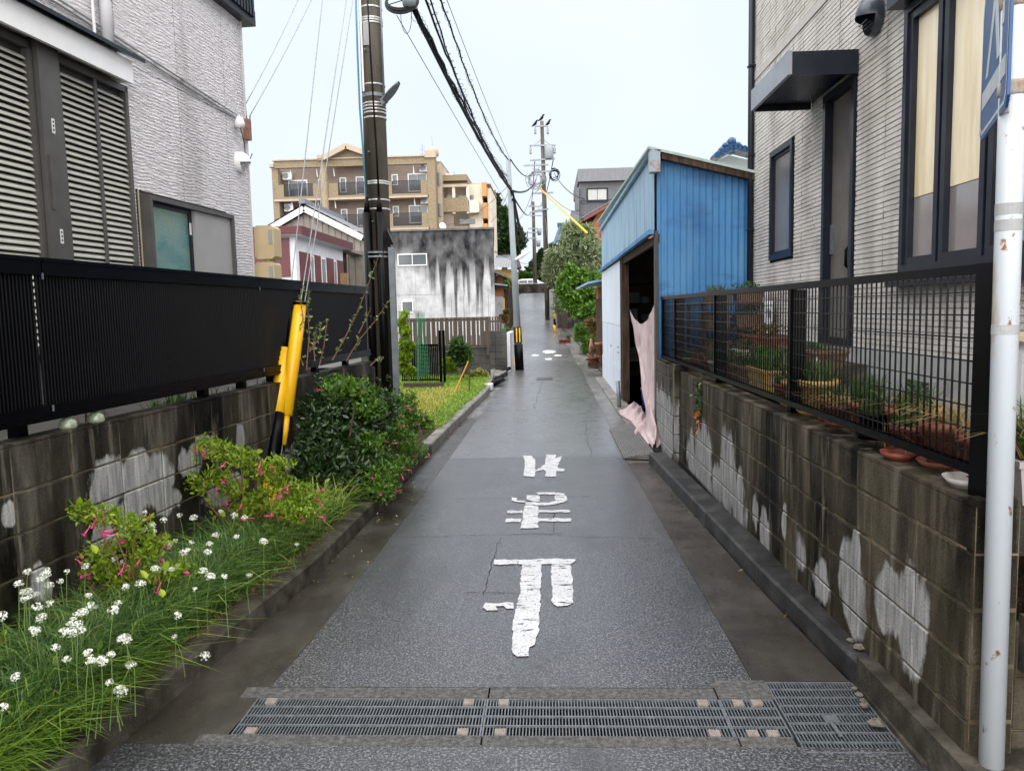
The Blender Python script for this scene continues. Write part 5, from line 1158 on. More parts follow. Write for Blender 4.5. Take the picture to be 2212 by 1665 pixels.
MB().box(ax2(1510), ax2(1575), BY+1, BY+3, az2(341), az2(318)).build('roof_unit', m_whitepl, sb2); MB().bar((ax2(1572), BY+2, az2(340)), (ax2(1570), BY+2, az2(285)), .08).build('roof_mast', m_grey, sb2)

# ------------------------------------------------------------------ grey three-storey building on the right
gb = empty('grey_building', (3, 46, 0), 'grey upper storeys of a modern building behind the blue shed', 'building')
GYY = 45; gx = lambda p: X_(p, GYY); gz_ = lambda y: Z_(1300, y, GYY); GBf = front(GYY)
m_g1 = M('grey_cladding', [(.12, .13, .145), (.16, .17, .19)], scale=3, stretch=(3, 1, .5), rough=.55); m_g2 = M('grey_render', [(.09, .097, .108), (.12, .128, .14)], scale=3, rough=.7)
MB().box(gx(1252), gx(1420), GYY-.35, GYY+8, gz_(393), gz_(366)).build('roof_band', m_g1, gb)
MB().box(gx(1255), gx(1420), GYY, GYY+8, 0, gz_(394)).build('wall', m_g2, gb)
win(gb, GBf, gx(1270), gx(1316), gz_(436), gz_(406), .08, 2, mf=m_dkframe, mp=M('curtain_pane', [(.33, .34, .33), (.42, .43, .41)], scale=3, stretch=(6, 1, 1), rough=.3))
railing(gb, GBf, gx(1258), gx(1335), gz_(441), gz_(433), .3, m_dkframe, 14)
MB().box(gx(1237), gx(1254), GYY-.2, GYY+3, 0, gz_(454)).build('lower_wall', m_g1, gb)
MB().box(gx(1246), gx(1254), GYY-.3, GYY+1, gz_(454), gz_(405)).build('balcony_end', m_g2, gb)
# blue tiled roof beyond
br = empty('blue_roof_house', (.9, 52, 0), 'house with a dark blue tiled roof behind the feathery tree', 'house')
m_btile = M('blue_tile', [(.012, .045, .12), (.025, .075, .18)], scale=6, rough=.3)
BX = lambda p, Y=52: X_(p, Y); BZ = lambda y, Y=52: Z_(1215, y, Y)
tiled(br, (BX(1196), 51, BZ(530)), (BX(1262), 51, BZ(530)), (BX(1212), 55, BZ(477)), (BX(1262), 55, BZ(477)), 10, 9, m_btile)
MB().box(BX(1200), BX(1262), 51.4, 58, 0, BZ(533)).build('wall', m_wood, br)
MB().bar((BX(1208), 55, BZ(476)), (BX(1262), 55, BZ(476)), .3, .3).build('ridge', m_btile, br)
# orange-brown house
oh = empty('orange_house', (3.5, 38, .4), 'orange clay-walled house with a dark red gable roof behind the blue shed', 'house')
OY = 38; ox = lambda p: X_(p, OY); oz = lambda y: Z_(1280, y, OY)
m_ow = M('orange_render', [(.25, .10, .042), (.31, .135, .06)], scale=3, rough=.8); m_dr = M('dark_red', [(.13, .03, .025), (.18, .05, .04)], rough=.6)
MB().box(ox(1270), ox(1420), OY, OY+8, 0, oz(498)).build('wall', m_ow, oh)
b = MB(); b.prism([(ox(1270), OY+.01, oz(498)), (ox(1420), OY+.01, oz(498)), (ox(1420), OY+.01, oz(400)), (ox(1300), OY+.01, oz(452))], (0, 7.9, 0)); b.build('gable', m_ow, oh)
MB().bar((ox(1262), OY-.2, oz(476)), (ox(1350), OY-.2, oz(428)), .14, .4, up=(0, 1, 0)).build('bargeboard', m_dr, oh)
tiled(oh, (ox(1258), OY-.4, oz(474)), (ox(1258), OY+8, oz(474)), (ox(1350), OY-.4, oz(424)), (ox(1350), OY+8, oz(424)), 10, 14, m_tile)
for a in (1276, 1298): MB().box(ox(a), ox(a+4), OY-.05, OY, 0, oz(478)).build('post', m_dr, oh)
MB().tube([(ox(1273), OY-.15, oz(492)), (ox(1273), OY-.15, 0)], .04, 8).build('gutter_pipe', m_dr, oh)
win(oh, front(OY), ox(1279), ox(1294), oz(556), oz(520), .04, 1, mf=m_dkframe)
# small lean-to of the orange house next to the shed (dark eave seen at 1290,590)
lt = empty('lean_to', (2, 21, 0), 'low wooden lean-to with a blue-grey metal roof beside the white shed doors', 'lean-to')
b = MB(); b.hexa([(.95, 19.0, 2.28), (2.4, 19.0, 2.5), (2.4, 24.5, 2.5), (.85, 24.5, 2.28), (.95, 19.0, 2.33), (2.4, 19.0, 2.56), (2.4, 24.5, 2.56), (.85, 24.5, 2.33)]); b.build('roof', m_pblue, lt)
MB().box(1.45, 2.4, 19.1, 24.2, 0, 2.28).build('wall', m_wood, lt); MB().box(1.25, 1.44, 20.0, 20.7, 1.92, 2.22).build('orange_board', m_ow, lt)  # plank wall and a board in the orange render colour
# roof ridge ornament behind the shed
rr = empty('tiled_roof_house', (4.5, 18, 0), 'white gabled house with blue ridge tile ornament peeking over the blue shed', 'house')
RY = 16; rx = lambda p: X_(p, RY); rz = lambda y: Z_(1570, y, RY); ap = (rx(1572), rz(336))
b = MB(); b.prism([(rx(1535), RY, rz(352)), (rx(1680), RY, rz(385)), (rx(1680), RY, 0), (rx(1500), RY, 0), (rx(1500), RY, rz(362))][::-1], (0, 6, 0)); b.build('wall', m_white, rr)
b = MB(); b.prism([(rx(1538), RY-.02, rz(351)), (ap[0], RY-.02, ap[1]), (rx(1680), RY-.02, rz(366)), (rx(1680), RY-.02, rz(384))], (0, 6, 0)); b.build('gable', m_white, rr)
for (p, q) in (((1534, 350), (1572, 330)), ((1572, 330), (1680, 362))):
    P, Q = np.array((rx(p[0]), RY-.25, rz(p[1]))), np.array((rx(q[0]), RY-.25, rz(q[1])))
    MB().bar(P, Q, .35, .07).build('verge', m_tile, rr); n = 4 if p[0] < 1560 else 12
    for i in range(n): MB().lathe(lerp(P, Q, (i+.5)/n)+np.array([0, -.2, .05]), [(.055, 0), (.055, .45)], 10, ax=(0, 1, 0)).build('verge_tile', m_btile, rr)
b = MB(); c = np.array((ap[0], RY-.35, ap[1]+.04))
for (dx, dz, r) in ((0, .17, .085), (-.12, .10, .06), (.12, .10, .06), (-.2, .02, .055), (.2, .02, .055), (0, .04, .11)): b.lathe(c+np.array([dx, 0, dz]), [(0, 0), (r*.7, .0), (r, .05), (r, .18)], 12, ax=(0, 1, 0))
b.build('ridge_end_ornament', m_btile, rr, True)

# ------------------------------------------------------------------ tiled house, sheds on the left in the distance
th = empty('tiled_house', (-3.8, 56, 1), 'old house with a grey tiled roof at the left bend of the lane', 'house')
TY = 55; tx = lambda p: X_(p, TY); tz = lambda y: Z_(1100, y, TY)
tiled(th, (tx(1050), TY, tz(578)), (tx(1119), TY, tz(580)), (tx(1066), TY+3.5, tz(549)), (tx(1113), TY+3.5, tz(549)), 7, 11, M('silver_tile', [(.16, .17, .18), (.26, .27, .285)], scale=8, rough=.35))
MB().bar((tx(1068), TY+3.5, tz(548)), (tx(1113), TY+3.5, tz(548)), .25, .3).build('ridge', m_tile, th)
b = MB(); b.prism([(tx(1112), TY+3.4, tz(550)), (tx(1120), TY+.3, tz(580)), (tx(1122), TY+6, tz(580))], (-.1, 0, 0)); b.build('gable_wall', m_wood, th)
m_och = M('ochre_wall', [(.40, .25, .08), (.5, .33, .12)], scale=3, rough=.8)
MB().box(tx(1050), tx(1114), TY+.7, TY+6, .5, tz(581)).build('wall', m_och, th)
MB().bar((tx(1112), TY+3.4, tz(547)), (tx(1124), TY-.1, tz(580)), .3, .12).build('bargeboard', m_wood, th)
MB().box(tx(1030), tx(1052), TY+7, TY+12, .5, tz(545)).build('rear_building', m_crm, th)
s2_ = empty('wooden_shed', (-3.4, 42, .5), 'old wooden sheds with small roofs and block base left of the lane', 'shed')
SY = 41; sx_ = lambda p: X_(p, SY); sz = lambda y: Z_(1085, y, SY)
b = MB(); b.hexa([(sx_(1060), SY-1, sz(583)), (sx_(1096), SY-1, sz(601)), (sx_(1100), SY+5, sz(603)), (sx_(1060), SY+5, sz(590)), (sx_(1060), SY-1, sz(578)), (sx_(1096), SY-1, sz(597)), (sx_(1100), SY+5, sz(597)), (sx_(1060), SY+5, sz(583))]); b.build('roof', m_tile, s2_)
MB().box(sx_(1060), sx_(1089), SY, SY+5, sz(641), sz(597)).build('wall', m_ow, s2_); MB().box(sx_(1089)+.01, sx_(1097), SY+.5, SY+6, 0, sz(603)).build('side_wall', m_wood, s2_)
MB().box(sx_(1067), sx_(1073), SY-.1, SY-.01, sz(625), sz(590)).build('post', m_wood, s2_)
b = MB(); b.hexa([(sx_(1062), SY-.6, sz(614)), (sx_(1098), SY-.6, sz(619)), (sx_(1099), SY+2, sz(617)), (sx_(1062), SY+2, sz(610)), (sx_(1062), SY-.6, sz(611)), (sx_(1098), SY-.6, sz(616)), (sx_(1099), SY+2, sz(614)), (sx_(1062), SY+2, sz(607))]); b.build('lower_roof', m_pblue, s2_)
MB().box(sx_(1062), sx_(1088), SY-.2, SY-.02, 0, sz(641)).build('base_wall', m_found, s2_)
# ------------------------------------------------------------------ brown slatted fence on its block wall
sf = empty('slat_fence', (-2.5, 18.5, .8), 'brown fence of upright slats on a dark block wall at the end of the lawn', 'fence')
m_bsl = M('brown_slat', [(.055, .038, .028), (.08, .057, .043)], scale=8, stretch=(3, 3, .5), rough=.6)
BFN = front(18.5); zs0, zs1 = .84, 1.51
x = -3.62; k = 0
while x < -1.50:
    w = .095 if k % 3 != 2 else .05
    MB().fbox(BFN, x, x+w, 0, .02, zs0+(.0 if k % 3 != 2 else 0), zs1).build('slat', m_bsl, sf)
    if k % 2: MB().fbox(BFN, x+w+.004, x+w+.022, .0, .02, zs0, zs0+.26).build('slat', m_bsl, sf)
    x += w+.028; k += 1
for z in (zs0-.02, zs1-.06): MB().fbox(BFN, -3.65, -1.47, -.04, -.002, z, z+.05).build('rail', m_bsl, sf)
MB().fbox(BFN, -3.65, -1.45, -.06, .03, zs1, zs1+.025).build('top_rail', m_bsl, sf); MB().fbox(BFN, -1.53, -1.47, -.05, .022, .6, 1.54).build('post', m_bsl, sf)
sf2 = empty('slat_fence', (-1.9, 22, .8), 'second brown slatted fence section farther back towards the thin grey pole', 'fence')
F22 = front(22)
for i in range(6): MB().fbox(F22, -1.80+i*.075, -1.80+i*.075+.05, 0, .02, Z_(1060, 719, 22), Z_(1060, 684, 22)).build('slat', m_bsl, sf2)
MB().fbox(F22, -1.82, -1.33, -.03, -.001, 1.35, 1.4).build('rail', m_bsl, sf2)
bw2 = empty('block_wall', (-2.5, 18.6, 0), 'low dark block wall carrying the brown slatted fence', 'wall')
m_dkb = M('dark_block', [(.025, .023, .021), (.05, .047, .042), (.085, .08, .074)], scale=3, stretch=(1, 1, .5), rough=.8, bump=.3, bscale=60)
MB().box(-4.6, -1.46, 18.56, 18.68, 0, .81).build('mortar_bed', m_mortar, bw2); kb = bevblock(.388, .03, .188).mesh('block', m_dkb)
for i in range(8):
    for k in range(4): inst('block', kb, bw2, (-1.46-.2-i*.394, 18.575, .11+k*.196), (0, 0, math.pi))
gbw = empty('block_wall', (-1.3, 20.5, 0), 'short grey block wall beside the white gate post left of the grey pole', 'wall')
MB().box(-1.75, -1.16, 20.56, 20.7, 0, 1.1).build('mortar_bed', m_mortar, gbw)
for i in range(2):
    for k in range(6): inst('block', kb, gbw, (-1.16-.15-i*.3, 20.575, .10+k*.19), (0, 0, math.pi), (.76, 1, .97))
tag(MB().box(-1.22+.0, -1.10, 21.2, 23.5, 0, 1.05).build('white_gate_wall', m_white), 'narrow white wall end beside the grey pole', 'wall')
ap_ = MB().box(-1.95, -1.17, 18.7, 20.5, 0, .10); tag(ap_.build('concrete_apron', m_curbl), kind='structure')
ig = empty('iron_gate', (-3.3, 16.6, .1), 'low black iron railing panel and posts at the back of the lawn', 'railing')
IF = front(16.8)
railing(ig, IF, X_(862, 16.8), X_(945, 16.8), .18, .98, .02, m_black, 20)
for p in (946, 954): MB().box(X_(p, 16.6), X_(p+5, 16.6), 16.55, 16.62, .1, 1.28).build('post', m_black, ig)
pe_ = empty('planter_edging', (-3, 15.8, .1), 'low brown ribbed edging at the back of the yellow lawn', 'edging')
for i in range(26): MB().box(X_(865, 15.6)+i*.032, X_(865, 15.6)+i*.032+.028, 15.6, 15.66, .05, .235).build('edging_board', m_bsl, pe_)

# ------------------------------------------------------------------ wall and white van at the far bend
m_fwm = M('far_wall_block', [(.012, .010, .009), (.03, .027, .024), (.06, .055, .05)], scale=1.5, rough=.9, spec=.1)
fw = empty('far_wall', (-1.6, 88, 3.5), 'long low grey block wall across the far end of the lane', 'wall')
FY = 86; MB().box(X_(1100, FY), X_(1178, FY), FY, FY+.3, 3.0, Z_(1140, 613, FY)).build('wall', m_fwm, fw)
for x in np.arange(X_(1100, FY), X_(1176, FY), .8): MB().box(x+.02, x+.78, FY-.03, FY, 3.3, Z_(1140, 614, FY)).build('wall_panel', m_fwm, fw)
vn = empty('white_van', (-2.3, 91, 3.8), 'white minivan parked behind the far block wall', 'van')
VY = 90; vx = lambda p: X_(p, VY); vz = lambda y: Z_(1150, y, VY); VF = front(VY)
m_car = M('car_white', [(.68, .70, .73), (.74, .76, .78)], rough=.2, coat=.5)
b = MB(); b.prism([(vx(1118), VY, vz(632)), (vx(1118), VY, vz(612)), (vx(1122), VY, vz(604)), (vx(1128), VY, vz(602)), (vx(1158), VY, vz(602)), (vx(1168), VY, vz(608)), (vx(1178), VY, vz(613)), (vx(1181), VY, vz(618)), (vx(1181), VY, vz(632))], (0, 1.7, 0)); b.build('body', m_car, vn)
b = MB(); b.prism([(vx(1122), VY-.01, vz(611)), (vx(1124), VY-.01, vz(605.5)), (vx(1156), VY-.01, vz(605.5)), (vx(1164), VY-.01, vz(611))], (0, -.02, 0)); b.build('side_window', m_glass, vn)
for p in (1140, 1152): MB().box(vx(p), vx(p)+.08, VY-.045, VY-.031, vz(611), vz(605.5)).build('window_pillar', m_car, vn)
for p in (1128, 1170): MB().lathe((vx(p), VY-.02, vz(632)), [(.0, 0), (.2, 0), (.33, .02), (.33, -.2)], 16, ax=(0, -1, 0)).build('wheel', m_blackpl, vn)
MB().box(vx(1158), vx(1161), VY-.2, VY-.05, vz(613), vz(609.5)).build('wing_mirror', m_car, vn)
ck = tag(MB().prism([(X_(1165, 91), 92.5, 3.4), (X_(1165, 91), 92.5, Z_(1165, 612, 92)), (X_(1190, 91), 92.5, Z_(1165, 609, 92)), (X_(1200, 91), 92.5, 3.4)], (0, 1.5, 0)).build('dark_car', m_dkframe), 'dark car roof just visible right of the white van', 'car')
# traffic cone, yellow stand, barrier, debris, pot
tcn = empty('traffic_cone', PZ(1289, 745, .05), 'small faded red and white traffic cone by the shrubs on the right', 'traffic cone')
c = PY(1277, 752, 24.5)*np.array([1, 1, 0])+np.array([0, 0, .06])
MB().lathe(c, [(.11, .03), (.035, .62), (.03, .66), (0, .66)], 16).build('cone', M('cone_red', [(.55, .12, .08), (.6, .3, .25)], scale=6, rough=.5), tcn, True); MB().lathe(c, [(.075, .28), (.058, .42)], 16).build('white_band', m_white, tcn); MB().box(c[0]-.16, c[0]+.16, c[1]-.16, c[1]+.16, .06, .09).build('base', m_blackpl, tcn)
ys_ = empty('yellow_stand', (-1.3, 21.3, 0), 'yellow and black folding warning stand beside the thin grey pole', 'warning stand')
c = PZ(1108, 785, .02)
b = MB(); b.prism([c+np.array([-.22, 0, 0]), c+np.array([-.05, .1, .85]), c+np.array([.0, .1, .85]), c+np.array([.02, 0, 0])], (0, .04, 0)); b.build('panel', m_blackpl, ys_)
b = MB(); b.prism([c+np.array([-.02, -.02, .0]), c+np.array([-.05, .08, .8]), c+np.array([.03, .08, .55]), c+np.array([.12, -.02, 0])], (0, .03, 0)); b.build('panel', m_yel, ys_); MB().box(c[0]-.25, c[0]+.2, c[1]-.1, c[1]+.1, 0, .05).build('foot', m_yel, ys_)
for k, (px, py, l, r, lab) in enumerate(((1083, 815, .9, .06, 'longest black corrugated tube lying in the left gutter'), (1093, 800, .7, .05, 'upper black tube piled in the left gutter'), (1075, 826, .6, .07, 'nearest wide black half-pipe in the left gutter'))):
    c = PZ(px, py, .08); b = MB().tube([c+np.array([-.08, -l/2, 0]), c+np.array([.08, l/2, .03])], r, 10)
    tag(b.build('black_tube', m_blackpl, None, True), lab, 'tube', 'black tubes in the gutter')
tag(MB().box(*(lambda c: (c[0]-.12, c[0]+.12, c[1]-.2, c[1]+.2, .02, .14))(PZ(1052, 838, .05))).build('white_block', m_white), 'white plastic block lying on the lawn edge', 'block')
wh_ = empty('wooden_stake', PZ(985, 848, .1), 'thin leaning stake tied with orange rope on the lawn', 'stake')
a = PZ(980, 852, .1); MB().tube([a, a+np.array([.28, .2, .62])], .012, 6).build('rope', M('orange_rope', [(.6, .3, .05)], rough=.8), wh_); MB().tube([a+np.array([.28, .2, -.05]), a+np.array([.29, .2, .75])], .012, 6).build('stake', m_wood, wh_)
# right foot: small pier walls by the third pole, planks
rw3 = empty('grey_garden_wall', (.5, 45, .7), 'grey garden walls right of the lane behind the banded guard', 'wall')
for (a, c, y0, y1, YY, m_) in ((1187, 1204, 706, 625, 44, m_found), (1204, 1213, 706, 640, 43, m_dkb), (1213, 1226, 704, 640, 42, m_bsl)): MB().box(X_(a, YY), X_(c, YY), YY, YY+5, .2, Z_(1200, y1, YY)).build('wall', m_, rw3)

# ================================================================== PLANTS
def unit(n):
    v = rng.normal(size=(n, 3)); return v/np.linalg.norm(v, axis=1)[:, None]
def leaves(name, P, size, m, parent, aspect=.45, D=None, up=.35, fold=.25, sv=.35, spread=1.0):
    """N folded leaf blades; D = preferred growth directions"""
    n = len(P); d = unit(n)*spread
    if D is not None: d = d+D
    d[:, 2] += up; d /= np.linalg.norm(d, axis=1)[:, None]
    s = np.cross(d, unit(n)); s /= np.linalg.norm(s, axis=1)[:, None]; nn = np.cross(s, d)
    L = size*(1+sv*rng.uniform(-1, 1, n))[:, None]; w = L*aspect*.5
    v = np.empty((n, 6, 3)); v[:, 0] = P; v[:, 1] = P+d*L*.35+s*w+nn*w*fold; v[:, 2] = P+d*L*.72+s*w*.75+nn*w*fold*.6; v[:, 3] = P+d*L-nn*L*.08
    v[:, 4] = P+d*L*.72-s*w*.75+nn*w*fold*.6; v[:, 5] = P+d*L*.35-s*w+nn*w*fold
    i = np.arange(n)[:, None]*6; f = np.concatenate([i+np.array([[0, 1, 2, 3]]), i+np.array([[0, 3, 4, 5]])])
    return raw(name, v.reshape(-1, 3), f, m, parent)
def ell(n, c, r, shell=.55):
    u = unit(n); k = (shell+(1-shell)*rng.random(n)**.7)[:, None]; return np.array(c)+u*k*np.array(r)
def clumps(C, n, sub=6, tight=.35):
    """points in sub-clumps on the surface of each ellipsoid (c, r): gives light and dark clumps with gaps"""
    out = []; vol = np.array([np.prod(np.array(r))**(2/3) for c, r in C]); vol = vol/vol.sum()
    for (c, r), w in zip(C, vol):
        k = max(4, int(sub)); cen = ell(k, c, np.array(r)*.82, .5); per = max(4, int(n*w/k))
        for q in cen: out.append(ell(per, q, np.array(r)*tight*rng.uniform(.6, 1.25), .2))
    return np.concatenate(out)
def blades(name, P, h, w, m, parent=None, lean=.5, curve=.5, hv=.4):
    n = len(P); a = rng.uniform(0, 6.283, n); ld = np.stack([np.cos(a), np.sin(a), np.zeros(n)], 1)*(lean*rng.random(n))[:, None]
    H = h*(1+hv*rng.uniform(-1, 1, n)); sd = np.stack([-np.sin(a+rng.normal(0, .6, n)), np.cos(a), np.zeros(n)], 1); W_ = w*(.7+.6*rng.random(n))
    v = np.empty((n, 7, 3)); up = np.array([0, 0, 1.])
    for i, (t, k) in enumerate(((0, 1), (.4, .9), (.75, .6))):
        c = P+(up*(t-curve*.25*t*t*t)+ld*(t*t*(1+curve)))*H[:, None]; v[:, 2*i] = c-sd*(W_*k/2)[:, None]; v[:, 2*i+1] = c+sd*(W_*k/2)[:, None]
    v[:, 6] = P+(up*(1-curve*.35)+ld*(1+curve))*H[:, None]
    i = np.arange(n)[:, None]*7; f = np.concatenate([i+np.array([[0, 1, 3]]), i+np.array([[0, 3, 2]]), i+np.array([[2, 3, 5]]), i+np.array([[2, 5, 4]]), i+np.array([[4, 5, 6]])])
    return raw(name, v.reshape(-1, 3), f, m, parent)
def stems(name, paths, r, m, parent, n=5):
    b = MB()
    for p in paths: b.tube(p, list(np.linspace(r, r*.35, len(p))), n, False)
    return b.build(name, m, parent, True, False)
m_bark = M('bark', [(.05, .035, .025), (.12, .09, .065)], scale=12, stretch=(1, 1, .3), rough=.9, bump=.6, bscale=40)
m_twig = M('twig', [(.14, .06, .03), (.22, .11, .05)], scale=10, rough=.7); m_gstem = M('green_stem', [(.10, .17, .04), (.16, .24, .07)], scale=8, rough=.6)
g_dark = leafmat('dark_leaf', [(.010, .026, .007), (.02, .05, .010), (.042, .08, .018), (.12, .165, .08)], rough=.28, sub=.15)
g_mid = leafmat('mid_leaf', [(.02, .055, .009), (.04, .10, .013), (.08, .16, .025)], sub=.3)
g_lime = leafmat('lime_leaf', [(.10, .19, .008), (.20, .31, .013), (.34, .43, .03)], sub=.35); g_fmid = leafmat('bright_mid_leaf', [(.04, .11, .011), (.08, .19, .015), (.17, .30, .03)], sub=.3)
g_chive = leafmat('chive_blade', [(.02, .06, .015), (.045, .12, .024), (.10, .20, .04), (.20, .29, .07)], sub=.3)
g_lush = leafmat('lush_blade', [(.10, .20, .02), (.18, .32, .03), (.34, .44, .06), (.42, .38, .12)], sub=.35); g_grass = leafmat('fresh_grass', [(.06, .13, .014), (.12, .22, .02), (.24, .31, .05)], sub=.35)
g_lawn1 = leafmat('lawn_yellow', [(.27, .30, .03), (.38, .38, .05), (.46, .41, .10)], sub=.3); g_lawn2 = leafmat('lawn_green', [(.12, .24, .012), (.20, .34, .018), (.32, .44, .03)], sub=.3)
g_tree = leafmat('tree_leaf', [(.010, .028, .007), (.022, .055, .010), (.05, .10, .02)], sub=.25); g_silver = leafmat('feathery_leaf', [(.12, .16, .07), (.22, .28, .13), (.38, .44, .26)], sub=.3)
g_straw = leafmat('straw', [(.30, .2, .07), (.45, .33, .13), (.2, .22, .05)], sub=.2); g_red = leafmat('reddish_leaf', [(.10, .05, .02), (.18, .10, .03), (.08, .11, .02)], sub=.2)
m_pinkf = M('pink_flower', [(.62, .05, .16), (.72, .10, .22)], island=False, scale=30, rough=.5); m_mag = M('magenta_flower', [(.62, .02, .22)], rough=.5); m_wf = M('white_floret', [(.70, .73, .62), (.84, .86, .78)], scale=60, rough=.6)

# --- dark evergreen shrub with long shoots
ds_ = empty('evergreen_shrub', (-1.86, 6.7, .1), 'dense dark-leaved shrub with long sparse shoots rising before the utility pole', 'shrub')
CC = [((-1.86, 6.75, .60), (.42, .45, .46)), ((-2.0, 6.7, .83), (.26, .32, .32)), ((-1.62, 6.95, .75), (.26, .35, .36)), ((-1.78, 6.45, .35), (.36, .38, .3)), ((-2.0, 6.4, .5), (.22, .3, .34))]
P = np.concatenate([clumps(CC, 6500, 26, .33)]); P = P[P[:, 2] > .1]
leaves('foliage', P, .05, g_dark, ds_, .42, up=.1)
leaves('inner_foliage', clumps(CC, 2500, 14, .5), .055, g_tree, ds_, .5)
def shoot(pts, Y, n, parent, m=g_dark, sz=.035):
    W3 = [PY(a, b, Y+.02*i) for i, (a, b) in enumerate(pts)]; path = []
    for a, c in zip(W3, W3[1:]): path += [lerp(a, c, t) for t in np.linspace(0, 1, 6)[:-1]]
    path.append(W3[-1]); stems('shoot', [path], .006, m_twig, parent)
    k = rng.integers(2, len(path), n); leaves('shoot_leaf', np.array([path[i] for i in k])+rng.normal(0, .006, (n, 3)), sz, m, parent, .5, up=.3)
g_shoot = leafmat('shoot_leaf', [(.07, .11, .03), (.16, .22, .07), (.28, .36, .16)], sub=.2)
for pts, n in (([(718, 778), (745, 730), (765, 690), (790, 630), (818, 554)], 46), ([(748, 780), (775, 735), (805, 700), (839, 651)], 26), ([(662, 800), (668, 720), (664, 660), (667, 627)], 50), ([(690, 790), (700, 745), (706, 700), (704, 690)], 20),
               ([(668, 760), (690, 730), (694, 700)], 20), ([(640, 720), (655, 690), (648, 640), (656, 615)], 22), ([(800, 790), (820, 770), (828, 775)], 8), ([(655, 790), (645, 760), (650, 720)], 26), ([(604, 745), (600, 720), (592, 690)], 9), ([(775, 720), (790, 690), (800, 668)], 10), ([(680, 780), (677, 740), (684, 705)], 26)):
    shoot(pts, 6.5, n, ds_, g_shoot)
b = []
for k in range(9): 
    a = (-1.86+random.uniform(-.1, .1), 6.7+random.uniform(-.15, .15), .1); c = (a[0]+random.uniform(-.35, .35), a[1]+random.uniform(-.35, .35), random.uniform(.6, 1.1)); b.append([a, tuple(lerp(np.array(a), np.array(c), .5)+np.array([.03, 0, .05])), c])
stems('trunk', b, .018, m_bark, ds_, 7)

flw = MB().tube([(0, 0, 0), (.004, 0, .02), (.002, 0, .040)], [.0022, .0024, .005], 6, False)
flw_me = flw.mesh('flower', m_pinkf, smooth=True, fix=False)
star = MB(); 
for k in range(5):
    a = 2*math.pi*k/5; star.add([(0, 0, .040), (.011*math.cos(a-.4), .011*math.sin(a-.4), .050), (.014*math.cos(a), .014*math.sin(a), .052), (.011*math.cos(a+.4), .011*math.sin(a+.4), .050)], [(0, 1, 2, 3)])
star_me = star.mesh('petal_ring', m_mag, fix=False)
def flower(parent, p, s=1.0):
    r_ = (random.uniform(1.2, 2.9), random.uniform(-.4, .4), random.uniform(0, 6.28))
    o = inst('flower', flw_me, parent, p, r_, s)
    q = bpy.data.objects.new('petal_ring', star_me); q.parent = o; COL.objects.link(q)
def four(name_label, cl, nleaf, nfl, base, lsz=.045, lab_mat=g_lime, rr=.085, big=None):
    t = empty('four_oclock_plant', base, name_label, 'flowering plant', 'pink flowered four o\'clock plants')
    pts = []; st_ = []
    for c in cl:
        c = np.array(c, float); bq = np.array(base)+np.array([random.uniform(-.08, .08), random.uniform(-.1, .1), 0])
        mid = lerp(bq, c, .5)+np.array([random.uniform(-.05, .05), random.uniform(-.05, .05), .04]); st_.append([bq, mid, c])
        pts.append(ell(int(nleaf/len(cl)), c, (rr, rr, rr*.62), .15))
        for k in range(3): st_.append([c-(c-mid)*.15, c+np.array([random.uniform(-rr, rr)*.8, random.uniform(-rr, rr)*.8, random.uniform(0, rr*.5)])])
    leaves('foliage', np.concatenate(pts), lsz, lab_mat, t, .44, up=.45)
    n2 = int(nleaf*.10); k = rng.integers(0, len(st_), n2); tag(leaves('broad_leaves', np.array([lerp(np.array(st_[i][0]), np.array(st_[i][-1]), rng.uniform(.35, .95)) for i in k]), lsz*1.75, lab_mat, t, .6, up=-.1), kind='stuff')
    stems('stem', st_, .0065, m_twig, t, 6)
    for i in range(nfl):
        c = np.array(cl[i % len(cl)]); a = unit(1)[0]; a[2] = abs(a[2])*.4-.25; flower(t, c+a*np.array([rr, rr, rr*.7])*1.05, random.uniform(.95, 1.25))
    return t
def cl_px(L, Y): return [PY(x, y, Y+random.uniform(-.12, .12)) for x, y in L]
four('bushy four o\'clock plant with pink flowers nearest the lawn, merging with the dark shrub', [(-1.69, 7.15, 0.88), (-1.59, 7.45, 0.78), (-1.47, 7.75, 0.63), (-1.42, 8.15, 0.48), (-1.47, 7.25, 0.48), (-1.45, 6.85, 0.28), (-1.53, 7.05, 0.63), (-1.59, 8.15, 0.73), (-1.44, 7.65, 0.28), (-1.77, 6.85, 0.98), (-1.87, 6.65, 1.03), (-1.63, 6.75, 0.83), (-1.49, 6.45, 0.33), (-1.47, 6.35, 0.20), (-1.57, 6.55, 0.55)], 6500, 60, (-1.5, 7.6, .1), .042, g_fmid, .19)
four('four o\'clock plant with many pink flowers spread in front of the yellow guy guards', cl_px([(440, 962), (395, 1000), (470, 1030), (520, 990), (560, 1015), (600, 1045), (640, 1060), (560, 1075), (620, 1100), (500, 1060), (670, 1080), (430, 1045), (385, 1050), (590, 1125), (540, 1110), (650, 1110), (480, 975), (600, 1005)], 4.9), 4200, 60, (-2.05, 5.0, .1), .029, g_lime, .12)
four('nearest four o\'clock plant with pink flowers among the white umbels', cl_px([(190, 1105), (235, 1118), (115, 1205), (150, 1195), (290, 1135), (190, 1225), (240, 1235), (310, 1200), (335, 1175), (350, 1240), (260, 1270), (170, 1250), (275, 1165), (160, 1280), (330, 1255), (215, 1195), (390, 1230)], 3.75), 3000, 44, (-2.12, 3.7, .1), .027, g_lime, .095)
four('small four o\'clock plant at the left picture edge', cl_px([(0, 1385), (-25, 1370)], 3.0), 120, 4, (-2.1, 2.95, .1), .034, g_lime, .05)
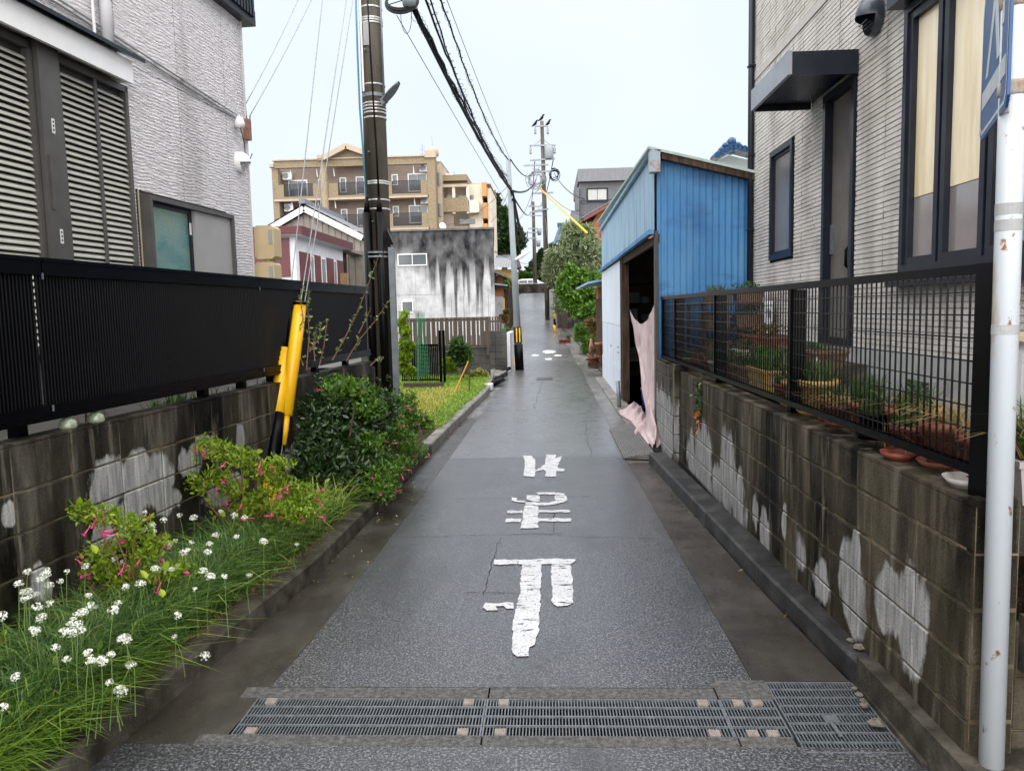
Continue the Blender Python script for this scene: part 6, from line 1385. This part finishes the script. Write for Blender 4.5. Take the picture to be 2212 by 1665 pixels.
# large yellow-green single leaves of the nearest plant
bl = MB().add([(0, 0, 0), (-.5, .35, .12), (-.42, .75, .1), (0, 1.1, -.05), (.42, .75, .1), (.5, .35, .12), (0, .5, 0)], [(0, 6, 1), (1, 6, 2), (2, 6, 3), (3, 6, 4), (4, 6, 5), (5, 6, 0)]).mesh('large_leaf', M('yellow_leaf', [(.22, .30, .02), (.31, .36, .03)], scale=20, rough=.5), fix=False)
fo = [o for o in bpy.data.objects if o.name.startswith('four_oclock_plant')]; fo = fo[2]
for (x, y, s_) in ((208, 1196, .05), (316, 1250, .05), (234, 1280, .045), (265, 1352, .05), (298, 1340, .05), (222, 1370, .05), (145, 1380, .045), (275, 1300, .04), (352, 1290, .04)):
    inst('large_leaf', bl, fo, PY(x, y, 3.45), (random.uniform(.6, 1.3), random.uniform(-.4, .4), random.uniform(-1.5, 1.5)), s_)

# --- garlic chives with white umbels
def umbel(seed):
    r_ = np.random.default_rng(seed); b = MB(); n = 34
    for i in range(n):
        d = _n(r_.normal(size=3)+np.array([0, 0, .75])); p = d*.022*np.array([1.15, 1.15, .8]); u = _n(np.cross(d, r_.normal(size=3))); w = np.cross(d, u); R = .0062
        b.tube([(0, 0, -.01), tuple(p*.96)], .0006, 3, False)
        vs2 = [tuple(p)]+[tuple(p+(u*math.cos(t)+w*math.sin(t))*R*(1 if j % 2 == 0 else .42)+d*.0015*(j % 2 == 0)) for j, t in enumerate(np.linspace(0, 2*math.pi, 11)[:-1])]
        b.add(vs2, [(0, 1+j, 1+(j+1) % 10) for j in range(10)])
    return b.mesh('flower_head', m_wf, fix=False)
UM = [umbel(i) for i in range(5)]
UP = [(175, 410), (300, 400), (285, 430), (310, 495), (120, 485), (150, 540), (180, 530), (230, 550), (165, 575), (310, 610), (260, 700), (225, 785), (200, 770), (420, 410), (380, 470), (560, 560), (575, 625), (480, 680), (520, 665), (440, 740), (460, 710), (510, 780), (400, 790), (450, 790), (490, 740), (745, 605), (715, 650), (800, 845), (780, 830), (350, 885), (420, 960), (570, 970), (640, 970),
      (700, 930), (825, 995), (1115, 685), (1100, 820), (1290, 940), (765, 1165), (750, 1150), (100, 1070), (20, 1260), (10, 690), (915, 35), (1030, 85), (1220, 70), (1105, 215), (1060, 240), (1180, 275), (1155, 290), (1205, 225), (1310, 285), (1320, 235), (1360, 180), (1390, 30), (1475, 55), (885, 485), (720, 330), (770, 350), (1080, 395), (1225, 520), (1280, 405), (1325, 440), (1415, 440), (1570, 430), (1660, 220),
      (960, 120), (965, 155), (790, 505), (1490, 190), (1540, 70), (250, 460), (235, 630), (905, 150), (1130, 55), (560, 920), (690, 1105), (1780, 10), (1870, 240), (1000, 400), (975, 390), (540, 375)]
hd = []
for (x, y) in UP:
    px, py = x*.343, 1094+y*.343
    for a in (-2.50, -2.40, -2.30, -2.20, -2.12, -2.05, -1.98, -1.93, -1.88):
        q = PL(px, py, a)
        if q[2] > .34+.18*random.random(): break
        if a > -1.9: break
    hd.append(q)
hd.sort(key=lambda q: q[1])
nc = 9; per = int(math.ceil(len(hd)/nc))
desc = ['at the near left corner of the bed', 'left of the nearest four o\'clock plant', 'with the biggest cluster of white umbels', 'in front of the nearest four o\'clock plant', 'between the two four o\'clock plants', 'behind the nearest four o\'clock plant', 'in front of the lower yellow guard sleeve', 'beneath the second four o\'clock plant', 'farthest one, near the dark shrub']
for k in range(nc):
    part = hd[k*per:(k+1)*per]
    if not part: continue
    c = np.mean(np.array(part), 0); base = (c[0]+.03, c[1], .1)
    t = empty('garlic_chives', base, 'clump of garlic chives with white umbels '+desc[k], 'flowering plant', 'garlic chives in the planting bed')
    sme = None
    for i, q in enumerate(part):
        foot = np.array([q[0]+random.uniform(-.06, .03), q[1]+random.uniform(-.05, .07), .1]); mid = lerp(foot, q, .55)+np.array([random.uniform(-.02, .02), random.uniform(-.02, .02), .01])
        MB().tube([foot, mid, q], [.0022, .0019, .0014], 5, False).build('stem', m_gstem, t, fix=False)
        inst('flower_head', UM[i % 5], t, q, (random.uniform(-.4, .4), random.uniform(-.4, .4), random.uniform(0, 6)), random.uniform(.55, 1.0))
    n = 1900; P = np.stack([rng.normal(base[0], .15, n), rng.normal(base[1], .30, n), np.full(n, .1)], 1)
    P = P[(P[:, 0] > -2.62+.07*P[:, 1]) & (P[:, 0] < np.array([interp(y, XC)-.16 for y in P[:, 1]]))]
    tag(blades('grassy_leaves', P, .30, .005, g_chive, t, lean=.75, curve=.9), kind='stuff')
# undergrowth along the bed, fresh grass in the corner

def bedpts(n, y0, y1, side=None):
    y = rng.uniform(y0, y1, n); a = -2.66+.07*y; c = np.array([interp(v, XC) for v in y])-.12; u = rng.random(n) if side is None else side(n)
    return np.stack([a+(c-a)*u, y, np.full(n, .1)], 1)
tag(blades('grass', bedpts(16000, 1.6, 7.0, lambda n: rng.random(n)**1.0*.93), .14, .005, g_chive, lean=.9, curve=1.0), 'low tangled green grass growing along the planting bed', 'grass', kind='stuff')
P = bedpts(9000, 1.9, 3.1, lambda n: .15+.85*rng.random(n)); tag(blades('grass', P, .19, .010, g_grass, lean=.95, curve=1.1), 'bright yellow-green leafy grass in the near left corner of the bed', 'grass', kind='stuff')
tag(blades('long_grass', bedpts(1500, 2.2, 6.4, lambda n: .25+.7*rng.random(n)), .30, .009, g_lush, lean=.95, curve=1.1), 'long arching yellow-green blades rising above the low grass of the bed', 'grass', kind='stuff')
P = bedpts(700, 2.6, 6.2, lambda n: .3+.65*rng.random(n)); P[:, 2] += rng.uniform(.05, .22, len(P)); tag(leaves('mixed_weeds', P, .045, g_lime, None, .5, up=.3), 'scattered broad yellow-green weed leaves in the bed', 'weeds', kind='stuff')
P = bedpts(2600, 1.9, 3.0, lambda n: .1+.85*rng.random(n)); P[:, 2] += rng.uniform(.04, .17, len(P)); tag(leaves('leafy_weeds', P, .05, g_lime, None, .3, up=.5), 'bright lime leafy weeds among the grass in the near left corner', 'weeds', kind='stuff')
P = bedpts(16000, 5.1, 8.4, lambda n: .25+.72*rng.random(n)); tag(blades('grass', P, .09, .004, g_mid, lean=.9, curve=1.0), 'fine dark green grass at the foot of the shrub', 'grass', kind='stuff')
P = bedpts(2600, 2.6, 6.0, lambda n: .82+.2*rng.random(n)); tag(blades('dead_grass', P, .05, .004, g_straw, lean=1.2, curve=1.2), 'brown dead grass and litter along the kerb edge', 'dead grass', kind='stuff')
P = bedpts(1500, 3.2, 6.5, lambda n: .7+.28*rng.random(n)); P[:, 2] += .015; tag(leaves('ground_cover', P, .035, g_mid, None, .8, up=.6), 'low creeping leaves along the kerb of the bed', 'ground cover', kind='stuff')
n = 30000; y = rng.uniform(10.2, 18.5, n); c = np.array([interp(v, XC) for v in y])-.13; P = np.stack([c-(rng.random(n)**1.3)*4.2, y, np.full(n, .1)], 1)
pat = np.sin(P[:, 0]*3.1+P[:, 1]*1.7)+np.sin(P[:, 1]*2.9-P[:, 0])+rng.normal(0, .7, n); gr = (P[:, 1] > 15.2+.3*pat) | (P[:, 0] > c-.35+.05*pat)
tag(blades('lawn', P[~gr], .10, .011, g_lawn1, lean=.7, curve=.7), 'yellowing uneven lawn beside the lane', 'lawn', kind='stuff')
tag(blades('lawn', np.concatenate([P[gr], P[gr]+rng.normal(0, .04, P[gr].shape)*np.array([1, 1, 0])]), .075, .011, g_lawn2, lean=.7, curve=.7), 'greener strip of lawn along the kerb and at the back', 'lawn', kind='stuff')

# --- shrubs and trees with pixel-placed clumps
def tree(name, label, cat, Y, cl, n, sz, m, trunk=None, sub=9, asp=.5, group=None, tight=.4, up=.1, dens=None, tm=m_bark, tr=.08):
    C = []
    for (px, py, r) in cl:
        c = PY(px, py, Y+random.uniform(-.4, .4)*r/F0*Y); R = r/F0*Y; C.append((tuple(c), (R, R, R*.9)))
    base = PY(trunk[0][0], trunk[0][1], Y) if trunk else np.array([C[0][0][0], Y, zg(Y)])
    t = empty(name, base, label, cat, group)
    P = clumps(C, n, sub, tight); P = P[P[:, 2] > zg(Y)+.02]; leaves('crown', P, sz, m, t, asp, up=up)
    if trunk:
        path = [PY(a, b_, Y) for a, b_ in trunk]; MB().tube(path, list(np.linspace(tr, tr*.4, len(path))), 9).build('trunk', tm, t, True)
        stems('limb', [[path[len(path)//2], lerp(path[-1], np.array(c), .5)+np.array([0, 0, .05*tr]), np.array(c)] for c, r in C], tr*.35, tm, t, 6)
    return t
tree('young_tree', 'young broad-leaved tree with a thin trunk at the back of the lawn', 'tree', 17.2, [(990, 745, 17), (1003, 765, 18), (984, 760, 14), (1010, 778, 13), (993, 780, 14)], 1500, .11, g_mid, [(1000, 815), (999, 795), (996, 765)], tr=.03)
tree('bush', 'light green feathery bush left of the young tree', 'bush', 17.6, [(966, 785, 13), (976, 780, 12), (962, 798, 11), (978, 797, 12)], 1800, .08, g_lime, asp=.2, up=.8)
tree('bush', 'low yellowish clipped bush by the block wall at the lawn end', 'bush', 17.9, [(1020, 806, 10), (1035, 806, 11), (1048, 808, 8)], 1600, .045, leafmat('yellow_bush', [(.22, .24, .05), (.36, .34, .09), (.45, .42, .16)]))
vt = tree('climbing_bean', 'climbing vegetable plant on poles left of the green net', 'climbing plant', 16.2, [(868, 700, 9), (876, 720, 11), (870, 745, 12), (880, 770, 12), (868, 790, 14), (884, 800, 10), (862, 770, 10), (890, 745, 7), (873, 680, 6)], 1500, .09, g_lime, asp=.8)
b = MB()
for px in (862, 884, 903): b.tube([PY(px, 830, 16.2), PY(px, 672, 16.2)], .01, 5)
b.tube([PY(856, 673, 16.2), PY(912, 672, 16.2)], .008, 5); b.build('support_pole', m_grey, vt)
nt_ = empty('garden_net', PY(905, 830, 16), 'green plastic garden net hanging over the black railing', 'net')
b = MB()
for i in range(13): 
    x0_, x1_ = 898+i*1.6, 900+i*2.2; b.tube([PY(x0_, 675, 16), PY((x0_+x1_)/2+random.uniform(-2, 2), 750, 16), PY(x1_, 815, 16)], .0035, 4, False)
for i in range(16): b.tube([PY(898+i*.2, 680+i*8.5, 16), PY(916+i*.9, 682+i*8.5, 16)], .003, 4, False)
b.build('netting', M('net_green', [(.01, .18, .07)], rough=.5), nt_)
tree('feathery_tree', 'pale silvery feathery-leaved tree overhanging the lane on the right', 'tree', 34, [(1240, 500, 26), (1262, 525, 30), (1215, 545, 28), (1240, 560, 34), (1280, 555, 30), (1195, 572, 18), (1255, 600, 34), (1205, 605, 24), (1186, 596, 12), (1225, 635, 26), (1195, 560, 14), (1290, 590, 22), (1212, 662, 18), (1228, 520, 18), (1272, 500, 14), (1288, 575, 22), (1292, 610, 20), (1292, 545, 16)], 19000, .25, g_silver, [(1262, 740), (1262, 660), (1255, 600), (1245, 550)], sub=16, asp=.2, tight=.38, up=-.1)
tree('camphor_shrub', 'glossy bright green large-leaved shrub in front of the feathery tree', 'shrub', 29.5, [(1230, 590, 20), (1222, 612, 18), (1250, 600, 22), (1238, 635, 24), (1262, 632, 24), (1250, 665, 22), (1272, 668, 20), (1288, 660, 18), (1290, 640, 12), (1275, 692, 18), (1240, 655, 14), (1292, 690, 12), (1215, 630, 14), (1225, 655, 14), (1290, 600, 14)], 10000, .17, g_fmid, [(1268, 750), (1264, 690), (1250, 640), (1240, 610)], sub=12, tight=.36, up=.0)
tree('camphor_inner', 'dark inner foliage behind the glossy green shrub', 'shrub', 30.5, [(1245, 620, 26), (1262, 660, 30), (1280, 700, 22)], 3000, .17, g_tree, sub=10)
tree('hedge', 'fine-leaved feathery low hedge spilling onto the right verge', 'hedge', 27.6, [(1250, 705, 13), (1262, 715, 18), (1275, 735, 20), (1268, 752, 15), (1255, 730, 14), (1288, 750, 14), (1278, 760, 12), (1246, 722, 9)], 10000, .075, g_fmid, asp=.25, sub=14)
tree('hedge', 'reddish brown-tinged bushy hedge beside the white shed door', 'hedge', 27, [(1278, 700, 15), (1292, 705, 13), (1290, 725, 12), (1268, 695, 11)], 3500, .08, g_red, sub=10)
tree('large_tree', 'large dark green tree behind the stained building', 'tree', 95, [(1078, 468, 20), (1092, 490, 24), (1075, 510, 26), (1108, 505, 16), (1098, 525, 22), (1120, 522, 13), (1078, 540, 20), (1110, 540, 12), (1068, 450, 10), (1070, 430, 8), (1127, 515, 7)], 14000, .7, g_tree, [(1090, 600), (1090, 540), (1088, 500)], sub=14, tight=.36, tr=.4)
for k, (cl, lab, mm) in enumerate((([(1192, 540, 14), (1200, 555, 16), (1190, 570, 16), (1205, 575, 12)], 'dark tree rising right of the most distant pole', g_tree), ([(1150, 575, 14), (1165, 565, 14), (1145, 592, 13), (1160, 585, 14), (1172, 580, 12)], 'mid green tree behind the parked white van', g_tree),
    ([(1172, 600, 12), (1182, 605, 12), (1178, 592, 12), (1190, 598, 14)], 'brighter rounded bush right of the parked white van', g_mid), ([(1128, 598, 10), (1138, 602, 10), (1148, 602, 9)], 'low light green bushes left of the white van roof', g_mid), ([(1172, 548, 9), (1180, 558, 10)], 'small tree top between the two distant poles', g_tree))):
    tree('distant_tree', lab, 'tree', 97-k, cl, 3000, .45, mm, [(cl[0][0], 625), (cl[0][0], cl[0][1])], group='trees beyond the bend', tr=.2)
tree('olive_bush', 'brownish olive bush on the left verge beside the wooden sheds', 'bush', 32, [(1086, 683, 10), (1096, 672, 8), (1090, 690, 9)], 1500, .10, g_red)
tree('yellow_bush', 'small yellow-green plant under the shed roof on the left', 'bush', 41, [(1094, 610, 4), (1096, 618, 5)], 300, .14, g_lime)
tree('small_bush', 'small dark weeds on the left verge beside the grey pole', 'bush', 27, [(1094, 715, 8), (1100, 730, 7)], 700, .08, g_chive)

# --- pots on and behind the right wall
def pot(X, Y, z, r, h, m, label, plant=None, sq=0, rimm=None):
    t = empty('plant_pot', (X, Y, z), label, 'plant pot', 'plant pots behind the mesh fence')
    if sq:
        b = MB(); b.hexa([(X-r*.85, Y-sq*.9, z), (X+r*.85, Y-sq*.9, z), (X+r*.85, Y+sq*.9, z), (X-r*.85, Y+sq*.9, z), (X-r, Y-sq, z+h), (X+r, Y-sq, z+h), (X+r, Y+sq, z+h), (X-r, Y+sq, z+h)]); b.build('pot', m, t)
        b = MB(); 
        b.box(X-r-.008, X+r+.008, Y-sq-.008, Y+sq+.008, z+h-.02, z+h+.003); b.build('rim', m, t); MB().box(X-r+.012, X+r-.012, Y-sq+.012, Y+sq-.012, z+h, z+h+.007).build('soil', m_soil, t)
    else:
        MB().lathe((X, Y, z), [(r*.68, 0), (r*.93, h*.8), (r*1.04, h*.8), (r*1.06, h), (r*.93, h), (r*.9, h*.86), (0, h*.86)], 22).build('pot', m, t, True)
        MB().lathe((X, Y, z-.0), [(0, .0), (r*.95, .0), (r*1.12, .022), (r*1.08, .024), (r*.9, .006)], 20).build('saucer', m, t, True); MB().lathe((X, Y, z+h*.87), [(r*.88, 0), (0, .008)], 16).build('soil', m_soil, t)
    if plant:
        kind, hh, n = plant; ry = sq or r; c = np.array([X, Y, z+h*.9])
        P = c+np.stack([rng.uniform(-1, 1, n)*r*.7, rng.uniform(-1, 1, n)*ry*.75, np.zeros(n)], 1)
        if kind == 'chive': blades('foliage', P, hh, .006, g_chive, t, lean=.35, curve=.4)
        elif kind == 'straw': blades('foliage', P, hh, .005, g_straw, t, lean=1.2, curve=1.6)
        elif kind == 'mix': blades('foliage', P, hh, .006, g_mid, t, lean=.8, curve=.8); blades('dry_foliage', P[::3], hh*.8, .005, g_straw, t, lean=1, curve=1.2)
        elif kind == 'leafy': leaves('foliage', ell(n, c+np.array([0, 0, hh*.5]), (r*1.1, ry, hh*.6), .2), .035, g_mid, t, .5)
        elif kind == 'succ': leaves('foliage', ell(n, c+np.array([0, 0, .015]), (r*.8, ry*.85, .03), .1), .022, g_mid, t, .6, up=1)
        elif kind == 'red': leaves('foliage', ell(n, c+np.array([0, 0, hh*.5]), (r*1.1, ry, hh*.6), .2), .035, g_red, t, .5)
    return t
m_ypot = M('yellow_pot', [(.38, .22, .06), (.46, .30, .11)], scale=10, rough=.6); m_rpot = M('red_pot', [(.15, .03, .018), (.22, .055, .03)], scale=12, rough=.6); m_bpot = M('brown_planter', [(.13, .07, .045), (.2, .12, .08)], scale=10, rough=.6); m_gpot = M('grey_planter', [(.36, .33, .31), (.46, .43, .41)], scale=10, rough=.8)
Z1 = 1.012
pots = [(1.60, 2.92, .085, .13, m_rpot, 'dark red pot with drooping straw nearest the black end post', ('straw', .15, 130), 0), (1.58, 3.17, .085, .14, m_terra, 'bright terracotta pot with ribbed rim and dry grass', ('straw', .13, 110), 0), (1.55, 3.42, .07, .10, m_rpot, 'low red pot on a red saucer with small leaves', ('leafy', .08, 90), 0),
    (1.66, 3.62, .11, .14, m_terra, 'wide terracotta pot with a few long green blades', ('mix', .16, 120), 0), (1.58, 3.84, .075, .10, m_blackpl, 'black square-looking plastic pot between the terracotta ones', ('mix', .14, 100), 0), (1.62, 4.05, .075, .12, m_terra, 'terracotta pot full of straight green chives', ('chive', .15, 260), 0),
    (1.55, 4.25, .06, .09, m_rpot, 'small red pot on a saucer with withered grass', ('straw', .10, 120), 0), (1.58, 4.42, .065, .10, m_rpot, 'small red pot next to the yellow one', ('mix', .10, 120), 0), (1.60, 4.72, .10, .16, m_ypot, 'yellowish pot with fine grass and a white stick', ('chive', .13, 200), 0),
    (1.60, 5.10, .09, .13, m_ypot, 'mossy yellow-green bowl under the lower fence rail', ('leafy', .12, 160), 0), (1.62, 5.45, .07, .09, m_rpot, 'flat red pot behind the fence strut', ('mix', .1, 100), 0), (1.66, 5.95, .10, .14, m_ypot, 'big ochre planter full of long green blades', ('chive', .19, 240), .26),
    (1.66, 6.55, .09, .12, m_bpot, 'long brown planter with tangled green leaves', ('leafy', .10, 240), .28), (1.64, 7.15, .09, .12, m_rpot, 'red-brown planter with short grass', ('mix', .14, 200), .2), (1.60, 7.6, .07, .10, m_gpot, 'grey bowl on the wall top', ('leafy', .1, 120), 0),
    (1.56, 8.0, .06, .09, m_rpot, 'small brownish-red pot on the paler wall, nearest', ('mix', .08, 60), 0), (1.54, 8.3, .06, .09, m_rpot, 'small brownish-red pot on the paler wall, second', ('red', .10, 60), 0), (1.5, 8.6, .05, .08, m_ypot, 'small pale yellow pot on the paler wall', ('leafy', .08, 60), 0), (1.48, 8.95, .06, .10, bpy.data.materials['bucket_blue'], 'small blue pot on the paler wall by the shed post', ('leafy', .10, 60), 0)]
for (X, Y, r, h, m, lab, pln, sq) in pots: pot(X+.02, Y, Z1 if X < 1.7 else .95, r*1.15, h*1.3, m, lab, pln, sq)
pot(2.0, 6.0, 1.21, .12, .13, m_bpot, 'long brown planter with succulents standing on the upper step', ('succ', .05, 320), .42); pot(1.95, 7.6, .95, .14, .3, m_gpot, 'tall grey planter box by the stand pipe', ('leafy', .15, 200), .14)
pot(2.05, 7.4, 1.25, .12, .14, m_terra, 'bright orange-red planter against the siding', ('red', .12, 220), .4); pot(1.85, 6.9, 1.0, .1, .16, m_bpot, 'brown planter with dark leaves beside the steps', ('leafy', .18, 260), .3)
# saucers
for (x, y, r, m, lab) in ((1.50, 2.80, .085, m_gpot, 'wide greyish bowl saucer on the wall corner by the end post'), (1.47, 3.30, .07, m_rpot, 'empty red saucer on the wall edge')):
    tag(MB().lathe((x, y, Z1), [(0, .004), (r*.75, 0), (r, .035), (r*1.05, .037), (r*.8, .008), (0, .006)], 24).build('saucer', m, None, True), lab, 'saucer')
# shelf rack with brown planters by the shed
rk = empty('plant_rack', (1.95, 8.7, .94), 'dark wooden rack with three tiers of brown planters by the blue shed', 'plant rack')
for z in (1.15, 1.42, 1.68): MB().box(1.62, 2.35, 8.3, 9.25, z, z+.02).build('shelf', m_wood, rk)
for (x, y) in ((1.62, 8.3), (2.31, 8.3), (1.62, 9.2), (2.31, 9.2)): MB().box(x, x+.04, y, y+.04, .94, 1.72).build('post', m_wood, rk)
for i, (x, z) in enumerate(((1.80, 1.17), (2.15, 1.17), (1.80, 1.44), (2.15, 1.44), (1.82, 1.70), (2.15, 1.70))):
    pot(x, 8.5, z, .15, .13, m_bpot, 'brown planter box on the %s tier of the rack, %s one' % (['lowest', 'middle', 'top'][i//2], ['left', 'right'][i % 2]), ('leafy' if i % 2 else 'mix', .10, 120), .10)
wv = empty('hanging_vine', RW(7.3, .0, 1.0), 'small vine with orange leaves hanging down the face of the right wall', 'vine')
P = np.array([np.array(RW(6.95+.03*math.sin(k), .02+.01*math.sin(k*3), 1.03-k*.0055)) for k in range(70)])+rng.normal(0, .025, (70, 3)); leaves('foliage', P, .04, g_dark, wv, .7, up=-.4)
P = np.array([np.array(RW(6.95, .025, .72-k*.012)) for k in range(14)])+rng.normal(0, .02, (14, 3)); leaves('orange_leaf', P, .045, leafmat('orange_leaf', [(.5, .12, .02), (.55, .28, .06)]), wv, .8, up=-.2)
stems('stem', [[RW(6.95, .0, 1.08), RW(6.95, .015, .9), RW(6.95, .015, .6)]], .003, m_twig, wv)
for (x, y, hh, n, lab) in ((1.75, 6.6, .2, 160, 'tangle of long dark green weeds behind the fence strut'), (1.68, 3.35, .20, 60, 'thin dry stalks leaning over the terracotta pots'), (1.72, 7.9, .22, 160, 'dark green weeds near the plant rack')):
    P = np.stack([rng.normal(x, .07, n), rng.normal(y, .2, n), np.full(n, .97)], 1); tag(blades('weed_clump', P, hh, .006, g_straw if 'dry' in lab else g_chive, lean=.7, curve=.8), lab, 'weeds', kind='stuff')
tag(MB().tube([PX(1765, 771, 1.75), PX(1769, 868, 1.70)], .006, 6).build('white_stick', m_whitepl), 'thin white stick standing in the yellowish pot', 'stick')
# far right planters and cabinet
uc = empty('outdoor_unit', (2.05, 3.25, .94), 'white outdoor cabinet with ribbed side behind the sign pole', 'cabinet')
MB().box(1.96, 2.38, 3.1, 3.55, .80, 1.50).build('casing', m_whitepl, uc)
for k in range(6): MB().box(1.945, 1.959, 3.14+k*.065, 3.165+k*.065, .84, 1.46).build('side_rib', m_white, uc)
MB().box(1.93, 2.4, 3.07, 3.58, 1.505, 1.53).build('lid', m_cream, uc); MB().lathe((2.02, 3.2, 1.53), [(.05, 0), (.05, .04), (0, .05)], 14).build('cup', m_ypot, uc)
pot(1.69, 2.70, .98, .11, .15, m_gpot, 'grey square planter with green weeds at the far right edge', ('mix', .22, 200), .06); pot(1.74, 2.60, .62, .11, .25, M('pale_planter', [(.42, .48, .44), (.55, .6, .57)], scale=6, rough=.7), 'pale greenish white planter with dry red plant at the right edge', ('red', .14, 160), .06)
tag(MB().box(1.575, 2.3, 2.66, 2.95, .80, .975).build('planter_shelf', m_moss), 'dark block shelf carrying the grey planter at the right edge', 'shelf'); tag(MB().box(1.58, 2.3, 2.50, 2.615, .42, .615).build('planter_shelf', m_moss), 'lower dark block shelf carrying the pale planter', 'shelf')
# things on the left wall top and behind it
m_jar = M('jar_glass', [(.16, .2, .12), (.3, .34, .26)], scale=30, rough=.1, spec=.8)
for s, lab in ((3.80, 'left one of two round glass jars lying on the left wall top'), (4.02, 'right one of two round glass jars lying on the left wall top')):
    c = np.array(LW(s, -.05, 1.125)); tag(MB().lathe(c, [(.04, 0), (.045, .012), (.038, .04), (.018, .058), (0, .06)], 18).build('glass_jar', m_jar, None, True), lab, 'glass jar', 'glass jars on the wall')
for (s0, s1, n, h, m, lab) in ((4.9, 5.35, 240, .16, g_chive, 'green plants behind the gap under the black fence, near its middle'), (4.15, 4.5, 60, .16, g_red, 'reddish stalks behind the gap under the black fence'), (5.4, 6.6, 90, .14, g_mid, 'sparse weeds behind the far gap under the black fence')):
    s = rng.uniform(s0, s1, n); P = np.array([LW(q, -.22-.1*rng.random(), 1.0) for q in s]); tag(blades('weed_row', P, h, .008, m, lean=.5, curve=.5), lab, 'weeds', kind='stuff')
# shrub row right of the lane: potted plants at the verge
pq = PZ(1283, 792, .03); pot(pq[0], pq[1], .16, .16, .14, m_terra, 'potted leafy plant on a small wooden stand by the traffic cone', ('leafy', .35, 420)); tag(MB().box(pq[0]-.17, pq[0]+.17, pq[1]-.15, pq[1]+.15, .03, .155).build('pot_stand', m_wood), 'small wooden stand under the potted plant by the cone', 'stand')
pot(PY(1297, 745, 19)[0], 19.0, .5, .14, .35, m_terra, 'orange jar standing against the lean-to by the white shed door')
for (px, py, r, kd, lab) in ((1213, 712, .13, 'red', 'reddish potted shrub on the verge beyond the hedge'), (1222, 716, .12, 'leafy', 'green potted plant on the verge right of the reddish one'), (1229, 724, .10, 'mix', 'small orange pot on the verge, nearest of the three')):
    q = PY(px, py, 33); pot(q[0], 33+px*.01-12, zg(33), r, .16, m_terra, lab, (kd, .28, 160))
# litter on the gutter: flowers and small leaves
m_pet = M('fallen_yellow', [(.5, .45, .08)], rough=.6)
n = 60; P = np.array([[interp(y, XC)+.02+.28*rng.random()**1.5, y, .006] for y in rng.uniform(4.6, 7.6, n)]); tag(leaves('fallen_petals', P, .014, leafmat('litter', [(.3, .3, .1), (.45, .4, .12), (.4, .2, .1)]), None, .7, up=-.2), 'tiny fallen petals and leaves scattered in the left gutter', 'litter', kind='stuff')
n = 40; P = np.array([[interp(y, XK)-.01-.05*rng.random(), y, .006] for y in rng.uniform(3.5, 8, n)]); tag(leaves('fallen_leaves', P, .03, g_red, None, .3, up=-.1), 'small dry leaves along the foot of the right kerb', 'litter', kind='stuff')
